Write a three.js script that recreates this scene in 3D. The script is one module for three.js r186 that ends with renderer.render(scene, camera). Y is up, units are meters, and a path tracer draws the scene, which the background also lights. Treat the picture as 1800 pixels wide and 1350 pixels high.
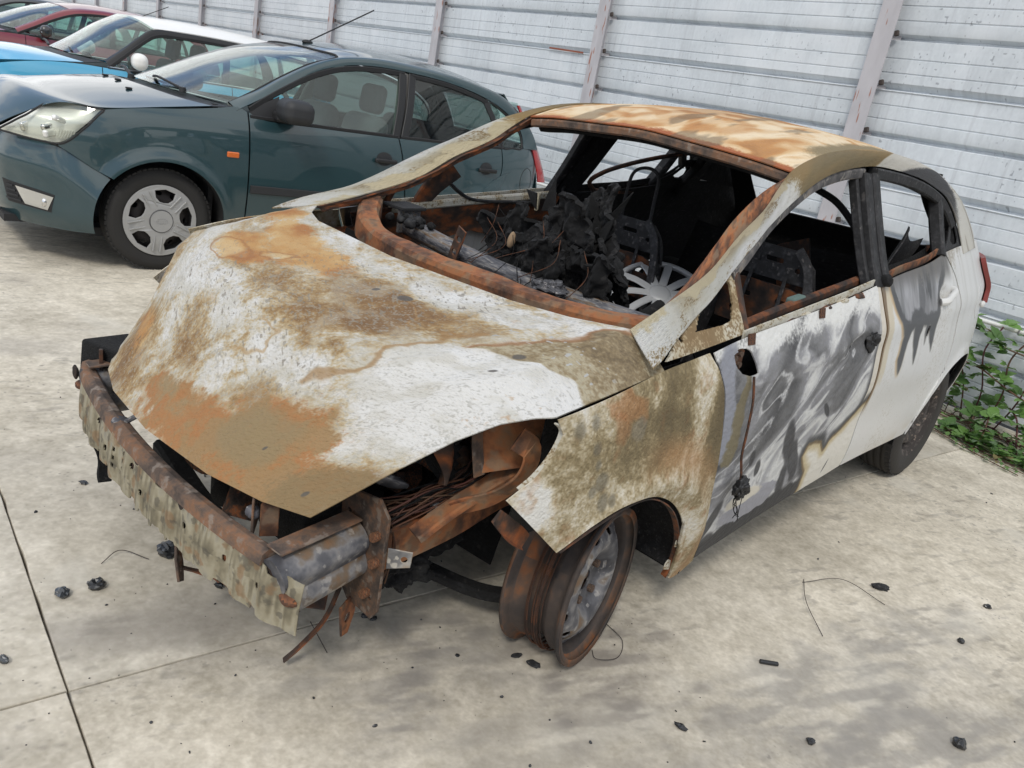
import * as THREE from 'three';
import { mergeGeometries, mergeVertices, toCreasedNormals } from 'three/addons/utils/BufferGeometryUtils.js';
import { RoundedBoxGeometry } from 'three/addons/geometries/RoundedBoxGeometry.js';
import { FontLoader } from 'three/addons/loaders/FontLoader.js';
import { TextGeometry } from 'three/addons/geometries/TextGeometry.js';

// ---------- camera ----------
const scene = new THREE.Scene();
const camera = new THREE.PerspectiveCamera(50.46, 1024 / 768, 0.05, 400);
camera.position.set(0, 1.360, 0);
camera.rotation.order = 'YXZ';
camera.rotation.set(-0.333212, 0.849312, 0.192409);
scene.add(camera);
const renderer = new THREE.WebGLRenderer({ antialias: true });
renderer.setSize(1024, 768);
renderer.toneMapping = THREE.LinearToneMapping;
renderer.toneMappingExposure = 1.0;
renderer.shadowMap.enabled = true;

// ---------- noise ----------
function h3(x, y, z) { let n = Math.imul(x, 374761393) ^ Math.imul(y, 668265263) ^ Math.imul(z, 2147483647 ^ 0x5bd1e995); n = Math.imul(n ^ (n >>> 13), 1274126177); n ^= n >>> 16; return (n >>> 0) / 4294967296; }
function n2(x, y, s = 0) {
  const xi = Math.floor(x), yi = Math.floor(y); let fx = x - xi, fy = y - yi;
  fx = fx * fx * (3 - 2 * fx); fy = fy * fy * (3 - 2 * fy);
  const a = h3(xi, yi, s), b = h3(xi + 1, yi, s), c = h3(xi, yi + 1, s), d = h3(xi + 1, yi + 1, s);
  return a + (b - a) * fx + (c - a) * fy + (a - b - c + d) * fx * fy;
}
function n3(x, y, z, s = 0) {
  const zi = Math.floor(z); let fz = z - zi; fz = fz * fz * (3 - 2 * fz);
  const a = n2(x, y, zi * 7 + s), b = n2(x, y, zi * 7 + 7 + s); return a + (b - a) * fz;
}
function fbm(x, y, o = 4, s = 0) { let a = 0, w = 0.5, t = 0; for (let i = 0; i < o; i++) { a += w * n2(x, y, s + i * 131); t += w; x = x * 2.03 + 11.3; y = y * 2.03 + 5.7; w *= 0.5; } return a / t; }
function fbm3(x, y, z, o = 4, s = 0) { let a = 0, w = 0.5, t = 0; for (let i = 0; i < o; i++) { a += w * n3(x, y, z, s + i * 131); t += w; x = x * 2.03 + 3.1; y = y * 2.03 + 7.7; z = z * 2.03 + 1.9; w *= 0.5; } return a / t; }
const sm = (a, b, x) => { const t = Math.min(1, Math.max(0, (x - a) / (b - a))); return t * t * (3 - 2 * t); };
const mix = (a, b, t) => a + (b - a) * t;
const clamp = (x, a = 0, b = 1) => Math.min(b, Math.max(a, x));
function rng(seed) { let s = seed >>> 0; return () => { s = (s + 0x6D2B79F5) >>> 0; let t = Math.imul(s ^ (s >>> 15), 1 | s); t = (t + Math.imul(t ^ (t >>> 7), 61 | t)) ^ t; return ((t ^ (t >>> 14)) >>> 0) / 4294967296; }; }

// ---------- sky: bright broken cloud, and a veiled high sun ----------
{
  const W = 1024, H = 512, d = new Float32Array(W * H * 4);
  for (let j = 0; j < H; j++) {
    const el = ((j + 0.5) / H - 0.5) * Math.PI, sy = Math.sin(el), cy = Math.cos(el);
    for (let i = 0; i < W; i++) {
      const az = ((i + 0.5) / W - 0.5) * 2 * Math.PI, x = Math.cos(az) * cy, z = Math.sin(az) * cy;
      const k = (j * W + i) * 4; let r, g, b;
      if (sy > -0.02) {
        const t = Math.pow(clamp(sy), 0.55);
        r = mix(0.70, 0.21, t); g = mix(0.81, 0.38, t); b = mix(0.96, 0.74, t);
        const q = 1 / (Math.max(sy, 0) + 0.22), px = x * q, pz = z * q;
        const wx = px * 1.3 + 1.2 * fbm(px * 1.1, pz * 1.1, 3, 5), wz = pz * 1.9 + 1.2 * fbm(px * 1.1 + 9, pz * 1.1, 3, 8);
        const c = fbm(wx * 1.25, wz * 1.25, 6, 40), cov = sm(0.38, 0.60, c + 0.03 * (1 - t));
        const br = (1.12 + 0.22 * (1 - t)) + 0.55 * (fbm(wx * 2.1 + 4, wz * 2.1, 4, 77) - 0.35);
        r = mix(r, br * 1.0, cov * 0.95); g = mix(g, br * 1.0, cov * 0.95); b = mix(b, br * 0.995, cov * 0.95);
      } else { r = 0.30; g = 0.29; b = 0.28; }
      d[k] = r; d[k + 1] = g; d[k + 2] = b; d[k + 3] = 1;
    }
  }
  const sky = new THREE.DataTexture(d, W, H, THREE.RGBAFormat, THREE.FloatType);
  sky.mapping = THREE.EquirectangularReflectionMapping; sky.magFilter = THREE.LinearFilter; sky.minFilter = THREE.LinearFilter; sky.needsUpdate = true;
  scene.background = sky; scene.environment = sky;
  scene.backgroundIntensity = 1.0; scene.environmentIntensity = 1.0;
}
const sun = new THREE.DirectionalLight(new THREE.Color(1.0, 0.955, 0.88), 1.5);
sun.position.set(5.5, 14, 7.5); sun.target.position.set(-3, 0, -3);
sun.castShadow = true; sun.shadow.radius = 20; sun.shadow.mapSize.set(2048, 2048);
Object.assign(sun.shadow.camera, { left: -16, right: 16, top: 16, bottom: -16, near: 1, far: 60 });
scene.add(sun, sun.target);

// ---------- builders ----------
const V = (x, y, z) => new THREE.Vector3(x, y, z);
const taken = new Map();
function numbered(n) { const k = taken.get(n) || 0; taken.set(n, k + 1); return k ? n + '_' + String(k).padStart(3, '0') : n; }
function lit(o) { o.castShadow = true; o.receiveShadow = true; return o; }
function part(parent, name, geo, mat, label) { const m = lit(new THREE.Mesh(geo, mat)); m.name = name; parent.add(m); if (label) m.userData.label = label; return m; }
function thing(name, label, category, group) { const g = new THREE.Group(); g.name = numbered(name); g.userData = { label, category }; if (group) g.userData.group = group; scene.add(g); return g; }
function solo(name, geo, mat, label, category, group) { const m = lit(new THREE.Mesh(geo, mat)); m.name = numbered(name); m.userData = { label, category }; if (group) m.userData.group = group; scene.add(m); return m; }
function struct(name, geo, mat) { const m = lit(new THREE.Mesh(geo, mat)); m.name = numbered(name); m.userData = { kind: 'structure' }; scene.add(m); return m; }

function G(pos, idx, uv) { const g = new THREE.BufferGeometry(); g.setAttribute('position', new THREE.Float32BufferAttribute(pos, 3)); if (uv) g.setAttribute('uv', new THREE.Float32BufferAttribute(uv, 2)); if (idx) g.setIndex(idx); g.computeVertexNormals(); return g; }
function merge(list) {
  const L = list.map(g => { let q = g.index ? g.toNonIndexed() : g; if (!q.attributes.uv) q.setAttribute('uv', new THREE.Float32BufferAttribute(new Float32Array(q.attributes.position.count * 2), 2)); if (!q.attributes.normal) q.computeVertexNormals(); for (const k of Object.keys(q.attributes)) if (!['position', 'normal', 'uv'].includes(k)) q.deleteAttribute(k); return q; });
  return mergeGeometries(L, false);
}
// uv in metres by the axis each face points along
function cubeUV(g, s = 1, ox = 0, oy = 0) {
  const q = g.index ? g.toNonIndexed() : g, p = q.attributes.position, n = p.count, uv = new Float32Array(n * 2);
  const a = V(), b = V(), c = V();
  for (let i = 0; i < n; i += 3) {
    a.fromBufferAttribute(p, i); b.fromBufferAttribute(p, i + 1); c.fromBufferAttribute(p, i + 2);
    const nn = b.clone().sub(a).cross(c.clone().sub(a)), ax = Math.abs(nn.x), ay = Math.abs(nn.y), az = Math.abs(nn.z);
    [a, b, c].forEach((v, k) => { const w = ax > ay && ax > az ? [v.z, v.y] : ay > az ? [v.x, v.z] : [v.x, v.y]; uv[(i + k) * 2] = w[0] * s + ox; uv[(i + k) * 2 + 1] = w[1] * s + oy; });
  }
  q.setAttribute('uv', new THREE.BufferAttribute(uv, 2)); return q;
}
const crv = (pts, closed = false) => new THREE.CatmullRomCurve3(pts.map(p => p.isVector3 ? p : V(...p)), closed, 'centripetal');
const poly = pts => { const p = pts.map(q => V(...q)), d = [0]; for (let i = 1; i < p.length; i++) d.push(d[i - 1] + p[i].distanceTo(p[i - 1])); return t => { const s = clamp(t) * d[d.length - 1]; let i = 1; while (i < d.length - 1 && d[i] < s) i++; const f = (s - d[i - 1]) / (d[i] - d[i - 1] || 1); return p[i - 1].clone().lerp(p[i], f); }; };
const sp = pts => { const c = crv(pts), N = 240; c.arcLengthDivisions = 300; const tab = c.getSpacedPoints(N); return t => { const x = clamp(t) * N, i = Math.min(N - 1, Math.floor(x)); return tab[i].clone().lerp(tab[i + 1], x - i); }; };
// Coons patch of four curves: c0(u) at v=0, c1(u) at v=1, d0(v) at u=0, d1(v) at u=1
function coons(c0, c1, d0, d1) {
  const p00 = c0(0), p10 = c0(1), p01 = c1(0), p11 = c1(1);
  return (u, v) => {
    const r = c0(u).multiplyScalar(1 - v).addScaledVector(c1(u), v).addScaledVector(d0(v), 1 - u).addScaledVector(d1(v), u);
    return r.addScaledVector(p00, -(1 - u) * (1 - v)).addScaledVector(p10, -u * (1 - v)).addScaledVector(p01, -(1 - u) * v).addScaledVector(p11, -u * v);
  };
}
const inPoly = (P, x, y) => { let c = false; for (let i = 0, j = P.length - 1; i < P.length; j = i++) { const [xi, yi] = P[i], [xj, yj] = P[j]; if ((yi > y) !== (yj > y) && x < (xj - xi) * (y - yi) / (yj - yi) + xi) c = !c; } return c; };
function nearPoly(P, x, y) { let bd = 1e9, bx = x, by = y; for (let i = 0, j = P.length - 1; i < P.length; j = i++) { const [x0, y0] = P[j], [x1, y1] = P[i], dx = x1 - x0, dy = y1 - y0, t = clamp(((x - x0) * dx + (y - y0) * dy) / (dx * dx + dy * dy || 1)), qx = x0 + t * dx, qy = y0 + t * dy, dd = (qx - x) ** 2 + (qy - y) ** 2; if (dd < bd) { bd = dd; bx = qx; by = qy; } } return [bx, by, Math.sqrt(bd)]; }
// sheet with thickness th (behind the face), from fn(u,v); holes: polygons in the two named axes
function shell(fn, nu, nv, th, o = {}) {
  const P = [], uv = [], W = nu + 1, flip = o.flip ? -1 : 1, A = o.axes || ['x', 'y'];
  for (let j = 0; j <= nv; j++) for (let i = 0; i <= nu; i++) { const u = i / nu, v = j / nv, p = fn(u, v); P.push(p); uv.push(o.uv ? o.uv(p, u, v) : [u, v]); }
  const dead = new Uint8Array(nu * nv);
  for (const H of o.holes || []) {
    for (let j = 0; j < nv; j++) for (let i = 0; i < nu; i++) { const a = P[j * W + i], b = P[j * W + W + i + 1], c = P[j * W + i + 1], d = P[j * W + W + i]; if (inPoly(H, (a[A[0]] + b[A[0]] + c[A[0]] + d[A[0]]) / 4, (a[A[1]] + b[A[1]] + c[A[1]] + d[A[1]]) / 4)) dead[j * nu + i] = 1; }
    for (let j = 0; j <= nv; j++) for (let i = 0; i <= nu; i++) {
      let nd = 0, nl = 0; for (const [a, b] of [[0, 0], [-1, 0], [0, -1], [-1, -1]]) { const ii = i + a, jj = j + b; if (ii < 0 || jj < 0 || ii >= nu || jj >= nv) continue; dead[jj * nu + ii] ? nd++ : nl++; }
      if (nd && nl) { const p = P[j * W + i], [x, y, d] = nearPoly(H, p[A[0]], p[A[1]]); if (d < (o.snap || 0.05)) { p[A[0]] = x; p[A[1]] = y; if (o.uv) uv[j * W + i] = o.uv(p, i / nu, j / nv); } }
    }
  }
  const alive = (i, j) => i >= 0 && j >= 0 && i < nu && j < nv && !dead[j * nu + i];
  const idx = [];
  for (let j = 0; j < nv; j++) for (let i = 0; i < nu; i++) { if (dead[j * nu + i]) continue; const a = j * W + i, b = a + 1, c = a + W, d = c + 1; if (flip > 0) idx.push(a, b, d, a, d, c); else idx.push(a, d, b, a, c, d); }
  const flatUV = uv.flat(), outer = G(P.flatMap(p => [p.x, p.y, p.z]), idx, flatUV);
  if (!th) return outer;
  const N = outer.attributes.normal, Q = P.map((p, k) => p.clone().addScaledVector(V(N.getX(k), N.getY(k), N.getZ(k)), -th));
  const inner = G(Q.flatMap(p => [p.x, p.y, p.z]), idx.map((_, k) => idx[k - k % 3 + 2 - k % 3]), flatUV);
  const rp = [], ru = [];
  const quad = (k, l) => { for (const [p, m] of [[P[k], k], [Q[k], k], [Q[l], l], [P[k], k], [Q[l], l], [P[l], l]]) { rp.push(p.x, p.y, p.z); ru.push(...uv[m]); } };
  for (let j = 0; j < nv; j++) for (let i = 0; i < nu; i++) {
    if (dead[j * nu + i]) continue; const a = j * W + i, b = a + 1, c = a + W, d = c + 1;
    if (!alive(i, j - 1)) quad(a, b); if (!alive(i + 1, j)) quad(b, d); if (!alive(i, j + 1)) quad(d, c); if (!alive(i - 1, j)) quad(c, a);
  }
  return merge([outer, inner, G(rp, null, ru)]);
}
// sweep a closed profile [[a,b]..] along a curve; a runs along side = T x up, b along up
function sweep(curve, prof, n, o = {}) {
  const up0 = o.up || V(0, 1, 0), pos = [], uv = [], idx = [], m = prof.length; let L = 0, prev = null;
  const per = [0]; for (let k = 1; k <= m; k++) { const a = prof[k - 1], b = prof[k % m]; per.push(per[k - 1] + Math.hypot(a[0] - b[0], a[1] - b[1])); }
  for (let i = 0; i <= n; i++) {
    const t = i / n, p = curve.getPointAt(t), T = curve.getTangentAt(t), up = typeof up0 === 'function' ? up0(t) : up0, s = T.clone().cross(up).normalize(), u = s.clone().cross(T).normalize();
    if (prev) L += p.distanceTo(prev); prev = p; const sc = o.scale ? o.scale(t) : 1, tw = o.twist ? o.twist(t) : 0, ct = Math.cos(tw), st = Math.sin(tw);
    for (let k = 0; k <= m; k++) { let [a, b] = prof[k % m]; [a, b] = [(a * ct - b * st) * sc, (a * st + b * ct) * sc]; pos.push(p.x + s.x * a + u.x * b, p.y + s.y * a + u.y * b, p.z + s.z * a + u.z * b); uv.push(L, per[k]); }
  }
  const W = m + 1;
  for (let i = 0; i < n; i++) for (let k = 0; k < m; k++) { const a = i * W + k, b = a + 1, c = a + W, d = c + 1; idx.push(a, c, b, b, c, d); }
  let g = G(pos, idx, uv).toNonIndexed();
  if (!o.round) { g = toCreasedNormals(g, 0.6); }
  const caps = [];
  for (const i of [0, n]) { const sh = THREE.ShapeUtils.triangulateShape(prof.map(p => new THREE.Vector2(p[0], p[1])), []); const cp = [], cu = []; for (const f of sh) for (const k of (i ? f : [f[0], f[2], f[1]])) { const q = (i * W + k) * 3; cp.push(pos[q], pos[q + 1], pos[q + 2]); cu.push(prof[k][0], prof[k][1]); } caps.push(G(cp, null, cu)); }
  return merge([g, ...caps]);
}
const ring = (r, n = 8, sx = 1, sy = 1) => Array.from({ length: n }, (_, i) => [Math.cos(i / n * 2 * Math.PI) * r * sx, Math.sin(i / n * 2 * Math.PI) * r * sy]);
const rect = (w, h, c = 0) => c ? [[-w / 2 + c, -h / 2], [w / 2 - c, -h / 2], [w / 2, -h / 2 + c], [w / 2, h / 2 - c], [w / 2 - c, h / 2], [-w / 2 + c, h / 2], [-w / 2, h / 2 - c], [-w / 2, -h / 2 + c]] : [[-w / 2, -h / 2], [w / 2, -h / 2], [w / 2, h / 2], [-w / 2, h / 2]];
const tube = (pts, r, n = 24, k = 7, closed = false) => { const c = crv(pts, closed); const g = new THREE.TubeGeometry(c, n, r, k, closed); if (closed) return g; const caps = [0, 1].map(t => { const s = new THREE.SphereGeometry(r, k, 4); s.translate(...c.getPointAt(t).toArray()); return s; }); return merge([g, ...caps]); };
function box(w, h, d, x = 0, y = 0, z = 0, r = 0) { const g = r ? new RoundedBoxGeometry(w, h, d, 2, r) : new THREE.BoxGeometry(w, h, d); return g.translate(x, y, z); }
const T = (g, { p = [0, 0, 0], r = [0, 0, 0], s = 1 } = {}) => { const m = new THREE.Matrix4().compose(V(...p), new THREE.Quaternion().setFromEuler(new THREE.Euler(...r)), typeof s === 'number' ? V(s, s, s) : V(...s)); return g.applyMatrix4(m); };
// flat plate from an outline in x,y with holes, thickness along z
function plate(out, th, holes = [], bev = 0.0015) {
  const s = new THREE.Shape(out.map(p => new THREE.Vector2(...p))); for (const h of holes) s.holes.push(new THREE.Path(h.map(p => new THREE.Vector2(...p))));
  return new THREE.ExtrudeGeometry(s, { depth: th - 2 * bev, bevelEnabled: bev > 0, bevelThickness: bev, bevelSize: bev, bevelSegments: 1, curveSegments: 6 }).translate(0, 0, -th / 2 + bev);
}
const circ = (x, y, r, n = 10, sy = 1) => Array.from({ length: n }, (_, i) => [x + Math.cos(i / n * 2 * Math.PI) * r, y + Math.sin(i / n * 2 * Math.PI) * r * sy]);
function lump(r, seed, detail = 3, amp = 0.5, f = 2.2, sq = [1, 1, 1]) {
  let g = mergeVertices(new THREE.IcosahedronGeometry(1, detail).deleteAttribute('normal').deleteAttribute('uv')); const p = g.attributes.position;
  for (let i = 0; i < p.count; i++) { const v = V().fromBufferAttribute(p, i); const k = 1 + amp * (fbm3(v.x * f + seed, v.y * f + seed * 1.7, v.z * f, 4, seed * 13 | 0) * 2 - 1) + (detail > 9 ? 0.10 * (fbm3(v.x * f * 5 + seed, v.y * f * 5, v.z * f * 5, 3, seed) * 2 - 1) : 0); v.multiplyScalar(k * r); p.setXYZ(i, v.x * sq[0], v.y * sq[1], v.z * sq[2]); }
  g.computeVertexNormals(); return cubeUV(g);
}
const lin = (r, g, b) => new THREE.Color().setRGB(r, g, b);
const mat = (c, rough = 0.9, metal = 0, o = {}) => new THREE.MeshPhysicalMaterial({ color: Array.isArray(c) ? lin(...c) : c, roughness: rough, metalness: metal, side: THREE.DoubleSide, ...o });
// computed textures: fn(u, v, out) fills out[0..2] with sRGB 0..255
const TQ = 1;
function tex(w, h, fn, o = {}) {
  w = Math.round(w * TQ); h = Math.round(h * TQ);
  const d = new Uint8Array(w * h * 4), c = [0, 0, 0];
  for (let j = 0; j < h; j++) for (let i = 0; i < w; i++) { fn((i + 0.5) / w, (j + 0.5) / h, c); const k = (j * w + i) * 4; d[k] = clamp(c[0], 0, 255); d[k + 1] = clamp(c[1], 0, 255); d[k + 2] = clamp(c[2], 0, 255); d[k + 3] = 255; }
  const t = new THREE.DataTexture(d, w, h, THREE.RGBAFormat); t.magFilter = THREE.LinearFilter; t.minFilter = THREE.LinearMipmapLinearFilter; t.generateMipmaps = true; t.wrapS = t.wrapT = o.wrap || THREE.RepeatWrapping; if (o.srgb !== false) t.colorSpace = THREE.SRGBColorSpace; if (o.repeat) t.repeat.set(o.repeat, o.repeat); t.needsUpdate = true; return t;
}
// noise that repeats after n cells
function tn(u, v, n, s) { const x = u * n, y = v * n, xi = Math.floor(x), yi = Math.floor(y); let fx = x - xi, fy = y - yi; fx = fx * fx * (3 - 2 * fx); fy = fy * fy * (3 - 2 * fy); const m = k => ((k % n) + n) % n; const a = h3(m(xi), m(yi), s), b = h3(m(xi + 1), m(yi), s), c = h3(m(xi), m(yi + 1), s), d = h3(m(xi + 1), m(yi + 1), s); return a + (b - a) * fx + (c - a) * fy + (a - b - c + d) * fx * fy; }
function tfbm(u, v, n, o, s) { let a = 0, w = 0.5, t = 0; for (let i = 0; i < o; i++) { a += w * tn(u, v, n << i, s + i * 17); t += w; w *= 0.5; } return a / t; }
const ramp = (stops, x, out) => { let i = 1; while (i < stops.length - 1 && stops[i][0] < x) i++; const [a, ca] = stops[i - 1], [b, cb] = stops[i], t = clamp((x - a) / (b - a)); for (let k = 0; k < 3; k++) out[k] = mix(ca[k], cb[k], t); return out; };
const blend = (o, c, t) => { for (let k = 0; k < 3; k++) o[k] = mix(o[k], c[k], t); };
// smooth curve through tabulated values
function pchip(X, Y) {
  const n = X.length, h = [], s = [], m = []; for (let i = 0; i < n - 1; i++) { h.push(X[i + 1] - X[i]); s.push((Y[i + 1] - Y[i]) / h[i]); }
  m[0] = s[0]; m[n - 1] = s[n - 2]; for (let i = 1; i < n - 1; i++) m[i] = (s[i - 1] * h[i] + s[i] * h[i - 1]) / (h[i - 1] + h[i]);
  return x => { x = clamp(x, X[0], X[n - 1]); let i = 0; while (i < n - 2 && X[i + 1] < x) i++; const t = (x - X[i]) / h[i], t2 = t * t, t3 = t2 * t; return (2 * t3 - 3 * t2 + 1) * Y[i] + (t3 - 2 * t2 + t) * h[i] * m[i] + (-2 * t3 + 3 * t2) * Y[i + 1] + (t3 - t2) * h[i] * m[i + 1]; };
}
const TMP = [0, 0, 0];
// ---------- ground: large concrete slabs with open joints ----------
const grainBump = tex(512, 512, (u, v, o) => { const a = tfbm(u, v, 32, 4, 3), b = tfbm(u, v, 8, 3, 9); o[0] = o[1] = o[2] = 255 * clamp(0.5 + 0.55 * (a - 0.5) + 0.5 * (b - 0.5)); }, { srgb: false });
function concrete(x, z, o, special) {       // x, z in metres
  const a = fbm(x * 0.55, z * 0.55, 4, 21), b = fbm(x * 2.6 + 5, z * 2.6, 5, 33), c = fbm(x * 14, z * 14, 4, 51), f = n2(x * 120, z * 120, 61), f2 = n2(x * 260, z * 260, 62);
  let l = 188 + 20 * (a - 0.5) + 40 * (b - 0.5) + 36 * (c - 0.5) + 20 * (n2(x * 55, z * 55, 63) - 0.5) + 18 * (f - 0.5) + 14 * (f2 - 0.5);
  o[0] = l + 5 + 8 * (a - 0.5); o[1] = l - 3 + 5 * (a - 0.5); o[2] = l - 19;
  // grey smears pulled along the drive direction
  const sx = x * 0.97 + z * 0.23, sz = z * 0.97 - x * 0.23;
  const st = fbm(sx * 3.0 + 3, sz * 1.0, 5, 71), sg = sm(0.53, 0.76, st) * sm(0.33, 0.6, fbm(x * 0.8 + 2, z * 0.8, 3, 72));
  blend(o, [136, 130, 122], 0.55 * sg);
  const sp = 0.7 * sm(0.62, 0.76, fbm(sx * 40, sz * 14, 4, 91)) * sm(0.42, 0.62, fbm(x * 1.1, z * 1.1, 3, 92)); blend(o, [112, 107, 100], 0.42 * sp);
  const dk = 0.8 * sm(0.80, 0.88, 0.7 * n2(x * 95, z * 95, 95) + 0.3 * n2(x * 200, z * 200, 98)) * sm(0.45, 0.65, fbm(x * 1.7, z * 1.7, 3, 96)); blend(o, [90, 86, 82], 0.6 * dk);
  const lt = sm(0.62, 0.8, fbm(x * 4.2, z * 4.2 + 7, 4, 97)); blend(o, [205, 200, 188], 0.4 * lt);
  if (special) special(x, z, o);
}
function slabTex(x0, z0, w, h, special, n = 2048) { return tex(n, n, (u, v, o) => concrete(x0 + u * w, z0 + v * h, o, special), { wrap: THREE.MirroredRepeatWrapping }); }
const blob = (x, y, cx, cy, rx, ry, a = 0) => { const c = Math.cos(a), s = Math.sin(a), dx = x - cx, dy = y - cy; const p = (dx * c + dy * s) / rx, q = (-dx * s + dy * c) / ry; return Math.sqrt(p * p + q * q); };
const JX = -1.577, JZ = -0.306, FZ = -5.56;     // the two open joints and the line of the fence
const nearStains = (x, z, o) => {
  // soot trodden and washed about the burnt car, and the black tyre scuff to its left
  const w = fbm(x * 5, z * 5, 4, 11), w2 = fbm(x * 16 + 3, z * 16, 3, 12);
  const br = sm(0.30, 0.66, fbm((x + 0.25 * z) * 26, (z - 0.25 * x) * 9, 4, 13)), s = (k, col, t, lo = 1.0, hi = 0.25) => blend(o, col, t * (0.25 + 0.75 * br) * sm(lo, hi, k + 0.9 * (w - 0.5) + 0.5 * (w2 - 0.5)));
  s(blob(x, z, -0.9, -1.15, 0.75, 0.42, 0.3), [150, 144, 134], 0.45);
  s(blob(x, z, -0.45, -1.0, 0.6, 0.14, 0.5), [136, 130, 122], 0.5);
  s(blob(x, z, -0.05, -1.55, 0.10, 0.75, 0.16), [70, 68, 66], 0.85);
  s(blob(x, z, 0.06, -2.2, 0.09, 0.6, 0.16), [88, 85, 82], 0.75);
  s(blob(x, z, -0.35, -2.2, 0.35, 0.8, 0.2), [136, 132, 126], 0.7);
  s(blob(x, z, -0.78, -2.2, 0.22, 0.9, 0.12), [138, 134, 128], 0.6);
  s(blob(x, z, -1.15, -1.5, 0.30, 0.35), [110, 104, 98], 0.6);
  s(blob(x, z, -1.6, -1.0, 0.7, 0.5), [140, 135, 128], 0.55);
  s(blob(x, z, -1.25, -0.95, 0.4, 0.12, 0.8), [118, 114, 110], 0.5);
};
const slabNear = slabTex(JX, FZ, 5.25, JZ - FZ, nearStains, 1792);
const slabFar = slabTex(-30, -8, 5.25, 5.25, null, 896);
const slabFar2 = slabTex(-60, 12, 5.25, 5.25, null, 896);
const concMat = m => mat(0xffffff, 0.88, 0, { map: m, bumpMap: gb, bumpScale: 0.0015, side: THREE.FrontSide });
const gb = grainBump.clone(); gb.repeat.set(9, 9); gb.needsUpdate = true;
const mNear = concMat(slabNear), mFar = concMat(slabFar), mFar2 = concMat(slabFar2);
const ground = struct('ground', new THREE.PlaneGeometry(400, 400).rotateX(-Math.PI / 2).translate(0, -0.03, 0), mat([0.018, 0.017, 0.015], 1));
function slabGeo(x0, x1, z0, z1) {
  const g = 0.0016, c = 0.0022, h = -0.026; x0 += g; x1 -= g; z0 += g; z1 -= g;
  // ragged sawn edge: the joint wanders and chips
  const per = []; const N = 90; const J = (t, s) => 0.0022 * (fbm(t * 14, s, 3, 7) - 0.5) * 2 + (n2(t * 55, s * 3.3, 8) > 0.86 ? 0.003 : 0);
  for (let i = 0; i < N; i++) { const t = i / N; per.push([mix(x0, x1, t), z0 + Math.abs(J(t * (x1 - x0), x0 + z0))]); }
  for (let i = 0; i < N; i++) { const t = i / N; per.push([x1 - Math.abs(J(t * (z1 - z0), x1 - z0)), mix(z0, z1, t)]); }
  for (let i = 0; i < N; i++) { const t = i / N; per.push([mix(x1, x0, t), z1 - Math.abs(J(t * (x1 - x0), x0 * 2 + z1))]); }
  for (let i = 0; i < N; i++) { const t = i / N; per.push([x0 + Math.abs(J(t * (z1 - z0), x0 * 3 + z1)), mix(z1, z0, t)]); }
  const cx = (x0 + x1) / 2, cz = (z0 + z1) / 2, ins = ([x, z], d) => [x + Math.sign(cx - x) * (Math.abs(x - cx) > (x1 - x0) / 2 - 0.05 ? d : 0), z + Math.sign(cz - z) * (Math.abs(z - cz) > (z1 - z0) / 2 - 0.05 ? d : 0)];
  const pos = [], uv = [], idx = [], M = per.length, U = (x, z) => uv.push((x - x0) / (x1 - x0), (z - z0) / (z1 - z0));
  for (const [d, y] of [[0, h], [0, -c], [c, 0]]) for (const p of per) { const [x, z] = ins(p, d); pos.push(x, y, z); U(x, z); }
  for (let r = 0; r < 2; r++) for (let i = 0; i < M; i++) { const a = r * M + i, b = r * M + (i + 1) % M; idx.push(a, a + M, b, b, a + M, b + M); }
  const top = []; for (let i = 0; i < M; i++) top.push(new THREE.Vector2(pos[(2 * M + i) * 3], pos[(2 * M + i) * 3 + 2]));
  const t0 = 3 * M; for (let i = 0; i < M; i++) { pos.push(top[i].x, 0, top[i].y); U(top[i].x, top[i].y); }
  for (const f of THREE.ShapeUtils.triangulateShape(top, [])) idx.push(t0 + f[0], t0 + f[2], t0 + f[1]);
  const g2 = G(pos, idx, uv), n = g2.attributes.normal; for (let i = t0; i < t0 + M; i++) n.setXYZ(i, 0, 1, 0); return g2;
}
{
  const xs = [JX + 2 * 5.25, JX + 5.25, JX, JX - 5.25, JX - 10.5, JX - 15.75, JX - 21, JX - 26.25], zs = [JZ + 10.5, JZ + 5.25, JZ, FZ];
  for (let i = 0; i < xs.length - 1; i++) for (let j = 0; j < zs.length - 1; j++) {
    const near = xs[i + 1] === JX && zs[j] === JZ;
    part(ground, 'concrete_slab', slabGeo(xs[i + 1], xs[i], zs[j + 1], zs[j]), near ? mNear : (i + j) % 2 ? mFar : mFar2);
  }
}
// ---------- fence: ribbed sheet panels between rusting steel posts ----------
const panelTex = tex(1024, 1024, (u, v, o) => {
  const x = u * 4, y = v * 4, a = fbm(x * 1.2, y * 1.2, 4, 3), blk = fbm(Math.floor(x * 9 + 0.6 * fbm(x, y * 3, 2, 4)) * 3.1, Math.floor(y * 4) * 2.3, 2, 5), st = fbm(x * 26, y * 1.3, 3, 6), fine = n2(x * 90, y * 60, 7);
  let l = 210 + 16 * (a - 0.5) + 12 * (blk - 0.5) + 14 * (st - 0.5) + 8 * (fine - 0.5);
  o[0] = l - 5; o[1] = l + 1; o[2] = l + 6;
  const drip = sm(0.66, 0.80, fbm(x * 34, y * 2.2 + 9, 3, 16)); blend(o, [172, 175, 180], 0.25 * drip);
  const sp = sm(0.90, 0.94, n2(x * 75, y * 48, 8)) * sm(0.4, 0.6, fbm(x * 3, y * 3, 2, 28)); blend(o, [120, 124, 130], 0.6 * sp);
  const wash = sm(0.56, 0.75, fbm(x * 2.2 + 8, y * 3.0, 4, 18)); blend(o, [222, 226, 230], 0.5 * wash);
});
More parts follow.
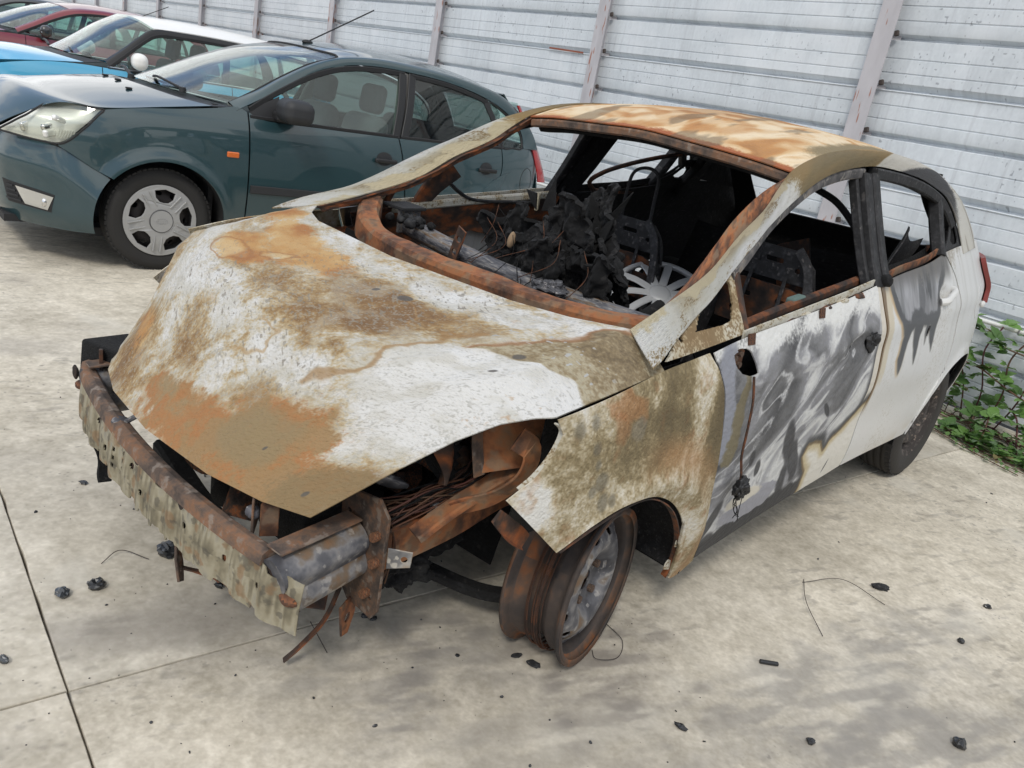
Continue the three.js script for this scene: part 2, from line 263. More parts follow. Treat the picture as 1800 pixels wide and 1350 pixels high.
const panelMat = [0, 1, 2].map(k => { const t = panelTex.clone(); t.offset.set(k * 0.37, k * 0.21); t.needsUpdate = true; return mat([1.0, 0.995, 0.985], 0.45, 0.0, { map: t, clearcoat: 0.25, clearcoatRoughness: 0.35 }); });
const postTex = tex(512, 512, (u, v, o) => {
  const x = u, y = v * 6, a = fbm(x * 9, y * 6, 4, 3), e = fbm(x * 5 + 3, y * 1.2, 5, 9); const l = 182 + 26 * (a - 0.5); o[0] = l; o[1] = l - 3; o[2] = l;
  const r = sm(0.71, 0.77, e); ramp([[0, [120, 96, 78]], [0.5, [128, 78, 52]], [1, [92, 60, 46]]], fbm(x * 30, y * 30, 3, 5), TMP); blend(o, TMP, 0.5 * r);
  const r2 = sm(0.74, 0.80, fbm(x * 24, y * 7, 3, 12)); blend(o, [140, 70, 46], 0.6 * r2);
});
const fence = thing('sheet_metal_fence', 'tall pale ribbed sheet metal fence with rusty steel posts behind the cars', 'fence');
{
  const pitch = 2.72, x0 = -3.19, PZ = -5.50, C = 0.3075, y0 = 0.0;
  // section of one double course: flat pans, thin pressed lines, one deep rolled groove in the middle, overlap step at the top
  const sec = []; const line = y => sec.push([y - 0.006, 0], [y - 0.002, -0.0055], [y + 0.002, -0.0055], [y + 0.006, 0]);
  sec.push([0.0, -0.045], [0.004, -0.045], [0.024, -0.018], [0.040, 0.0]); line(0.100); line(0.19);
  sec.push([C - 0.008, 0.0], [C - 0.004, -0.006], [C + 0.002, -0.05], [C + 0.014, -0.05], [C + 0.034, -0.004], [C + 0.048, 0.0]);
  line(C + 0.115); line(C + 0.205); sec.push([2 * C - 0.018, 0], [2 * C - 0.012, 0.008], [2 * C - 0.006, 0.0], [2 * C - 0.004, -0.045], [2 * C, -0.045]);
  const geos = [];
  for (let s = 0; s < 3; s++) {
    const nx = 26, w = pitch - 0.012, pos = [], uv = [], idx = [], m = sec.length;
    for (let i = 0; i <= nx; i++) for (let k = 0; k < m; k++) {
      const x = (i / nx - 0.5) * w, [y, z] = sec[k], wob = 0.010 * (fbm(x * 1.6 + s * 9, y * 3 + s, 3, 70 + s) - 0.5), rip = z < -0.01 ? 0.004 * Math.sin(i * 2.4) : 0;
      pos.push(x, y + rip * 0.5, z + wob + rip); uv.push((x + pitch / 2) / 4, y / 4);
    }
    for (let i = 0; i < nx; i++) for (let k = 0; k < m - 1; k++) { const a = i * m + k, b = a + 1, c = a + m, d = c + 1; idx.push(a, c, b, b, c, d); }
    geos.push(toCreasedNormals(G(pos, idx, uv), 0.5));
  }
  for (let b = -2; b < 11; b++) for (let c = 0; c < 6; c++) {
    const m = part(fence, 'panel', geos[(b * 2 + c + 12) % 3], panelMat[(b + c + 4) % 3]); m.position.set(x0 - (b + 0.5) * pitch + 0.0, y0 + c * 2 * C + 0.02, PZ - 0.0015 * c);
  }
  // H-section posts
  const hs = [[-0.068, 0.0], [0.068, 0.0], [0.068, -0.009], [0.006, -0.011], [0.006, -0.115], [0.068, -0.117], [0.068, -0.126], [-0.068, -0.126], [-0.068, -0.117], [-0.006, -0.115], [-0.006, -0.011], [-0.068, -0.009]];
  const sh = new THREE.Shape(hs.map(p => new THREE.Vector2(...p)));
  const pg = new THREE.ExtrudeGeometry(sh, { depth: 3.7, bevelEnabled: false }).rotateX(-Math.PI / 2);   // shape y -> -z ... height along y
  const pgeo = cubeUV(pg.applyMatrix4(new THREE.Matrix4().makeScale(1, 1, -1)));
  { const p = pgeo.attributes.position, uv = pgeo.attributes.uv; for (let i = 0; i < p.count; i++) uv.setXY(i, (p.getX(i) + p.getZ(i)) * 1.7, p.getY(i) / 6); pgeo.computeVertexNormals(); }
  for (let b = -2; b < 11; b++) {
    const t = postTex.clone(); t.offset.set(b * 0.31 + 0.40, b * 0.17 + 0.46); t.needsUpdate = true;
    const m = part(fence, 'post', pgeo, mat(0xffffff, 0.7, 0, { map: t })); m.position.set(x0 - b * pitch, 0, PZ + 0.085);
    for (let c = 1; c < 9; c++) { const clip = part(m, 'clip', T(box(0.03, 0.035, 0.022, 0, 0, 0, 0.006), { p: [0.066, 0.33 + c * C - 0.28, -0.05], r: [0, 0, 0.3] }), clipMat()); }
  }
  part(fence, 'rust_streak_lip', T(box(0.5, 0.016, 0.006, 0, 0, 0, 0.002), { p: [x0 - 1.45 * pitch + 0.75, 1.865, PZ + 0.022], r: [0, 0, -0.02] }), mat([0.26, 0.085, 0.05], 0.9), 'torn rusty strip on a panel lip');
}
function clipMat() { return clipMat.m || (clipMat.m = mat([0.07, 0.055, 0.05], 0.9)); }
{
  // white pipe clipped along the fence foot
  const p = thing('drain_pipe', 'thin white pipe running along the foot of the metal fence', 'pipe');
  part(p, 'pipe', tube([[-32, 0.60, -5.44], [-12, 0.60, -5.44], [-4, 0.602, -5.44], [2, 0.60, -5.44]], 0.014, 60, 8), mat([0.75, 0.75, 0.73], 0.4));
  for (let k = 0; k < 6; k++) part(p, 'pipe_clip', T(new THREE.TorusGeometry(0.017, 0.005, 6, 12), { p: [-1.75 - k * 1.6, 0.60, -5.44], r: [0, Math.PI / 2, 0] }), mat([0.2, 0.2, 0.2], 0.6));
}
// ---------- surfaces of the burnt car: ash, scale, rust, soot ----------
const rustTex = tex(768, 768, (u, v, o) => {
  const a = tfbm(u, v, 6, 5, 5), b = tfbm(u, v, 24, 4, 15), c = tfbm(u, v, 96, 3, 25);
  ramp([[0.2, [52, 38, 32]], [0.38, [92, 62, 45]], [0.48, [126, 80, 52]], [0.58, [148, 94, 58]], [0.70, [136, 98, 68]], [0.84, [112, 94, 78]]], a * 0.7 + b * 0.3 + 0.1 * (c - 0.5), o);
  const g = sm(0.54, 0.70, tfbm(u, v, 10, 5, 45)); blend(o, [124, 110, 92], 0.6 * g);
  const k = sm(0.58, 0.76, tfbm(u, v, 14, 5, 65)); blend(o, [66, 54, 46], 0.45 * k);
});
const rustTex2 = tex(512, 512, (u, v, o) => {      // duller brown grey rust of the bumper and brackets
  const a = tfbm(u, v, 6, 5, 105), b = tfbm(u, v, 24, 4, 115), c = tfbm(u, v, 96, 3, 125);
  ramp([[0.25, [62, 54, 49]], [0.42, [88, 74, 65]], [0.52, [106, 84, 69]], [0.62, [122, 88, 65]], [0.75, [122, 112, 104]]], a * 0.6 + b * 0.4 + 0.15 * (c - 0.5), o);
  blend(o, [142, 134, 126], 0.6 * sm(0.60, 0.72, tfbm(u, v, 16, 5, 145)));
});
const rimTex = tex(512, 512, (u, v, o) => {
  const a = tfbm(u, v, 5, 5, 205), b = tfbm(u, v, 24, 4, 215);
  ramp([[0.25, [48, 44, 43]], [0.45, [70, 60, 54]], [0.56, [94, 70, 54]], [0.66, [128, 76, 42]], [0.8, [92, 86, 82]]], a * 0.7 + b * 0.3, o);
});
const darkRustTex = tex(512, 512, (u, v, o) => {
  const a = tfbm(u, v, 8, 5, 5), b = tfbm(u, v, 32, 4, 15);
  ramp([[0.25, [34, 30, 29]], [0.45, [56, 44, 38]], [0.58, [92, 58, 38]], [0.7, [122, 70, 38]], [0.85, [86, 78, 72]]], a * 0.75 + b * 0.25, o);
});
const scaleTex = tex(512, 512, (u, v, o) => {     // grey blue mill scale with brown bloom
  const a = tfbm(u, v, 6, 5, 5), b = tfbm(u, v, 20, 4, 15);
  ramp([[0.25, [58, 58, 62]], [0.45, [92, 92, 96]], [0.55, [126, 124, 124]], [0.65, [110, 96, 82]], [0.8, [128, 92, 62]]], a * 0.65 + b * 0.35, o);
  blend(o, [168, 164, 158], 0.6 * sm(0.64, 0.74, tfbm(u, v, 26, 4, 33)));
});
const zincTex = tex(512, 512, (u, v, o) => {      // yellowish burnt zinc of the bumper facing, with vertical runs
  const a = tfbm(u, v, 6, 5, 5), b = tn(u * 1, v * 0.15, 64, 9), c = tfbm(u, v, 40, 3, 12);
  ramp([[0.2, [92, 86, 70]], [0.42, [128, 120, 99]], [0.55, [148, 141, 121]], [0.7, [136, 131, 117]], [0.85, [100, 96, 86]]], 0.55 * a + 0.3 * b + 0.15 * c, o);
  blend(o, [120, 88, 58], 0.5 * sm(0.62, 0.74, tfbm(u, v, 14, 4, 51)));
  blend(o, [70, 66, 58], 0.5 * sm(0.6, 0.72, tfbm(u, v, 22, 4, 81)));
});
const ashTex = tex(768, 768, (u, v, o) => {     // pale ash over tan scale: pillars, inner flanges
  const a = tfbm(u, v, 5, 5, 5), g = tfbm(u, v, 128, 2, 15), b = tfbm(u, v, 16, 4, 35);
  ramp([[0.2, [190, 188, 180]], [0.45, [182, 178, 164]], [0.6, [166, 152, 124]], [0.8, [128, 104, 72]]], 0.6 * a + 0.4 * b, o);
  blend(o, [112, 92, 64], 0.75 * sm(-0.12, 0.12, a * 0.9 + 0.35 * b - 0.18 - g));
});
const charTex = tex(512, 512, (u, v, o) => { const a = tfbm(u, v, 10, 5, 5), b = tfbm(u, v, 50, 3, 8); const l = 22 + 26 * sm(0.4, 0.8, a * 0.6 + b * 0.4); o[0] = l; o[1] = l; o[2] = l + 1; blend(o, [92, 88, 84], 0.6 * sm(0.66, 0.8, tfbm(u, v, 24, 4, 71))); });
const roughBump = tex(512, 512, (u, v, o) => { const a = tfbm(u, v, 16, 5, 3); o[0] = o[1] = o[2] = 255 * a; }, { srgb: false });
const bump = (r) => { const t = roughBump.clone(); t.repeat.set(r, r); t.needsUpdate = true; return t; };
const RM = (map, rough, o = {}, rep = 2) => { const t = map.clone(); t.repeat.set(rep, rep); t.needsUpdate = true; return mat(o.color || 0xffffff, rough, o.metal || 0, { map: t, bumpMap: bump(rep * 1.5), bumpScale: o.bs || 0.002, ...(o.x || {}) }); };
const M = {
  rust: RM(rustTex, 0.9), rust2: RM(rustTex2, 0.92, {}, 2.3), dark: RM(darkRustTex, 0.92), rim: RM(rimTex, 0.85, {}, 1.5), scale: RM(scaleTex, 0.6, { metal: 0.25 }), zinc: RM(zincTex, 0.75), ash: RM(ashTex, 0.9, {}, 1.6),
  char: RM(charTex, 0.95, { color: [0.5, 0.5, 0.51], bs: 0.005 }, 3), soot: RM(charTex, 1, { color: [0.35, 0.35, 0.36], bs: 0.003 }, 2), frame: RM(charTex, 0.7, { color: [1.15, 1.15, 1.2] }, 2.5),
  seat: RM(charTex, 0.7, { color: [2.0, 2.0, 2.1] }, 2.5), plate: RM(rustTex2, 0.85, { color: [0.62, 0.6, 0.58] }, 3.5),
  brown: RM(darkRustTex, 0.9, { color: [1.5, 1.4, 1.3] }, 2.2),
};
// colours of the scorched paint as measured against daylight
const C = { white: [199, 198, 194], snow: [208, 208, 205], cream: [196, 182, 152], tan: [150, 126, 92], brown: [124, 94, 60], rust: [158, 101, 55], olive: [110, 97, 70], grey: [138, 138, 138], lav: [142, 142, 148], mid: [104, 104, 104], dark: [52, 52, 54], black: [24, 24, 26] };
// mix by fine grain: m is the share of col, g the grain 0..1
const gm = (o, col, m, g, s = 0.10) => blend(o, col, sm(-s, s, m - g));
const hoodTex = tex(1536, 1152, (u, v, o) => {
  const X = u * 1.6, Y = v * 0.98, w1 = fbm(X * 3.2, Y * 3.2, 4, 1) - 0.5, w2 = fbm(X * 3.2 + 7, Y * 3.2, 4, 2) - 0.5, f1 = fbm(X * 13, Y * 13, 4, 3) - 0.5, f2 = fbm(X * 13 + 3, Y * 13, 4, 4) - 0.5;
  const a = u + 0.10 * w1 + 0.05 * f1, b = v + 0.14 * w2 + 0.06 * f2;
  const g = clamp(0.5 + 1.5 * (0.24 * n2(X * 58, Y * 58, 21) + 0.40 * n2(X * 115, Y * 115, 5) + 0.36 * n2(X * 240, Y * 240, 6) - 0.5)), g2 = n2(X * 80, Y * 80, 17);
  const big = fbm(X * 2.4, Y * 2.4, 4, 7) - 0.5, med = fbm(X * 8, Y * 8, 4, 8) - 0.5, fin = fbm(X * 28, Y * 28, 3, 9) - 0.5;
  const B = (cx, cy, rx, ry, an = 0, soft = 0.6) => sm(1 + soft, 1 - soft, blob(a, b, cx, cy, rx, ry, an));
  // t: from bare white ash (0) through cream and tan to brown scale (1)
  let t = 0.40 + 0.55 * big + 0.55 * med + 0.35 * fin;
  t += 0.30 * B(0.36, 0.66, 0.20, 0.17) + 0.18 * B(0.46, 0.52, 0.18, 0.16) + 0.22 * B(0.55, 0.28, 0.22, 0.12) + 0.15 * B(0.24, 0.76, 0.14, 0.08) + 0.22 * B(0.80, 0.12, 0.16, 0.12) + 0.30 * B(0.02, 0.10, 0.10, 0.13) + 0.12 * B(0.72, 0.60, 0.16, 0.2);
  t -= 0.42 * B(0.075, 0.42, 0.10, 0.24) + 0.36 * B(0.13, 0.56, 0.09, 0.12) + 0.34 * B(0.05, 0.62, 0.07, 0.12) + 0.30 * B(0.22, 0.91, 0.22, 0.06) + 0.28 * B(0.435, 0.25, 0.05, 0.07) + 0.26 * B(0.66, 0.21, 0.05, 0.09) + 0.26 * B(0.32, 0.38, 0.09, 0.06) + 0.28 * B(0.245, 0.53, 0.08, 0.055) + 0.22 * B(0.62, 0.44, 0.12, 0.11) + 0.25 * B(0.84, 0.46, 0.12, 0.2);
  ramp([[0.08, [198, 197, 194]], [0.24, [191, 188, 182]], [0.38, [180, 173, 157]], [0.50, [166, 148, 117]], [0.64, [144, 120, 84]], [0.82, [124, 96, 62]], [1.0, [112, 84, 54]]], t + 0.30 * (g - 0.5) + 0.10 * (g2 - 0.5), o);
  const pit = n2(X * 240, Y * 240, 18) * 0.6 + n2(X * 110, Y * 110, 19) * 0.4; blend(o, [150, 148, 142], 0.55 * sm(0.56, 0.80, pit + 0.25 * med)); blend(o, [168, 164, 152], 0.45 * sm(0.45, 0.75, fbm(X * 16, Y * 16, 4, 20) + 0.3 * big));
  // orange rust over the nose and by the screen
  let ru = Math.max(B(0.29, 0.08, 0.26, 0.10, -0.1, 0.55), B(0.22, 0.20, 0.10, 0.09, 0.2, 0.6), B(0.13, 0.06, 0.14, 0.08, 0, 0.55), B(0.49, 0.10, 0.10, 0.06, 0, 0.6)), rs = Math.max(0.85 * B(0.63, 0.82, 0.13, 0.10, 0.2, 0.5), 0.8 * B(0.70, 0.66, 0.07, 0.09, 0, 0.5), 0.7 * B(0.83, 0.88, 0.10, 0.07), 0.6 * B(0.86, 0.17, 0.12, 0.05, 0.2));
  ramp([[0.2, [134, 112, 78]], [0.42, [144, 106, 66]], [0.6, [150, 102, 60]], [0.8, [140, 112, 76]]], 0.5 + 1.1 * med + 0.6 * big + 0.6 * fin + 0.25 * (g - 0.5), TMP); blend(o, TMP, 0.92 * sm(-0.30, 0.30, 1.15 * ru - 0.22 - 0.62 * g + 0.7 * fin + 0.4 * med));
  ramp([[0.25, [182, 152, 106]], [0.5, [170, 130, 80]], [0.75, [154, 104, 58]]], 0.5 + 1.0 * med + 0.4 * fin, TMP); blend(o, TMP, sm(-0.25, 0.25, 1.15 * rs - 0.25 - 0.55 * g));
  blend(o, [130, 114, 84], 0.75 * sm(0.1, 0.7, B(0.25, 0.16, 0.05, 0.08, 0, 0.8) + 0.5 * med));
  blend(o, [122, 104, 74], 0.8 * sm(-0.2, 0.2, B(0.03, 0.06, 0.10, 0.11) - 0.2 - 0.5 * g));
  for (const [cx, cy, r] of [[0.705, 0.62, 0.045], [0.645, 0.735, 0.03]]) { const d = blob(a, b, cx, cy, r, r * 1.5, 0.5); blend(o, [196, 178, 142], 0.5 * sm(0.85, 0.4, d)); blend(o, [140, 96, 58], 0.55 * sm(0.14, 0.03, Math.abs(d - 0.9 - 0.4 * f1))); }
  // rear corner: crisp edged brown grey patch
  const ce = a + 0.15 * (v - 0.9) - 0.116, cp = sm(0.004, -0.004, ce) * sm(0.725, 0.735, b + 0.25 * u); ramp([[0.2, [156, 146, 122]], [0.5, [124, 108, 80]], [0.8, [96, 82, 60]]], 0.55 + 0.9 * med + 0.5 * (g - 0.5), TMP); blend(o, TMP, cp * 0.95); blend(o, [126, 86, 54], 0.7 * sm(0.010, 0.0, Math.abs(ce)) * sm(0.725, 0.735, b + 0.25 * u));
  // fold lines where the scale cracked
  const ln = (pts, wd, col, k) => { let d = 9; for (let i = 1; i < pts.length; i++) { const [x0, y0] = pts[i - 1], [x1, y1] = pts[i], dx = x1 - x0, dy = y1 - y0, q = clamp(((a - x0) * dx + (b - y0) * dy) / (dx * dx + dy * dy)); d = Math.min(d, Math.hypot(a - x0 - q * dx, (b - y0 - q * dy) * 0.6)); } blend(o, col, k * sm(wd, wd * 0.2, d + 0.3 * wd * (g - 0.5))); };
  ln([[0.27, 0.36], [0.245, 0.42], [0.225, 0.47], [0.235, 0.53], [0.21, 0.58], [0.19, 0.66], [0.205, 0.73], [0.18, 0.77]], 0.010, [136, 104, 66], 0.65); ln([[0.45, 0.46], [0.40, 0.44], [0.38, 0.37], [0.43, 0.33]], 0.006, [150, 120, 80], 0.55); ln([[0.33, 0.79], [0.29, 0.75], [0.28, 0.70]], 0.006, [150, 118, 76], 0.55);
  // grey flakes drawn out along the fall line, drip marks, a few burnt drops
  const P1 = X * 0.75 + Y * 0.66, P2 = Y * 0.75 - X * 0.66, fa = sm(0.40, 0.62, fbm(X * 2.5 + 3, Y * 2.5, 3, 13)) * sm(0.15, 0.35, v) * sm(0.16, 0.30, u + 0.12 * w1) * sm(0.9, 0.7, u);
  blend(o, [126, 120, 110], 0.65 * fa * sm(0.72, 0.78, fbm(P1 * 44, P2 * 120, 2, 12))); blend(o, [118, 112, 102], 0.7 * fa * sm(0.88, 0.91, n2(P1 * 60 + f1, P2 * 150 + f2, 14)));
  blend(o, [164, 166, 168], 0.8 * sm(0.87, 0.90, n2(X * 95 + 2 * f1, Y * 95 + 2 * f2, 16)) * sm(0.9, 0.5, blob(u, v, 0.10, 0.78, 0.14, 0.12)));
  for (const [cx, cy, r] of [[0.345, 0.78, 0.009], [0.40, 0.775, 0.006], [0.205, 0.115, 0.006], [0.06, 0.055, 0.006], [0.115, 0.69, 0.008], [0.11, 0.60, 0.006]]) blend(o, [78, 75, 72], 0.8 * sm(1.1, 0.7, blob(u, v, cx, cy, r, r * 1.9) + 1.6 * f1));
}, { wrap: THREE.ClampToEdgeWrapping });
const marble = (x, y, s) => { const a = fbm(x * 2.3, y * 2.3, 3, s) * 2 - 1, b = fbm(x * 2.3 + 5.2, y * 2.3 + 1.3, 3, s + 3) * 2 - 1; const c = fbm(x * 3 + 0.95 * a, y * 3 + 0.95 * b, 3, s + 7) * 2 - 1, d = fbm(x * 3 + 0.95 * b + 4, y * 3 - 0.95 * a, 3, s + 11) * 2 - 1; return [fbm(x * 2.5 + 1.1 * c, y * 2.5 + 1.1 * d, 5, s + 17), c, d]; };
const FX = [-0.52, 0.98], FY = [0.18, 0.82];     // fender window: x from -0.52, width 0.98; y from 0.18, height 0.82
const fenderTex = tex(1024, 1024, (u, v, o) => {
  const x = FX[0] + u * FX[1], y = FY[0] + v * FY[1], g = clamp(0.5 + 1.5 * (0.24 * n2(x * 58, y * 58, 21) + 0.40 * n2(x * 115, y * 115, 5) + 0.36 * n2(x * 240, y * 240, 6) - 0.5)), med = fbm(x * 9, y * 9, 4, 8) - 0.5, fin = fbm(x * 30, y * 30, 3, 9) - 0.5, f = fbm(x * 14, y * 14, 3, 3) - 0.5;
  const w = fbm(x * 4, y * 4, 4, 41) - 0.5, R = Math.hypot(x + 0.03, (y - 0.32) * 0.92), bend = x + 0.55 * (y - 0.62) * (y - 0.62) + 0.07 * w + 0.02 * f;
  const B = (cx, cy, rx, ry, soft = 0.6) => sm(1 + soft, 1 - soft, blob(x + 0.06 * w, y + 0.06 * f, cx, cy, rx, ry) + 0.5 * f);
  const rear = sm(0.06, -0.10, x), st = 3.2 * (fbm(bend * 15, y * 1.6 + 2 * w, 4, 43) - 0.5);
  let t = 0.52 + 0.5 * med + 0.45 * w + 0.25 * fin - 0.10 * sm(0.05, 0.3, x);
  t -= rear * (0.30 * sm(-0.2, 0.9, st) - 0.22 * sm(0.1, 0.9, -st)) * sm(-0.42, -0.32, x);
  t -= 0.55 * B(0.36, 0.69, 0.05, 0.055); t += 0.25 * sm(-0.21, -0.29, x + 0.2 * (y - 0.8)) * sm(0.5, 0.66, y); t += 0.22 * sm(0.05, 0.0, Math.abs(R - 0.45 - 0.05 * w)) * sm(-0.25, -0.1, x) * sm(0.1, 0.0, x);
  ramp([[0.05, [202, 200, 194]], [0.25, [192, 184, 166]], [0.40, [166, 154, 128]], [0.55, [134, 120, 90]], [0.72, [110, 97, 70]], [1.0, [94, 82, 58]]], t + 0.32 * (g - 0.5), o);
  blend(o, [160, 118, 78], 0.55 * sm(0.07, 0.0, Math.abs(R - 0.375)) * rear * sm(-0.1, 0.2, w + 0.1)); blend(o, [150, 100, 60], 0.55 * sm(0.1, 0.6, B(0.11, 0.865, 0.05, 0.03, 0.8) + fin)); blend(o, [150, 96, 58], 0.4 * sm(0.2, 0.9, B(0.13, 0.82, 0.025, 0.025, 0.8) + fin)); blend(o, [122, 122, 122], 0.3 * sm(0.2, 0.7, B(0.075, 0.81, 0.025, 0.03, 0.8) + fin));
  for (const [cx, cy, r] of [[0.20, 0.80, 0.016], [0.19, 0.76, 0.012], [0.175, 0.72, 0.016], [0.2, 0.70, 0.014], [0.16, 0.66, 0.014], [0.13, 0.66, 0.010], [0.25, 0.845, 0.02], [0.21, 0.855, 0.016]]) blend(o, [100, 95, 82], 0.6 * sm(1.4, 0.7, blob(x, y, cx, cy, r, r * 1.3) + 1.8 * f));
  blend(o, [190, 176, 148], 0.8 * sm(-0.15, 0.15, sm(0.925, 0.955, y + 0.05 * x) - 0.2 - 0.4 * g));
}, { wrap: THREE.ClampToEdgeWrapping });
const sd = (P, x, y) => { const d = nearPoly(P, x, y)[2]; return inPoly(P, x, y) ? d : -d; };
const DX = [-1.44, 1.22], DY = [0.22, 0.86];      // front door window
const sound = [[-1.46, 0.66], [-1.36, 0.61], [-1.29, 0.575], [-1.237, 0.546], [-1.16, 0.52], [-1.13, 0.495], [-1.09, 0.53], [-0.99, 0.54], [-0.96, 0.50], [-1.03, 0.43], [-1.07, 0.28], [-1.46, 0.20]];
const doorTex = tex(1280, 896, (u, v, o) => {
  const x = DX[0] + u * DX[1], y = DY[0] + v * DY[1], g = 0.55 * n2(x * 150, y * 150, 5) + 0.45 * n2(x * 330, y * 330, 6), f = fbm(x * 14, y * 14, 3, 3) - 0.5;
  const X = x * 0.8 - y * 0.6, Y = y * 0.8 + x * 0.6, [m, c, d] = marble(X * 0.95, Y * 2.1, 101);
  ramp([[0.24, [58, 58, 60]], [0.36, [88, 88, 89]], [0.46, [116, 116, 117]], [0.53, [130, 130, 133]], [0.58, [172, 172, 172]], [0.66, [198, 198, 195]], [0.80, [150, 150, 152]]], m + 0.07 * f + 0.05 * (g - 0.5), o);
  const vein = sm(0.05, 0.0, Math.abs(c * 0.7 + d * 0.3 - 0.12)); gm(o, [188, 188, 188], 0.62 * vein * sm(0.35, 0.6, fbm(x * 5, y * 5, 3, 66)), 0.2 + 0.5 * g, 0.4);
  const vein2 = sm(0.035, 0.0, Math.abs(d - 0.35)); blend(o, [74, 74, 76], 0.3 * vein2);
  gm(o, C.snow, 0.85 * sm(0.90, 0.97, y + 0.05 * f + 0.06 * (x + 0.8)) * (0.4 + 0.9 * m), 0.2 + 0.5 * g, 0.3);
  // scorched olive strip under the mirror hole
  const ol = sm(1.2, 0.7, blob(x + 0.3 * f * 0.2, y, -0.40, 0.74, 0.035, 0.15, 0.08) + 0.6 * f); gm(o, [110, 102, 80], ol, 0.2 + 0.5 * g, 0.3);
  gm(o, [130, 132, 140], sm(1.3, 0.6, blob(x, y, -0.33, 0.80, 0.05, 0.16) + f), 0.3 + 0.4 * g, 0.3);
  // soot along the foot, lavender ash tongue above it
  const foot = 0.30 + 0.10 * (x + 0.5) * -1 + 0.09 * (fbm(x * 7, 2.2, 4, 31) - 0.5); const sf = sm(0.03, -0.01, y - foot - 0.035 - 0.03 * f); gm(o, C.dark, sf, 0.2 + 0.3 * g, 0.3);
  const tg = sm(1.1, 0.8, blob(x, y, -0.66, 0.41, 0.17, 0.055, -0.12) + 0.8 * f); gm(o, C.lav, tg, 0.2 + 0.3 * g, 0.3);
  gm(o, [194, 188, 174], sm(1.2, 0.7, blob(x, y, -0.60, 0.455, 0.10, 0.028, -0.05) + 0.9 * f), 0.2 + 0.4 * g, 0.3);
  for (const [cx, cy, rx, ry, an] of [[-0.63, 0.545, 0.02, 0.035, -0.3], [-0.56, 0.60, 0.02, 0.035, -0.4], [-0.80, 0.60, 0.03, 0.09, -0.5], [-0.90, 0.50, 0.03, 0.09, -0.5], [-0.86, 0.42, 0.03, 0.08, -0.3], [-1.02, 0.66, 0.012, 0.05, -0.9], [-0.42, 0.40, 0.03, 0.12, 0.3], [-0.47, 0.33, 0.05, 0.04, 0]]) blend(o, C.dark, 0.85 * sm(1.15, 0.7, blob(x, y, cx, cy, rx, ry, an) + 0.9 * f));
  blend(o, C.dark, 0.85 * sm(0.05, 0.0, Math.abs(x + 1.33 + 0.04 * c)) * sm(0.55, 0.66, y) * sm(0.97, 0.80, y));
  gm(o, [196, 190, 178], sm(0.012, 0.0, x + 1.35), 0.3, 0.3);
  // the sound paint low at the back, browned along its edge
  const s0 = sd(sound, x, y) + 0.02 * f + 0.012 * (fbm(x * 8, y * 8, 3, 44) - 0.5);
  blend(o, [62, 62, 63], 0.9 * sm(-0.045, -0.012, s0)); blend(o, [118, 98, 66], 0.8 * sm(-0.010, 0.0, s0)); blend(o, [182, 168, 136], sm(0.0, 0.012, s0)); blend(o, [204, 200, 190], sm(0.012, 0.045, s0));
  blend(o, C.dark, 0.8 * sm(1.2, 0.7, blob(x, y, -1.22, 0.40, 0.006, 0.03, 0.1) + f) * sm(0, 0.02, s0));
}, { wrap: THREE.ClampToEdgeWrapping });
const archR = []; for (let k = 0; k <= 24; k++) { const q = k / 24 * Math.PI; archR.push([-2.49 + 0.36 * Math.cos(q), 0.315 + 0.345 * Math.sin(q)]); }
const QX = [-3.12, 1.76], QY = [0.2, 1.0];       // rear door and quarter window
const burnTop = [[-1.43, 1.14], [-1.46, 1.0], [-1.526, 0.911], [-1.59, 0.844], [-1.57, 0.76], [-1.613, 0.70], [-1.635, 0.78], [-1.65, 0.86], [-1.68, 0.87], [-1.71, 0.80], [-1.755, 0.72], [-1.76, 0.8], [-1.77, 0.87], [-1.81, 0.86], [-1.83, 0.79], [-1.85, 0.86], [-1.89, 0.79], [-1.925, 0.75], [-1.93, 0.84], [-1.94, 0.92], [-1.99, 0.99], [-2.05, 1.03], [-2.10, 1.16]];
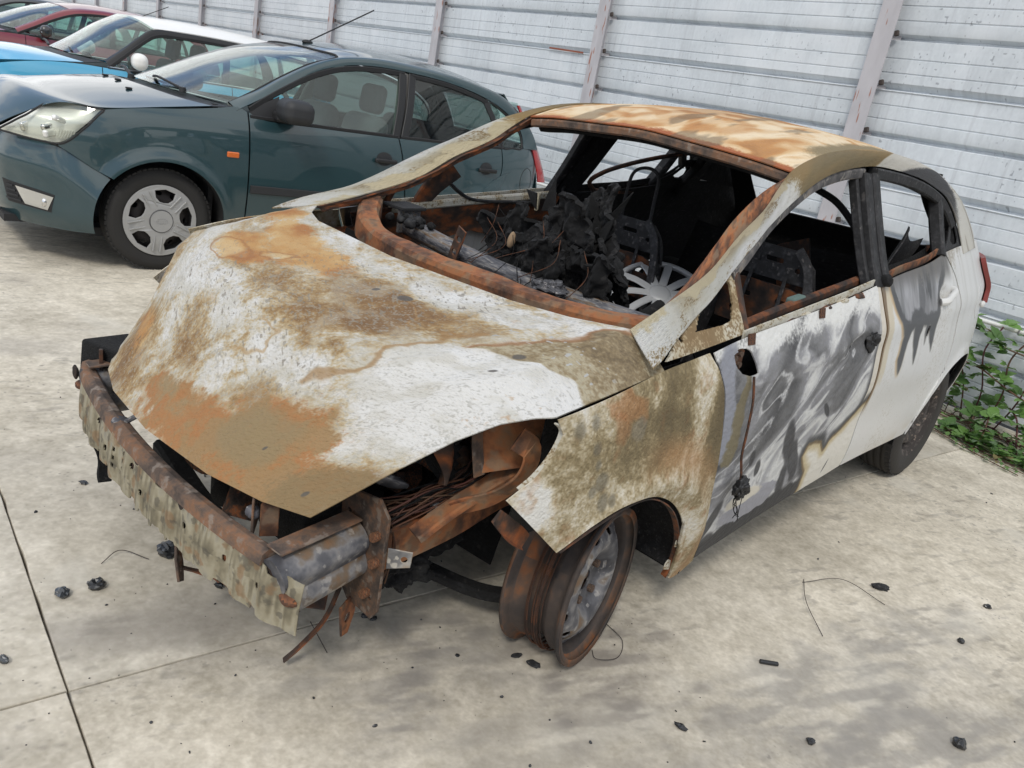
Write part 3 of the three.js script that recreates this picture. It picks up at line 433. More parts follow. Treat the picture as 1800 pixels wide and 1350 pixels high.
const rearTex = tex(1280, 768, (u, v, o) => {
  const x = QX[0] + u * QX[1], y = QY[0] + v * QY[1], g = 0.55 * n2(x * 150, y * 150, 5) + 0.45 * n2(x * 330, y * 330, 6), f = fbm(x * 14, y * 14, 3, 3) - 0.5, a = fbm(x * 3, y * 3, 4, 5);
  const l = 202 + 10 * (a - 0.5); o[0] = l + 1; o[1] = l + 1; o[2] = l - 1;
  const run = fbm(x * 40, y * 3.0, 3, 61); blend(o, [168, 166, 160], 0.35 * sm(0.5, 0.8, run) * sm(0.55, 0.9, y)); gm(o, [176, 172, 162], 0.35 * sm(0.45, 0.7, a), g, 0.3);
  blend(o, [176, 166, 148], 0.5 * sm(0.42, 0.30, y + 0.1 * (a - 0.5)) * sm(0.4, 0.6, fbm(x * 9, y * 9, 3, 62)));
  blend(o, [150, 146, 138], 0.45 * sm(0.04, 0, Math.abs(sd(archR, x, y))) * sm(0.4, 0.62, fbm(x * 12, y * 12, 3, 63)));
  // scorched strip beside the shut line
  const e = x + 1.40; gm(o, [192, 182, 160], 0.8 * sm(-0.075, -0.045, e) * sm(0.6, 0.75, y), 0.3 + 0.4 * g, 0.3); blend(o, [110, 88, 58], sm(-0.012, -0.002, e) * sm(0.55, 0.65, y));
  const s0 = sd(burnTop, x, y) + 0.010 * f * 2;
  blend(o, [178, 146, 98], 0.9 * sm(-0.03, -0.008, s0) * sm(-1.66, -1.55, x)); blend(o, [96, 92, 86], 0.7 * sm(-0.012, 0, s0)); blend(o, [48, 48, 50], sm(-0.002, 0.006, s0));
  const gp = sm(0.02, 0.05, s0) * sm(0.88, 0.94, y + 0.09 * f + 0.05 * (x + 1.7)); const gr = fbm(x * 20, y * 5, 4, 64); ramp([[0.3, [84, 84, 86]], [0.5, [122, 122, 124]], [0.7, [152, 152, 156]]], gr, TMP); gm(o, TMP, gp * sm(0.3, 0.42, gr), 0.3 + 0.3 * g, 0.25);
  blend(o, C.dark, 0.7 * sm(1.2, 0.7, blob(x, y, -1.76, 0.98, 0.03, 0.08, 0.1) + f) * sm(0, 0.02, s0));
  // soot up the back corner
  const cs = sm(1.02, 1.12, y - 0.10 * sm(-2.1, -2.5, x) + 0.15 * (run - 0.5)); gm(o, [150, 142, 128], 0.8 * cs, g, 0.3); blend(o, [70, 66, 62], 0.8 * sm(-2.16, -2.10, x + 0.04 * f) * sm(0.99, 1.06, y));
}, { wrap: THREE.ClampToEdgeWrapping });
const roofTex = tex(1024, 1024, (u, v, o) => {   // u across (z), v back (x)
  const X = u * 1.15, Y = v * 1.6, g = 0.55 * n2(X * 150, Y * 150, 5) + 0.45 * n2(X * 330, Y * 330, 6), f = fbm(X * 12, Y * 12, 3, 3) - 0.5, [m, c, d] = marble(X * 1.5, Y * 0.9, 201);
  ramp([[0.25, [150, 106, 62]], [0.4, [178, 130, 78]], [0.5, [204, 176, 136]], [0.6, [216, 198, 168]], [0.75, [176, 128, 74]]], m + 0.04 * f, o);
  for (const [cx, cy, s] of [[0.42, 0.16, 1], [0.70, 0.14, 0.8], [0.5, 0.45, 1.2]]) { const R = blob(u + 0.06 * c, v + 0.05 * d, cx, cy, 0.20 * s, 0.10 * s); const w = sm(1.9, 0.9, R); blend(o, [216, 198, 168], 0.6 * w * sm(-0.2, 1.0, Math.sin(R * 7 + 3 * c))); blend(o, [172, 122, 72], 0.55 * w * sm(-0.1, 1, -Math.sin(R * 7 + 3 * c))); }
  gm(o, [150, 84, 44], 0.9 * sm(0.035, 0.0, v + 0.03 * f) , 0.3 + 0.5 * g, 0.3); gm(o, [126, 112, 82], sm(0.10, 0.02, u + 0.03 * f) * sm(0.05, 0.2, v), 0.3 + 0.4 * g, 0.3);
  gm(o, [206, 170, 112], 0.7 * sm(0.4, 0.7, v + 0.2 * c) * sm(0.45, 0.6, fbm(X * 4, Y * 4, 3, 9)), g, 0.3);
  blend(o, [92, 80, 62], 0.5 * sm(0.68, 0.76, fbm(X * 9, Y * 4, 4, 19)));
}, { wrap: THREE.ClampToEdgeWrapping });
const railTex = tex(1024, 256, (u, v, o) => {     // u along from the screen foot over the roof to the tail, v across
  const X = u * 3.2, Y = v * 0.16, g = 0.55 * n2(X * 150, Y * 150, 5) + 0.45 * n2(X * 330, Y * 330, 6), f = fbm(X * 12, Y * 12, 3, 3) - 0.5, a = fbm(X * 3, Y * 6, 4, 5), t = u + 0.02 * f;
  ramp([[0.3, C.white], [0.5, [186, 184, 174]], [0.75, [150, 138, 110]]], a, o); gm(o, [122, 104, 72], 0.45 * sm(0.4, 0.7, fbm(X * 6, Y * 8, 4, 9)), g, 0.2);
  gm(o, [180, 168, 138], 0.8 * sm(0.62, 0.85, v + f) * sm(0.40, 0.30, u), 0.2 + 0.6 * g, 0.35);
  const ov = sm(0.30, 0.36, t + 0.05 * (v - 0.5)) * sm(0.62, 0.59, t); ramp([[0.3, [118, 104, 74]], [0.6, [134, 112, 72]]], a, TMP); gm(o, TMP, ov * 1.05, 0.15 + 0.5 * g, 0.25); gm(o, [176, 142, 92], ov * 0.6 * sm(0.5, 0.75, fbm(X * 5, Y * 12, 3, 23)), g, 0.3);
  gm(o, [196, 192, 182], sm(0.595, 0.615, t) * sm(0.75, 0.72, t), 0.3, 0.3); const bk = sm(0.72, 0.78, t + 0.1 * (0.5 - v)) * sm(1.0, 0.9, t + 0.25 * v); gm(o, [62, 62, 64], bk * 1.05, 0.15 + 0.4 * g, 0.3); blend(o, [188, 186, 179], sm(0.86, 0.93, t + 0.10 * (v - 0.5)) * (0.7 + 0.3 * a)); blend(o, [120, 114, 104], 0.6 * sm(0.84, 0.90, t) * sm(0.52, 0.7, fbm(X * 5, Y * 60, 3, 29)));
}, { wrap: THREE.ClampToEdgeWrapping });

const PM = (t, rough = 0.85, o = {}) => mat(0xffffff, rough, 0, { map: t, bumpMap: bump(o.r || 9), bumpScale: 0.0035, ...(o.x || {}) });
M.hood = PM(hoodTex); M.fender = PM(fenderTex); M.door = PM(doorTex, 0.7, { r: 4 }); M.rear = mat(0xffffff, 0.38, 0, { map: rearTex, clearcoat: 0.3, clearcoatRoughness: 0.3 }); M.roof = PM(roofTex, 0.75); M.rail = PM(railTex, 0.8);
// ---------- the burnt hatchback ----------
// car frame: x forward from the front axle, y up, z to the car's right
const car = thing('burnt_hatchback', 'burnt out white hatchback with bare rusted bonnet, empty windows and no front bumper', 'car');
{
  const h = 0.13955, p = -0.034686, f = V(Math.sin(h) * Math.cos(p), Math.sin(p), Math.cos(h) * Math.cos(p)), r = V(-Math.cos(h), 0, Math.sin(h)), u = r.clone().cross(f);
  car.position.set(-1.92219, -0.08811, -1.31221); car.quaternion.setFromRotationMatrix(new THREE.Matrix4().makeBasis(f, u, r));
}
const zy = pchip([0.1, 0.15, 0.25, 0.35, 0.5, 0.65, 0.8, 0.95, 1.0, 1.05, 1.10, 1.155, 1.23, 1.30, 1.353, 1.386, 1.42, 1.46], [0.76, 0.78, 0.80, 0.825, 0.85, 0.858, 0.845, 0.81, 0.79, 0.765, 0.737, 0.71, 0.675, 0.645, 0.622, 0.605, 0.575, 0.50]);
const zx = pchip([-3.3, -3.1, -2.9, -2.6, -2.3, -1.5, -0.3, 0, 0.3, 0.45, 0.55, 0.7], [-0.30, -0.20, -0.10, -0.03, -0.005, 0, 0, 0, -0.02, -0.055, -0.10, -0.22]);
const gs = (d, w) => Math.exp(-d * d / (w * w));
function side(x, y) {                       // half width of the body
  let z = zy(y) + zx(x) - 0.03 * clamp((x + 0.55) / 0.35) * clamp((y - 0.96) / 0.07);
  z += 0.010 * gs(y - (0.845 - 0.03 * x), 0.05) * sm(-0.2, -0.5, x);                       // shoulder
  z -= 0.012 * gs(y - 0.56, 0.10) * sm(-0.4, -0.7, x) * sm(-2.2, -1.9, x);                 // hollow of the doors
  for (const c of [-0.03, -2.49]) z += 0.014 * gs(Math.hypot(x - c, y - 0.31) - 0.345, 0.035) * sm(0.2, 0.4, y);  // arch lips
  return z;
}
const onSide = (s, x, y, off = 0) => V(x, y, s * (side(x, y) + off));
const sideCrv = pts => sp(pts.map(p => [p[0], p[1], 0]));
const sideFn = (s, fn, off = 0, warp) => (u, v) => { const p = fn(u, v); return onSide(s, p.x, p.y, off + (warp ? warp(p.x, p.y) : 0)); };
const sideUV = (X, Y) => p => [(p.x - X[0]) / X[1], (p.y - Y[0]) / Y[1]];

// --- bonnet ---
const mir = a => a.slice(0, -1).reverse().map(p => [p[0], p[1], -p[2]]);
const hoodFront = [[0.668, 0.598, -0.5], [0.72, 0.60, -0.40], [0.765, 0.605, -0.25], [0.79, 0.61, 0]], hoodRear = [[-0.06, 0.922, -0.80], [-0.083, 0.947, -0.745], [-0.075, 0.982, -0.675], [0.02, 0.985, -0.56], [0.085, 0.99, -0.42], [0.125, 0.99, 0]];
const hoodL = [[0.668, 0.598, -0.5], [0.616, 0.638, -0.53], [0.526, 0.716, -0.59], [0.445, 0.794, -0.66], [0.384, 0.845, -0.72], [0.33, 0.864, -0.76], [0.30, 0.872, -0.79], [0.144, 0.897, -0.80], [-0.06, 0.922, -0.80]];
const hoodR = hoodL.map(p => [p[0], p[1], -p[2]]);
const hoodCoons = coons(poly([...hoodFront, ...mir(hoodFront)]), poly([...hoodRear, ...mir(hoodRear)]), poly(hoodL), poly(hoodR));
const hoodFn = (u, v) => {
  const p = hoodCoons(u, v), e = Math.min(1, 12 * Math.min(u, 1 - u, v, 1 - v));
  p.y += 0.02 * 16 * u * (1 - u) * v * (1 - v);
  let d = 0.026 * (fbm(u * 5, v * 4, 3, 301) - 0.5) + 0.011 * (fbm(u * 14, v * 10, 3, 302) - 0.5);       // heat buckles
  for (const [cx, cy, r, k] of [[0.705, 0.62, 0.05, -0.008], [0.645, 0.735, 0.04, -0.006], [0.245, 0.50, 0.05, 0.008], [0.22, 0.60, 0.05, 0.007], [0.30, 0.40, 0.06, 0.006], [0.66, 0.2, 0.05, -0.006], [0.43, 0.26, 0.05, 0.006]]) d += k * gs(blob(u, v, cx, cy, r, r * 1.3), 1);
  p.y += d * e; const cr = Math.abs(u - 0.5); p.y += 0.007 * gs(cr - (0.30 + 0.05 * v), 0.02) * e;         // pressed swage lines
  return p;
};
const hood = part(car, 'bonnet', shell(hoodFn, 120, 84, 0.004, { flip: true }), M.hood, 'warped bonnet mottled with white ash and orange rust');
part(hood, 'bonnet_inner_frame', shell((u, v) => { const p = hoodFn(0.04 + 0.92 * u, 0.03 + 0.94 * v); p.y -= 0.016; return p; }, 40, 28, 0.003, { flip: true, axes: ['x', 'z'], holes: [[[0.15, -0.45], [0.55, -0.3], [0.55, -0.05], [0.2, -0.05]], [[0.15, 0.45], [0.55, 0.3], [0.55, 0.05], [0.2, 0.05]]] }), M.soot);

// --- side panels, built for both sides ---
const railLow = [[0.013, 0.941], [-0.084, 0.980], [-0.272, 1.041], [-0.501, 1.159], [-0.656, 1.232], [-0.842, 1.302], [-1.012, 1.352], [-1.21, 1.384], [-1.456, 1.401], [-1.64, 1.396], [-1.833, 1.381], [-2.048, 1.348], [-2.223, 1.301], [-2.315, 1.235], [-2.36, 1.15], [-2.37, 1.09]];
const railTop = [[-0.071, 0.978, 0.675], [-0.248, 1.023, 0.655], [-0.461, 1.091, 0.633], [-0.611, 1.176, 0.611], [-0.771, 1.25, 0.589], [-0.85, 1.306, 0.574], [-0.934, 1.358, 0.56], [-1.12, 1.412, 0.552], [-1.42, 1.444, 0.548], [-1.76, 1.444, 0.548], [-2.08, 1.418, 0.555], [-2.38, 1.365, 0.565], [-2.60, 1.275, 0.595], [-2.74, 1.17, 0.635], [-2.82, 1.08, 0.66]];
for (const s of [-1, 1]) {
  const F = s < 0;                           // the side with s < 0 is the one in view
  const L = F ? (a => a) : (() => undefined);
  // fender
  const fe = coons(sideCrv([[0.273, 0.568], [0.174, 0.62], [0.085, 0.643], [-0.02, 0.636], [-0.129, 0.588], [-0.215, 0.519], [-0.295, 0.416], [-0.336, 0.317], [-0.345, 0.245], [-0.40, 0.235], [-0.462, 0.262]]),
    sideCrv([[0.312, 0.876], [0.144, 0.905], [-0.03, 0.928], [-0.15, 0.937], [-0.25, 0.942]]),
    poly([[0.273, 0.568, 0], [0.350, 0.645, 0], [0.426, 0.722, 0], [0.395, 0.742, 0], [0.362, 0.761, 0], [0.318, 0.804, 0], [0.297, 0.843, 0], [0.312, 0.876, 0]]), sideCrv([[-0.462, 0.262], [-0.366, 0.499], [-0.328, 0.683], [-0.303, 0.841], [-0.25, 0.942]]));
  const fenGeo = shell(sideFn(s, fe, 0, (x, y) => -0.012 * sm(0.90, 0.95, y) + 0.006 * (fbm(x * 7, y * 7, 3, 81) - 0.5)), 76, 60, 0.004, { flip: !F, uv: sideUV(FX, FY) });
  const fen = part(car, 'front_fender', fenGeo, M.fender, L('front fender of olive and white ash without its headlamp'));
  part(fen, 'fender_flange', sweep(crv([[0.300, 0.86], [0.285, 0.843], [0.306, 0.80], [0.35, 0.755], [0.385, 0.732]].map(([x, y]) => onSide(s, x, y, -0.018))), rect(0.004, 0.016), 24, { up: V(0, 0, 1) }), M.ash);
  part(fen, 'arch_flange', sweep(crv([[0.26, 0.565], [0.17, 0.610], [0.085, 0.633], [-0.02, 0.626], [-0.125, 0.578], [-0.205, 0.512], [-0.285, 0.41], [-0.326, 0.317], [-0.335, 0.25]].map(([x, y]) => onSide(s, x, y, -0.012))), rect(0.003, 0.018), 40, { up: V(0, 0, 1) }), M.brown);
  for (const [x, y] of [[-0.318, 0.385], [-0.332, 0.295]]) part(fen, 'liner_tab', T(plate([[0, -0.012], [0.03, -0.010], [0.034, 0.006], [0.026, 0.018], [0, 0.014]], 0.003, [circ(0.022, 0.004, 0.005)]), { p: [x + 0.002, y, s * (side(x, y) - 0.01)], r: [0, 0, 0.3] }), M.ash);
  // liner and inner wheel house
  part(fen, 'wheel_house', shell((u, v) => { const a = mix(0.75, 3.35, u); return V(-0.03 + 0.40 * Math.cos(a), 0.30 + 0.37 * Math.sin(a), s * mix(mix(0.60, 0.79, sm(0.05, 0.3, u)), 0.42, v)); }, 26, 6, 0.004, {}), M.char);
  part(fen, 'splash_panel', shell((u, v) => V(-0.40 - 0.02 * Math.sin(v * 9), mix(0.24, 0.62, v), s * mix(0.46, 0.80, u)), 10, 12, 0.004), M.frame);
  // front door
  const fd = coons(sideCrv([[-0.470, 0.268], [-0.9, 0.318], [-1.402, 0.352]]), sideCrv([[-0.258, 0.944], [-0.406, 0.962], [-0.75, 0.985], [-1.112, 1.010], [-1.366, 1.034]]),
    sideCrv([[-0.470, 0.268], [-0.374, 0.499], [-0.336, 0.683], [-0.311, 0.841], [-0.258, 0.944]]), sideCrv([[-1.402, 0.352], [-1.38, 0.55], [-1.386, 0.70], [-1.385, 0.848], [-1.38, 0.924], [-1.366, 1.034]]));
  const mh = [[-0.350, 0.925], [-0.375, 0.940], [-0.415, 0.938], [-0.440, 0.928], [-0.458, 0.900], [-0.470, 0.868], [-0.43, 0.866], [-0.385, 0.878], [-0.358, 0.900]];
  const hh = circ(-1.268, 0.862, 0.036, 12, 0.85), kh = circ(-1.105, 0.862, 0.014, 8, 1.6);
  const dent = (x, y) => -0.018 * sm(1, 0.2, blob(x, y, -1.18, 0.86, 0.14, 0.05)) + 0.005 * (fbm(x * 5, y * 6, 3, 82) - 0.5);
  const dr = part(car, 'front_door', shell(sideFn(s, fd, -0.003, dent), 110, 76, 0.004, { flip: !F, uv: sideUV(DX, DY), holes: F ? [mh, hh, kh] : [], snap: 0.012 }), F ? M.door : M.rear, L('front door burnt to swirls of grey and white'));
  part(dr, 'inner_panel', shell(sideFn(s, fd, -0.075), 60, 40, 0.004, { flip: !F, holes: [[[-0.55, 0.42], [-0.95, 0.42], [-1.2, 0.5], [-1.22, 0.8], [-0.9, 0.86], [-0.6, 0.8], [-0.5, 0.6]]], snap: 0.03 }), F ? M.soot : M.brown);
  part(dr, 'belt_flange', sweep(crv([[-0.42, 0.966], [-0.75, 0.992], [-1.10, 1.018], [-1.36, 1.040]].map(([x, y]) => onSide(s, x, y, -0.012))), rect(0.006, 0.022), 20, { up: V(0, 1, 0) }), M.ash);
  part(dr, 'inner_belt_rail', sweep(crv([[-0.44, 0.955], [-0.75, 0.985], [-1.10, 1.012], [-1.33, 1.030]].map(([x, y]) => onSide(s, x, y, -0.07))), rect(0.025, 0.03, 0.006), 20, { up: V(0, 1, 0) }), F ? M.dark : M.ash);
  if (F) {
    const mb = T(plate([[-0.034, -0.034], [0.03, -0.036], [0.036, 0.0], [0.032, 0.034], [-0.01, 0.04], [-0.038, 0.02]], 0.008, [circ(-0.012, 0.016, 0.009), circ(0.014, 0.008, 0.008), circ(-0.016, -0.014, 0.007), circ(0.012, -0.016, 0.007)]), { p: [-0.392, 0.905, -side(-0.39, 0.905) + 0.028] });
    const bk = part(dr, 'mirror_bracket', mb, M.rust, 'rusty mirror bracket in the hole of the door');
    for (const [x, y] of [[-0.404, 0.921], [-0.378, 0.913], [-0.408, 0.891], [-0.38, 0.889]]) part(bk, 'stud', T(new THREE.CylinderGeometry(0.0075, 0.008, 0.014, 8), { p: [x, y, -side(-0.39, 0.905) + 0.022], r: [Math.PI / 2, 0, 0] }), M.rust2);
    const wire = crv([[-0.430, 0.868, -side(-0.43, 0.868) - 0.006], [-0.432, 0.80, -0.862], [-0.436, 0.70, -0.868], [-0.444, 0.64, -0.868], [-0.458, 0.585, -0.875], [-0.462, 0.555, -0.878]]);
    part(dr, 'mirror_cable', new THREE.TubeGeometry(wire, 24, 0.0035, 6), M.brown);
    const ml = part(dr, 'melted_mirror_motor', T(lump(0.024, 3, 9, 0.8, 2.2, [1, 1.3, 0.8]), { p: [-0.462, 0.545, -0.884] }), mat([0.012, 0.012, 0.013], 0.45), 'melted black lump hanging from the mirror cable');
    const rr = rng(5); for (let k = 0; k < 6; k++) { const a = [-0.462 + 0.03 * (rr() - 0.5), 0.52, -0.88]; const pts = [a]; for (let q = 1; q < 4; q++) pts.push([a[0] - 0.02 * q + 0.03 * (rr() - 0.5), 0.52 - 0.035 * q + 0.02 * rr(), -0.872 + 0.012 * (rr() - 0.5)]); part(dr, 'cable_end', new THREE.TubeGeometry(crv(pts), 10, 0.0012, 4), M.char); }
    part(dr, 'melted_handle', T(lump(0.028, 8, 9, 0.8, 2.2, [1, 1.2, 0.7]), { p: [-1.27, 0.864, -side(-1.27, 0.864) + 0.006] }), mat([0.012, 0.012, 0.013], 0.5), 'melted black door handle');
    part(dr, 'tape_remnant', T(box(0.085, 0.026, 0.030, 0, 0, 0, 0.008), { p: [-0.86, 1.002, -0.715], r: [0, 0.03, -0.06] }), mat([0.10, 0.15, 0.135], 0.9), 'pale green wrap left on the window rail');
    for (const [x, y] of [[-0.44, 0.958], [-0.88, 0.985]]) part(dr, 'belt_clip', T(box(0.035, 0.03, 0.004), { p: [x, y, -side(x, y) - 0.001], r: [0.25, 0, 0.05] }), M.brown);
    const br = rng(9); for (let k = 0; k < 6; k++) part(dr, 'seal_remnant', T(lump(0.02, 20 + k, 1, 0.5, 2, [2.2, 0.5, 0.6]), { p: [-0.55 - 0.12 * k - 0.05 * br(), 0.968 + 0.008 * k, -side(-0.6, 0.98) + 0.02] }), k % 2 ? M.brown : M.ash);
  }
  // door window frames: quarter light triangle, front post, upper frame, rear upright
  const tri = coons(sideCrv([[-0.06, 0.945], [-0.2, 0.952], [-0.445, 0.968]]), sideCrv([[-0.11, 0.980], [-0.27, 1.036], [-0.445, 1.125]]), sideCrv([[-0.06, 0.945], [-0.11, 0.980]]), sideCrv([[-0.445, 0.968], [-0.445, 1.125]]));
  part(dr, 'quarter_light_frame', shell(sideFn(s, tri, -0.014), 44, 26, 0.006, { flip: !F, holes: [[[-0.213, 0.990], [-0.262, 1.030], [-0.33, 1.062], [-0.40, 1.095], [-0.415, 1.085], [-0.41, 1.04], [-0.385, 1.002], [-0.345, 0.995]], circ(-0.14, 0.985, 0.010, 5, 1.1), circ(-0.09, 0.968, 0.006, 5)], snap: 0.014, uv: p => [p.x * 1, p.y] }), M.ash);
  part(dr, 'window_post', sweep(crv([[-0.445, 0.95], [-0.45, 1.05], [-0.455, 1.125]].map(([x, y]) => onSide(s, x, y, -0.022))), rect(0.028, 0.022, 0.005), 14, { up: V(0, 0, -s) }), F ? M.brown : M.dark);
  const off = (pts, d) => pts.map(([x, y], i) => { const a = pts[Math.max(0, i - 1)], b = pts[Math.min(pts.length - 1, i + 1)], tx = b[0] - a[0], ty = b[1] - a[1], l = Math.hypot(tx, ty); return [x + ty / l * -d * -1, y - Math.abs(tx) / l * d]; });
  const upper = [[-0.43, 1.100], [-0.501, 1.136], [-0.656, 1.214], [-0.842, 1.283], [-1.012, 1.332], [-1.21, 1.363], [-1.33, 1.372], [-1.385, 1.374]];
  part(dr, 'window_frame', sweep(crv(upper.map(([x, y]) => onSide(s, x, y, x > -0.3 ? -0.035 : -0.020))), rect(0.034, 0.022, 0.005), 60, { up: V(0, 0, -s) }), F ? RM(scaleTex, 0.8, { color: [0.95, 0.9, 0.82] }) : M.soot);
  part(dr, 'rear_upright', sweep(crv([[-1.365, 1.02], [-1.375, 1.12], [-1.39, 1.25], [-1.40, 1.372]].map(([x, y]) => onSide(s, x, y, -0.016))), rect(0.062, 0.03, 0.006), 20, { up: V(0, 0, -s) }), M.frame);
  part(dr, 'glass_run', sweep(crv([[-1.315, 1.02], [-1.325, 1.12], [-1.335, 1.25], [-1.34, 1.35]].map(([x, y]) => onSide(s, x, y, -0.035))), rect(0.022, 0.03, 0.004), 20, { up: V(0, 0, -s) }), M.frame);
  // rear door
  const rd = coons(sideCrv([[-1.410, 0.352], [-1.75, 0.345], [-2.085, 0.335]]), sideCrv([[-1.374, 1.036], [-1.6, 1.055], [-1.9, 1.078], [-2.10, 1.105]]),
    sideCrv([[-1.410, 0.352], [-1.388, 0.55], [-1.394, 0.70], [-1.393, 0.848], [-1.388, 0.924], [-1.374, 1.036]]), sideCrv([[-2.085, 0.335], [-2.10, 0.42], [-2.165, 0.54], [-2.215, 0.70], [-2.22, 0.85], [-2.19, 1.0], [-2.10, 1.105]]));
  const rdent = (x, y) => -0.016 * sm(1, 0.2, blob(x, y, -2.03, 0.955, 0.09, 0.045));
  const dr2 = part(car, 'rear_door', shell(sideFn(s, rd, -0.002, rdent), 90, 70, 0.004, { flip: !F, uv: sideUV(QX, QY), holes: F ? [circ(-1.85, 0.835, 0.016, 8, 1.5)] : [], snap: 0.01 }), M.rear, L('white rear door scorched black under the window'));
  part(dr2, 'inner_panel', shell(sideFn(s, rd, -0.08), 30, 24, 0.004, { flip: !F }), M.soot);
  part(dr2, 'belt_rail', sweep(crv([[-1.42, 1.040], [-1.6, 1.062], [-1.9, 1.085], [-2.09, 1.112]].map(([x, y]) => onSide(s, x, y, -0.02))), rect(0.008, 0.026), 20), F ? M.rust : M.soot);
  part(dr2, 'front_upright', sweep(crv([[-1.43, 1.03], [-1.44, 1.12], [-1.452, 1.25], [-1.462, 1.374]].map(([x, y]) => onSide(s, x, y, -0.012))), rect(0.058, 0.03, 0.006), 20, { up: V(0, 0, -s) }), M.frame);
  part(dr2, 'window_frame', sweep(crv([[-1.462, 1.378], [-1.64, 1.370], [-1.833, 1.354], [-2.048, 1.318], [-2.19, 1.27], [-2.265, 1.20]].map(([x, y]) => onSide(s, x, y, -0.012))), rect(0.04, 0.034, 0.006), 30, { up: V(0, 0, -s) }), M.frame);
  part(dr2, 'rear_upright', sweep(crv([[-2.075, 1.09], [-2.10, 1.18], [-2.125, 1.30]].map(([x, y]) => onSide(s, x, y, -0.022))), rect(0.05, 0.05, 0.008), 14, { up: V(0, 0, -s) }), M.frame);
  if (F) {
    const hg = part(dr2, 'door_handle', sweep(crv([[-1.955, 0.935, -side(-1.955, 0.935) + 0.004], [-1.975, 0.942, -side(-1.975, 0.94) - 0.014], [-2.03, 0.955, -side(-2.03, 0.955) - 0.018], [-2.10, 0.968, -side(-2.10, 0.968) - 0.014], [-2.125, 0.972, -side(-2.125, 0.972) + 0.004]]), ring(0.016, 10, 0.8, 1), 30, { round: true }), mat([0.62, 0.62, 0.6], 0.4), 'white pull handle of the rear door');
    part(dr2, 'soot_lump', T(lump(0.022, 31, 2, 0.4, 2.2), { p: [-1.405, 1.045, -side(-1.4, 1.04) - 0.004] }), M.char);
    part(dr2, 'hanging_trim', shell((u, v) => { const a = V(-1.83, 0.93, -0.62).lerp(V(-2.03, 0.93, -0.62), u), b = V(-1.95, 1.175, -0.615).lerp(V(-2.15, 1.125, -0.615), u); b.y += 0.02 * Math.sin(u * 7); const p = a.lerp(b, v); p.z += 0.03 * Math.sin(u * 3.1) + 0.01 * Math.sin(v * 5); return p; }, 12, 12, 0.005), M.frame, 'curled charred trim leaning in the rear window');
    part(dr2, 'hanging_trim', shell((u, v) => V(mix(-1.98, -2.05, u), 0.96, -0.64).lerp(V(mix(-2.22, -2.26, u), 1.105, -0.63), v), 4, 10, 0.005), M.brown);
  }
  // quarter panel and its wheel house
  const qd = coons(sideCrv([[-2.093, 0.335], [-2.108, 0.42], [-2.17, 0.515], [-2.265, 0.605], [-2.39, 0.65], [-2.53, 0.655], [-2.67, 0.615], [-2.78, 0.52], [-2.84, 0.40], [-2.87, 0.30], [-2.98, 0.29], [-3.05, 0.30]]),
    sideCrv([[-2.108, 1.108], [-2.3, 1.12], [-2.6, 1.125], [-2.85, 1.12]]), sideCrv([[-2.093, 0.335], [-2.108, 0.42], [-2.173, 0.54], [-2.223, 0.70], [-2.228, 0.85], [-2.198, 1.0], [-2.108, 1.108]]), sideCrv([[-3.05, 0.30], [-3.06, 0.6], [-3.0, 0.85], [-2.85, 1.12]]));
  const qp = part(car, 'quarter_panel', shell(sideFn(s, qd, 0), 80, 60, 0.004, { flip: !F, uv: sideUV(QX, QY) }), M.rear, L('white rear quarter panel'));
  part(qp, 'wheel_house', shell((u, v) => { const a = mix(-0.1, 2.75, u); return V(-2.49 + 0.385 * Math.cos(a), 0.30 + 0.372 * Math.sin(a), s * mix(0.79 - 0.05 * sm(0.6, 1, u), 0.45, v)); }, 24, 4, 0.004), M.soot);
  part(qp, 'boot_lining', shell(sideFn(s, qd, -0.03), 24, 18, 0.004, { flip: !F }), M.soot);
  if (F) { const bm = mat([0.01, 0.01, 0.01], 0.6); part(qp, 'fuel_flap', shell((u, v) => { const a = u * 2 * Math.PI, r = 0.075 * v; return onSide(s, -2.60 + r * Math.cos(a), 0.88 + r * Math.sin(a), 0.0015); }, 28, 4, 0.002, { uv: p => [(p.x - QX[0]) / QX[1], (p.y - QY[0]) / QY[1]] }), M.rear); part(qp, 'fuel_knob', T(new THREE.SphereGeometry(0.016, 12, 8), { p: [-2.69, 0.86, -side(-2.69, 0.86) - 0.012], s: [1, 1, 0.7] }), mat([0.6, 0.6, 0.58], 0.4)); }
  // side frame: screen pillar running into the roof rail and the rear pillar, with the screen flange
  const lowC = sideCrv(railLow), topC = sp(railTop.map(([x, y, z]) => [x, y, z * s]));
  const railFn = (u, v) => { const a = lowC(u), lo = onSide(s, a.x, a.y, 0.0), hi = topC(u), p = lo.clone().lerp(hi, v), n = V(0.25, 0.75, s * 0.6).normalize(); return p.addScaledVector(n, 0.02 * Math.sin(v * Math.PI) * Math.min(1, 6 * u)).addScaledVector(n, 0.004 * (fbm(u * 22, v * 3, 3, 83) - 0.5)); };
  const rl = part(car, 'roof_side_rail', shell(railFn, 120, 12, 0.004, { flip: F }), M.rail, L('screen pillar and roof rail of ash and tan scale'));
  const flA = railTop.slice(0, 7), flB = F ? [[-0.22, 0.955, 0.64], [-0.254, 0.973, 0.622], [-0.42, 1.072, 0.60], [-0.53, 1.15, 0.585], [-0.629, 1.218, 0.57], [-0.803, 1.296, 0.547], [-0.971, 1.345, 0.532]] : [[-0.10, 0.965, 0.678], [-0.275, 1.010, 0.658], [-0.487, 1.078, 0.636], [-0.637, 1.163, 0.614], [-0.797, 1.237, 0.592], [-0.875, 1.292, 0.577], [-0.958, 1.342, 0.562]];
  const A1 = sp(flA.map(([x, y, z]) => [x, y, z * s])), B1 = sp(flB.map(([x, y, z]) => [x, y, z * s]));
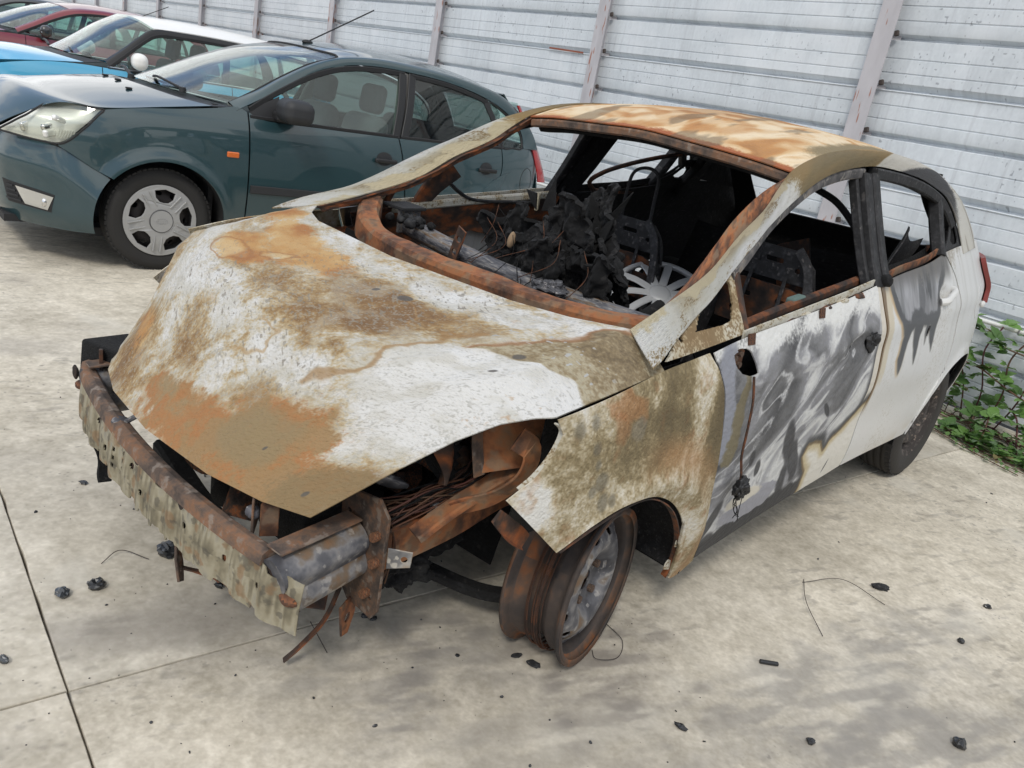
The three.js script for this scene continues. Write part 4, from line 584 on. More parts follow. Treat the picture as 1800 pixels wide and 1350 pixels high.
  const fl = part(rl, 'screen_flange', shell((u, v) => { const p = A1(u).lerp(B1(u), v); p.y += 0.004 * (fbm(u * 30, v * 4, 3, 84) - 0.5) - (v > 0.5 ? 0.01 * (v - 0.5) : 0); return p; }, 60, 6, 0.004, { uv: (p, u, v) => [u * 1.1, v * 0.1] }), F ? M.rust : M.brown);
  part(rl, 'rail_inner', shell((u, v) => { const t = mix(0.46, 0.98, u), a = lowC(t), lo = onSide(s, a.x, a.y, -0.05), hi = topC(t); hi.y -= 0.02; hi.z -= s * 0.05; return lo.lerp(hi, v); }, 60, 4, 0.004), M.soot);
  if (!F) part(rl, 'pillar_inner', shell((u, v) => { const t = mix(0.03, 0.44, u), a = lowC(t), lo = onSide(s, a.x, a.y, -0.008), hi = topC(t); lo.lerp(hi, 0.28); hi.x -= 0.008; return lo.lerp(hi, v).add(V(-0.012 - 0.004 * Math.sin(u * 40), -0.006 * Math.sin(v * 3.1), -0.012)); }, 130, 12, 0.004, { uv: (p, u, v) => [u * 1.2, v * 0.1], holes: [circ(-0.30, 1.042, 0.008, 8), circ(-0.47, 1.115, 0.007, 8), circ(-0.56, 1.165, 0.010, 8), circ(-0.59, 1.175, 0.006, 8), circ(-0.62, 1.198, 0.009, 8), circ(-0.83, 1.292, 0.012, 8), circ(-0.88, 1.318, 0.010, 8)], snap: 0.01 }), M.brown);
  // centre pillar
  part(car, 'centre_pillar', sweep(crv([[-1.40, 0.32, s * 0.76], [-1.41, 0.7, s * 0.77], [-1.42, 1.0, s * 0.745], [-1.455, 1.2, s * 0.645], [-1.48, 1.39, s * 0.54]]), rect(0.12, 0.05, 0.012), 24, { up: V(0, 0, -s) }), M.soot);
  part(car, 'rear_pillar_inner', sweep(crv([[-2.33, 1.05, s * 0.70], [-2.37, 1.18, s * 0.64], [-2.33, 1.36, s * 0.54]]), rect(0.10, 0.05, 0.012), 14, { up: V(0, 0, -s) }), M.soot);
  // sail panel behind the rear door glass
  const sailL = sideCrv([[-2.115, 1.108], [-2.21, 1.2], [-2.30, 1.255]]), sl = coons(sideCrv([[-2.112, 1.108], [-2.25, 1.108], [-2.38, 1.108]]), sp([[-2.262, 1.222, 0], [-2.29, 1.230, 0], [-2.325, 1.235, 0]]), sideCrv([[-2.112, 1.108], [-2.20, 1.165], [-2.262, 1.222]]), sideCrv([[-2.38, 1.108], [-2.365, 1.16], [-2.325, 1.235]]));
  part(car, 'rear_pillar', shell((u, v) => { const p = sl(u, v); return onSide(s, p.x, p.y, -0.006); }, 36, 24, 0.004, { flip: !F, holes: [[[-2.215, 1.145], [-2.26, 1.195], [-2.30, 1.212], [-2.325, 1.19], [-2.335, 1.15], [-2.31, 1.132], [-2.25, 1.130]]], snap: 0.012 }), M.frame);
  part(car, 'rear_pillar_lining', shell((u, v) => { const p = sl(u, v); return onSide(s, p.x, p.y, -0.03); }, 36, 24, 0.004, { flip: !F, holes: [[[-2.215, 1.145], [-2.26, 1.195], [-2.30, 1.212], [-2.325, 1.19], [-2.335, 1.15], [-2.31, 1.132], [-2.25, 1.130]]], snap: 0.012 }), M.soot);
  // sill
  part(car, 'sill', sweep(crv([[-0.46, 0.290, s * 0.70], [-0.8, 0.330, s * 0.715], [-1.4, 0.36, s * 0.72], [-2.08, 0.35, s * 0.72]]), [[-0.06, -0.03], [0.015, -0.04], [0.026, -0.02], [0.018, 0.04], [-0.03, 0.06], [-0.08, 0.04]].map(([a, b]) => [F ? -a : a, b]), 40, {}), M.soot);
}
// --- roof ---
const hdr = [[-0.934, 1.358, -0.56], [-0.918, 1.374, -0.42], [-0.912, 1.388, -0.2], [-0.905, 1.398, 0]];
const roofRear = [[-2.42, 1.375, -0.54], [-2.48, 1.40, -0.35], [-2.50, 1.41, 0]];
const rs = railTop.slice(6, 12).map(([x, y, z]) => [x, y, -z]);
const roofC = coons(sp([...hdr, ...mir(hdr)]), sp([...roofRear, ...mir(roofRear)]), sp(rs), sp(rs.map(([x, y, z]) => [x, y, -z])));
const roofFn = (u, v) => { const p = roofC(u, v), e = 16 * u * (1 - u) * v * (1 - v); p.y += 0.012 * e + Math.min(1, e) * (0.012 * (fbm(u * 4, v * 5, 3, 311) - 0.5) + 0.004 * Math.sin(blob(u, v, 0.42, 0.16, 0.2, 0.1) * 5) * sm(1.6, 0.6, blob(u, v, 0.42, 0.16, 0.2, 0.1))); return p; };
const roof = part(car, 'roof', shell(roofFn, 70, 70, 0.004, { flip: true }), M.roof, 'scorched roof with orange and cream swirls');
part(roof, 'roof_underside', shell((u, v) => { const p = roofFn(0.02 + 0.96 * u, 0.01 + 0.98 * v); p.y -= 0.014; return p; }, 20, 20, 0.003, { flip: true }), M.soot);
part(roof, 'screen_header', sweep(crv([...hdr, ...mir(hdr)].map(([x, y, z]) => [x - 0.025, y - 0.022, z * 0.97])), rect(0.055, 0.03, 0.006), 40), M.rust2);
part(roof, 'header_inner', sweep(crv([...hdr, ...mir(hdr)].map(([x, y, z]) => [x - 0.065, y - 0.028, z * 0.95])), rect(0.06, 0.045, 0.01), 40), M.soot);
// --- tailgate, rear bumper, lamps ---
const tg = part(car, 'tailgate', shell((u, v) => { const y = mix(0.55, 1.39, v), zw = mix(0.70, 0.53, sm(0.3, 1, v)), z = mix(-zw, zw, u), x = -3.06 + 0.06 * Math.pow(Math.abs(z) / zw, 2.5) + 0.52 * Math.pow(sm(0.35, 1.0, v), 1.0) * 1.08; return V(x, y, z); }, 50, 44, 0.006, { axes: ['z', 'y'], holes: [[[-0.50, 1.06], [-0.40, 1.03], [0.40, 1.03], [0.50, 1.06], [0.44, 1.30], [0.34, 1.335], [-0.34, 1.335], [-0.44, 1.30]]], snap: 0.03 }), M.soot);
part(car, 'rear_bumper', shell((u, v) => { const y = mix(0.24, 0.74, v), z = mix(-0.72, 0.72, u), e = Math.pow(Math.abs(z) / 0.74, 4), x = -3.15 + 0.18 * e + 0.04 * (1 - sm(0, 0.4, v)); return V(x, y, z); }, 40, 12, 0.006, { uv: (p, u, v) => [0.3, 0.4] }), M.rear);
for (const s of [-1]) part(car, 'tail_lamp', shell((u, v) => { const y = mix(0.85, 1.06, v), x = mix(-2.84, -3.07, u) + 0.14 * sm(0.2, 1, v) * 0.7; return V(x, y, s * (side(x, y) + 0.03 - 0.05 * u * u)); }, 14, 14, 0.02, { flip: s > 0 }), mat([0.22, 0.045, 0.04], 0.4), s < 0 ? 'dull red tail lamp' : undefined);
// --- front structure left bare by the fire ---
{
  const bx = z => 0.805 - 0.05 * (z / 0.5) ** 2 - 0.35 * Math.max(0, Math.abs(z) - 0.5) ** 1.2, by = z => 0.478 + 0.022 * z / 0.5;
  const span = (a, b, n, dx = 0, dy = 0) => Array.from({ length: n + 1 }, (_, i) => { const z = mix(a, b, i / n); return [bx(z) + dx, by(z) + dy, z]; });
  // corrugated facing with torn edges
  const beam = part(car, 'bumper_beam', sweep(crv(span(-0.50, 0.545, 14, -0.022, 0)), rect(0.03, 0.10, 0.008), 60, {}), M.dark, 'bare bumper beam with rippled yellowish facing');
  const fz = (u) => mix(-0.575, 0.53, u);
  const ripple = u => 0.0035 * Math.sign(Math.sin(u * 84 + 3 * n2(u * 9, 2, 3))) * Math.pow(Math.abs(Math.sin(u * 84 + 3 * n2(u * 9, 2, 3))), 0.6) + 0.003 * Math.sin(u * 31);
  part(beam, 'beam_facing', shell((u, v) => { const z = fz(u), t0 = 0.004 * (n2(u * 70, 1, 5) - 0.5) - (n2(u * 46, 3, 6) > 0.72 ? 0.012 : 0), b0 = 0.006 * (n2(u * 60, 9, 5) - 0.5) + (n2(u * 40, 5, 8) > 0.75 ? 0.010 : 0), y = by(z) + mix(-0.072 + b0, 0.046 + t0, v); return V(bx(z) + 0.004 + ripple(u) - 0.012 * v * v, y, z); }, 260, 16, 0.003, { axes: ['z', 'y'], uv: (p) => [p.z * 1.1, p.y * 1.1], holes: [...[[0.30, 0.49], [0.22, 0.455], [0.05, 0.49], [-0.02, 0.46], [-0.22, 0.48], [-0.36, 0.475], [-0.47, 0.47]].map(([z, y]) => circ(z, y + 0.022 * z / 0.5, 0.009, 6)), ...[[0.10, 0.02], [0.10, 0.0], [0.10, -0.02], [0.145, 0.012], [0.145, -0.01], [0.145, -0.03]].map(([z, y]) => { const q = by(z) + y; return [[z - 0.005, q - 0.006], [z + 0.005, q - 0.006], [z + 0.005, q + 0.006], [z - 0.005, q + 0.006]]; })], snap: 0.006 }), M.zinc);
  part(beam, 'beam_top_rail', sweep(crv(span(-0.47, 0.545, 14, -0.028, 0.055)), [[-0.030, -0.012], [0.014, -0.014], [0.016, 0.004], [0.008, 0.014], [-0.008, 0.018], [-0.024, 0.012]], 60, {}), M.rust2);
  part(beam, 'beam_bottom_rail', sweep(crv(span(-0.53, 0.53, 14, -0.01, -0.066)), [[0.05, -0.006], [-0.004, -0.008], [-0.006, 0.004], [0.05, 0.006]], 60, {}), M.dark);
  // crash boxes, end plates, rails
  for (const s of [-1, 1]) {
    const lob = []; for (let k = 0; k <= 20; k++) { const a = -Math.PI / 2 + k / 20 * Math.PI; lob.push([0.052 + 0.03 * Math.cos(a), 0]); }
    const pr = []; for (let k = 0; k < 40; k++) { const a = k / 40 * 2 * Math.PI, c = Math.cos(a), q = Math.sin(a); pr.push([c * (0.052 - 0.018 * gs(q, 0.3)), q * 0.072]); }
    const lo = s < 0 ? 0.455 : 0.50;
    const cb = part(car, 'crash_box', sweep(crv([[0.745, lo - 0.005, s * 0.50], [0.68, lo, s * 0.495], [0.60, lo + 0.005, s * 0.485], [0.525, lo + 0.01, s * 0.475]]), pr, 20, { round: true }), M.scale, s < 0 ? 'crushed grey blue crash box' : undefined);
    part(cb, 'crash_box_flange', sweep(crv([[0.74, lo + 0.083, s * 0.49], [0.53, lo + 0.090, s * 0.47]]), rect(0.05, 0.004), 10, {}), M.rust2);
    part(cb, 'weld_bead', T(lump(0.02, 7, 2, 0.3, 2, [1, 0.5, 1.3]), { p: [0.735, lo + 0.0, s * 0.548] }), M.rust);
    const pl = part(car, 'end_plate', T(plate([[-0.06, -0.15], [0.03, -0.15], [0.075, -0.11], [0.08, 0.10], [0.05, 0.13], [-0.05, 0.15], [-0.085, 0.12], [-0.08, -0.12]], 0.008, [circ(0.05, 0.075, 0.008), circ(0.05, -0.06, 0.008), circ(-0.05, -0.1, 0.008)]), { p: [0.515, lo + 0.008, s * 0.485], r: [0, -Math.PI / 2, 0] }), M.plate);
    part(pl, 'plate_bracket', T(plate([[0, 0], [0.05, 0.008], [0.052, 0.045], [0.0, 0.05]], 0.004, [circ(0.036, 0.026, 0.009)]), { p: [0.505, lo + 0.0, s * 0.567], r: [0, s < 0 ? 2.4 : -2.4, 0] }), RM(scaleTex, 0.55, { color: [1.5, 1.45, 1.3] }));
    for (const [y, z] of [[0.075, 0.545], [0.01, 0.55], [-0.08, 0.53]]) part(pl, 'bolt', T(new THREE.CylinderGeometry(0.011, 0.011, 0.026, 6), { p: [0.525, lo + y, s * z], r: [0, 0, Math.PI / 2] }), M.rust);
    part(pl, 'lower_tab', T(plate([[-0.03, 0], [0.05, 0.0], [0.03, -0.09], [0.0, -0.10], [-0.03, -0.06]], 0.006, [circ(0.01, -0.05, 0.014)]), { p: [0.52, lo - 0.13, s * 0.47], r: [0, 0.5, 0] }), M.rust);
    const rl = part(car, 'front_rail', sweep(crv([[0.51, lo - 0.01, s * 0.47], [0.25, lo + 0.0, s * 0.46], [0.0, lo + 0.03, s * 0.45], [-0.3, lo - 0.08, s * 0.44]]), rect(0.07, 0.125, 0.01), 24, {}), M.rust, s < 0 ? 'orange rusted front rail' : undefined);
    part(rl, 'rail_flange', sweep(crv([[0.49, lo + 0.062, s * 0.50], [0.25, lo + 0.07, s * 0.50], [0.03, lo + 0.11, s * 0.50]]), [[-0.03, -0.003], [0.03, -0.004], [0.034, 0.010], [-0.03, 0.004]], 24, {}), M.brown);
    // headlamp and wing brackets
    const hb = part(car, 'headlamp_bracket', shell((u, v) => V(mix(0.33, 0.06, u) - 0.02 * v, mix(0.68, 0.855, v) + 0.02 * Math.sin(u * 3), s * (mix(0.64, 0.74, u) - 0.05 * v + 0.02 * Math.sin(u * Math.PI))), 16, 12, 0.004, { uv: p => [p.x, p.y] }), M.rust, s < 0 ? 'orange rusted headlamp bracket' : undefined);
    part(hb, 'bracket_lip', sweep(crv([[0.335, 0.675, s * 0.64], [0.34, 0.76, s * 0.622], [0.32, 0.85, s * 0.59]]), rect(0.03, 0.004), 12, { up: V(0, 0, 1) }), M.rust2);
    part(hb, 'bracket_arm', sweep(crv([[0.36, 0.58, s * 0.60], [0.30, 0.63, s * 0.67], [0.27, 0.70, s * 0.715], [0.27, 0.76, s * 0.72], [0.30, 0.785, s * 0.70]]), rect(0.055, 0.006, 0.002), 24, { up: V(0, 0, s) }), M.rust);
    part(hb, 'bracket_arm', sweep(crv([[0.45, 0.53, s * 0.585], [0.38, 0.575, s * 0.60], [0.25, 0.655, s * 0.64], [0.15, 0.70, s * 0.66]]), rect(0.05, 0.02, 0.004), 20, { up: V(0, 1, 0) }), M.rust);
    part(hb, 'torn_tab', T(shell((u, v) => V(0.07 * u - 0.01 * Math.sin(v * 4), 0.11 * v, 0.02 * Math.sin(u * 5 + v * 3)), 10, 10, 0.003, { uv: p => [p.x, p.y] }), { p: [0.34, 0.62, s * 0.56], r: [0.3, 0.4, 0.2] }), M.brown);
    part(hb, 'corner_bracket', sweep(crv([[0.375, 0.640, s * 0.745], [0.345, 0.610, s * 0.752], [0.31, 0.58, s * 0.755], [0.28, 0.555, s * 0.755]]), [[-0.016, -0.004], [0.016, -0.004], [0.02, 0.012], [0.016, 0.004], [-0.016, 0.003]], 16, { up: V(0, 0, s), scale: t => 1 + 0.3 * Math.sin(t * 3.1) }), M.brown);
    // struts, arm and disc behind the wheel
    part(car, 'suspension_arm', sweep(crv([[0.22, 0.24, s * 0.36], [0.10, 0.20, s * 0.52], [-0.03, 0.22, s * 0.66]]), rect(0.05, 0.03, 0.008), 16, {}), M.char);
    part(car, 'suspension_strut', T(new THREE.CylinderGeometry(0.035, 0.045, 0.5, 14), { p: [-0.05, 0.56, s * 0.60], r: [s * 0.12, 0, 0.06] }), M.char);
    part(car, 'coil_spring', new THREE.TubeGeometry(crv(Array.from({ length: 60 }, (_, i) => { const a = i / 59 * 10 * Math.PI; return [-0.05 + 0.06 * Math.cos(a), 0.47 + 0.25 * i / 59, s * 0.60 + 0.06 * Math.sin(a)]; })), 200, 0.006, 6), M.dark);
  }
  // uprights and odd bits on the beam
  part(car, 'latch_post', T(plate([[-0.03, 0], [0.03, 0], [0.03, 0.085], [0.018, 0.10], [-0.02, 0.10], [-0.03, 0.085]], 0.005, []), { p: [0.705, 0.50, -0.35], r: [0, 0.9, 0] }), M.rust2);
  part(car, 'latch_post', T(plate([[-0.018, 0], [0.018, 0], [0.018, 0.075], [0.008, 0.095], [-0.018, 0.08]], 0.005, []), { p: [0.69, 0.50, -0.385], r: [0, -0.5, 0] }), M.rust);
  part(car, 'post_bolt', T(lump(0.016, 4, 2, 0.3, 2), { p: [0.712, 0.55, -0.355] }), RM(scaleTex, 0.5, { color: [1.4, 1.4, 1.4] }));
  part(car, 'bonnet_stay', sweep(crv([[0.765, 0.555, 0.165], [0.73, 0.60, 0.12], [0.69, 0.65, 0.085]]), rect(0.022, 0.012, 0.003), 10), M.scale);
  part(car, 'stay_foot', T(lump(0.02, 12, 2, 0.35, 2, [1, 0.5, 1.2]), { p: [0.775, 0.550, 0.185] }), M.scale);
  part(car, 'lamp_housing_remnant', T(box(0.16, 0.12, 0.20, 0, 0, 0, 0.01), { p: [0.62, 0.555, 0.52], r: [0, 0.3, 0.1] }), M.soot);
  part(car, 'lamp_housing_remnant', T(plate([[-0.02, -0.06], [0.02, -0.06], [0.025, 0.05], [-0.015, 0.04]], 0.01), { p: [0.70, 0.575, 0.50], r: [0, 1.2, 0] }), M.dark);
  part(car, 'beam_end_lug', T(lump(0.016, 5, 2, 0.4, 2, [0.5, 1.2, 0.8]), { p: [0.750, 0.54, 0.552] }), M.dark);
  part(car, 'hanging_strip', sweep(crv([[0.74, 0.44, 0.42], [0.745, 0.37, 0.415], [0.735, 0.31, 0.40], [0.74, 0.27, 0.385]]), rect(0.03, 0.008, 0.002), 14, { scale: t => 1 + 0.4 * Math.sin(t * 9), up: V(0, 0, 1) }), M.char);
  part(car, 'undertray_bracket', sweep(crv([[0.72, 0.395, -0.28], [0.73, 0.33, -0.27], [0.72, 0.305, -0.22], [0.74, 0.30, -0.17], [0.77, 0.315, -0.16]]), rect(0.014, 0.004), 18), M.brown);
  part(car, 'undertray_bracket', T(plate([[-0.02, -0.05], [0.015, -0.05], [0.03, 0.0], [0.022, 0.045], [0.0, 0.04], [-0.022, -0.01]], 0.006, [circ(0.0, -0.025, 0.008)]), { p: [0.775, 0.335, -0.15], r: [0.3, 0.9, 0.3] }), M.rust2);
  part(car, 'undertray_strip', sweep(crv([[0.52, 0.33, -0.43], [0.55, 0.24, -0.42], [0.60, 0.17, -0.40], [0.63, 0.135, -0.385]]), rect(0.016, 0.004), 14), M.brown);
  part(car, 'undertray_bracket', T(plate([[-0.05, 0.02], [0.05, 0.02], [0.04, -0.02], [-0.02, -0.03]], 0.006, [circ(0.02, 0, 0.008)]), { p: [0.62, 0.365, -0.47], r: [0.9, 0.3, 0.2] }), M.dark);
  part(car, 'lower_crossmember', sweep(crv([[0.56, 0.33, -0.42], [0.60, 0.30, 0], [0.56, 0.33, 0.42]]), rect(0.06, 0.04, 0.01), 20), M.soot);
  // engine bay: charred block, gearbox, hoses, wire looms
  const eb = part(car, 'engine', T(lump(0.2, 41, 26, 0.45, 2.4, [0.75, 0.95, 1.6]), { p: [0.30, 0.50, 0.12] }), M.char, 'charred engine under the bonnet');
  const rr = rng(44);
  for (let k = 0; k < 22; k++) { const x = 0.16 + 0.34 * rr(), z = -0.40 + 0.92 * rr(); part(eb, 'engine_part', T(k % 3 ? lump(0.035 + 0.04 * rr(), 60 + k, 2, 0.45, 2.3, [1, 0.7 + 0.5 * rr(), 1]) : new THREE.CylinderGeometry(0.03 + 0.03 * rr(), 0.04, 0.10 + 0.1 * rr(), 14), { p: [x, 0.42 + 0.22 * rr() - 0.1 * Math.abs(z), z], r: [rr() * 2, rr() * 2, rr() * 2] }), [M.char, M.soot, M.dark][k % 3]); }
  part(eb, 'pulley', T(new THREE.TorusGeometry(0.06, 0.014, 8, 24), { p: [0.60, 0.52, 0.08], r: [0, 1.1, 0] }), M.char);
  part(eb, 'exhaust_downpipe', T(new THREE.CylinderGeometry(0.04, 0.045, 0.26, 16), { p: [0.56, 0.50, -0.10], r: [0.35, 0, 0.5] }), M.dark);
  part(eb, 'battery_tray', T(box(0.22, 0.14, 0.2, 0, 0, 0, 0.01), { p: [0.50, 0.48, -0.30] }), M.soot);
  part(eb, 'ash_flake', T(lump(0.045, 81, 2, 0.5, 3, [1.3, 0.25, 0.8]), { p: [0.46, 0.62, -0.48], r: [0.4, 0.2, 0.5] }), M.scale);
  for (let k = 0; k < 46; k++) {
    const a = [0.47 + 0.04 * rr(), 0.53 + 0.05 * rr(), -0.46 - 0.08 * rr()], c = mat([0.05 + 0.03 * rr(), 0.018 + 0.012 * rr(), 0.012], 0.7);
    const pts = k < 14 ? [a, [0.46, 0.50, -0.525], [0.455 + 0.01 * rr(), 0.44, -0.53], [0.46 + 0.015 * rr(), 0.37 + 0.03 * rr(), -0.52]] : [a, [0.38, 0.57 + 0.05 * rr(), -0.52 - 0.05 * rr()], [0.28, 0.60 + 0.06 * rr(), -0.55 - 0.06 * rr()], [0.20, 0.66 + 0.06 * rr(), -0.50 + 0.1 * rr()], [0.12 + 0.1 * rr(), 0.68 + 0.1 * rr(), -0.35 + 0.2 * rr()]];
    part(eb, 'wire', new THREE.TubeGeometry(crv(pts), 22, 0.0022, 5), k % 3 ? c : M.char);
  }
  for (let k = 0; k < 26; k++) { const x = 0.14 + 0.28 * rr(), z = -0.56 + 0.30 * rr(), y = 0.54 + 0.16 * rr(); part(eb, 'bay_fitting', T(k % 3 === 0 ? box(0.03 + 0.05 * rr(), 0.02 + 0.03 * rr(), 0.02 + 0.05 * rr(), 0, 0, 0, 0.004) : k % 3 === 1 ? new THREE.CylinderGeometry(0.012 + 0.012 * rr(), 0.02, 0.03 + 0.04 * rr(), 10) : lump(0.018 + 0.02 * rr(), 500 + k, 3, 0.6, 2.2), { p: [x, y, z], r: [rr() * 3, rr() * 3, rr() * 3] }), [M.dark, M.brown, M.char, M.scale, M.plate][k % 5]); }
  for (let k = 0; k < 7; k++) { const y = 0.60 + 0.02 * k; part(eb, 'hose', new THREE.TubeGeometry(crv([[0.33, y, -0.56], [0.36, y + 0.06, -0.50], [0.32, y + 0.10, -0.42], [0.26, y + 0.04, -0.38 + 0.02 * k]]), 18, 0.008 + 0.004 * rr(), 7), M.char); }
  part(eb, 'gearbox', T(lump(0.15, 95, 18, 0.5, 2.0, [1.0, 0.7, 1.1]), { p: [0.18, 0.34, -0.22] }), M.char);
  part(eb, 'sump', T(lump(0.14, 96, 16, 0.4, 2.0, [0.9, 0.6, 1.3]), { p: [0.22, 0.30, 0.12] }), M.soot);
  part(eb, 'melted_tray', T(lump(0.07, 97, 14, 0.7, 2.4, [1.2, 0.7, 1.0]), { p: [0.33, 0.31, -0.40] }), M.char);
  part(eb, 'alternator', T(new THREE.CylinderGeometry(0.055, 0.06, 0.09, 20), { p: [0.60, 0.50, 0.05], r: [0, 0.4, 1.45] }), M.dark);
  part(eb, 'compressor', T(new THREE.CylinderGeometry(0.05, 0.05, 0.13, 18), { p: [0.58, 0.44, -0.02], r: [1.2, 0.3, 0.5] }), M.char);
  part(eb, 'manifold', T(lump(0.08, 91, 12, 0.5, 2.4, [0.6, 0.9, 1.3]), { p: [0.53, 0.47, -0.12] }), M.dark);
  part(eb, 'bellhousing', T(lump(0.10, 92, 12, 0.4, 2.0, [0.7, 1, 1]), { p: [0.50, 0.42, -0.24] }), M.char);
  for (let k = 0; k < 5; k++) part(eb, 'burnt_hose', new THREE.TubeGeometry(crv([[0.60, 0.56, 0.14 - 0.03 * k], [0.64, 0.60 - 0.02 * k, 0.10], [0.66, 0.55, 0.06 - 0.02 * k], [0.62, 0.45, 0.08]]), 18, 0.006, 6), M.char);
}
// --- cowl, bulkhead, dash beam ---
part(car, 'cowl_rail', sweep(crv([[-0.30, 1.005, 0.665], [-0.235, 0.972, 0.60], [-0.165, 0.942, 0.45], [-0.125, 0.938, 0.25], [-0.11, 0.94, 0.08], [-0.125, 0.940, -0.12], [-0.15, 0.938, -0.33], [-0.205, 0.942, -0.52], [-0.25, 0.958, -0.63]]), [[-0.034, -0.062], [-0.028, -0.062], [-0.022, -0.01], [0.020, -0.014], [0.030, -0.058], [0.036, -0.056], [0.036, 0.002], [0.026, 0.016], [-0.026, 0.020], [-0.036, 0.006]], 100, { scale: t => 1 + 0.05 * Math.sin(t * 23) + 0.03 * Math.sin(t * 61), twist: t => 0.12 * Math.sin(t * 9) }), M.rust, 'orange rusted cowl rail across the screen opening');
part(car, 'cowl_panel', shell((u, v) => { const z = mix(-0.68, 0.68, u); return V(mix(-0.16, 0.10, v) - 0.10 * (z / 0.68) ** 2, mix(0.895, 0.83, Math.sin(v * 2.2)), z); }, 30, 8, 0.004), M.dark);
part(car, 'bulkhead', shell((u, v) => { const z = mix(-0.43, 0.43, u) * (1 + 0.6 * sm(0.72, 0.8, v)); return V(mix(0.02, -0.16, v) - 0.06 * (z / 0.7) ** 2, mix(0.2, 0.90, v), z); }, 24, 14, 0.006), M.soot);
part(car, 'plenum_front', shell((u, v) => { const z = mix(-0.70, 0.70, u); return V(0.06 - 0.10 * (z / 0.7) ** 2 + 0.02 * v, mix(0.55, 0.935, v), z); }, 24, 6, 0.004), M.dark);
part(car, 'wing_inner_panel', shell((u, v) => V(mix(-0.28, 0.30, u), mix(0.55, 0.90, v) - 0.03 * u, 0.70 + 0.02 * v), 10, 8, 0.004), M.brown);
part(car, 'wing_inner_panel', shell((u, v) => V(mix(-0.28, 0.24, u), mix(0.55, 0.89, v) - 0.03 * u, -0.70 - 0.02 * v), 10, 8, 0.004), M.soot);
const db = part(car, 'dash_beam', merge([new THREE.TubeGeometry(crv([[-0.42, 0.925, 0.60], [-0.41, 0.905, 0.35], [-0.40, 0.895, 0.05], [-0.41, 0.89, -0.3], [-0.42, 0.90, -0.62]]), 40, 0.034, 12)]), M.scale, 'grey steel tube across the dashboard');
part(db, 'beam_bracket', T(box(0.10, 0.09, 0.012, 0, 0, 0, 0.003), { p: [-0.42, 0.945, 0.60] }), M.scale);
part(db, 'beam_bracket', T(box(0.11, 0.012, 0.12, 0, 0, 0, 0.003), { p: [-0.42, 0.99, 0.63] }), M.frame);
{ const r2 = rng(77); for (let k = 0; k < 26; k++) part(db, 'ash_heap', T(lump(0.008 + 0.012 * r2(), 90 + k, 1, 0.5, 2.2), { p: [-0.33 - 0.10 * r2(), 0.955 + 0.01 * r2(), 0.44 + 0.2 * r2()] }), k % 3 ? M.frame : M.char); }
part(car, 'vent_grille', T(plate([[-0.12, -0.02], [0.12, -0.02], [0.12, 0.02], [-0.12, 0.02]], 0.006, [circ(-0.07, 0, 0.012), circ(-0.02, 0, 0.012), circ(0.03, 0, 0.012), circ(0.08, 0, 0.012)]), { p: [-0.35, 0.89, 0.27], r: [1.2, 1.5, 0] }), M.brown);
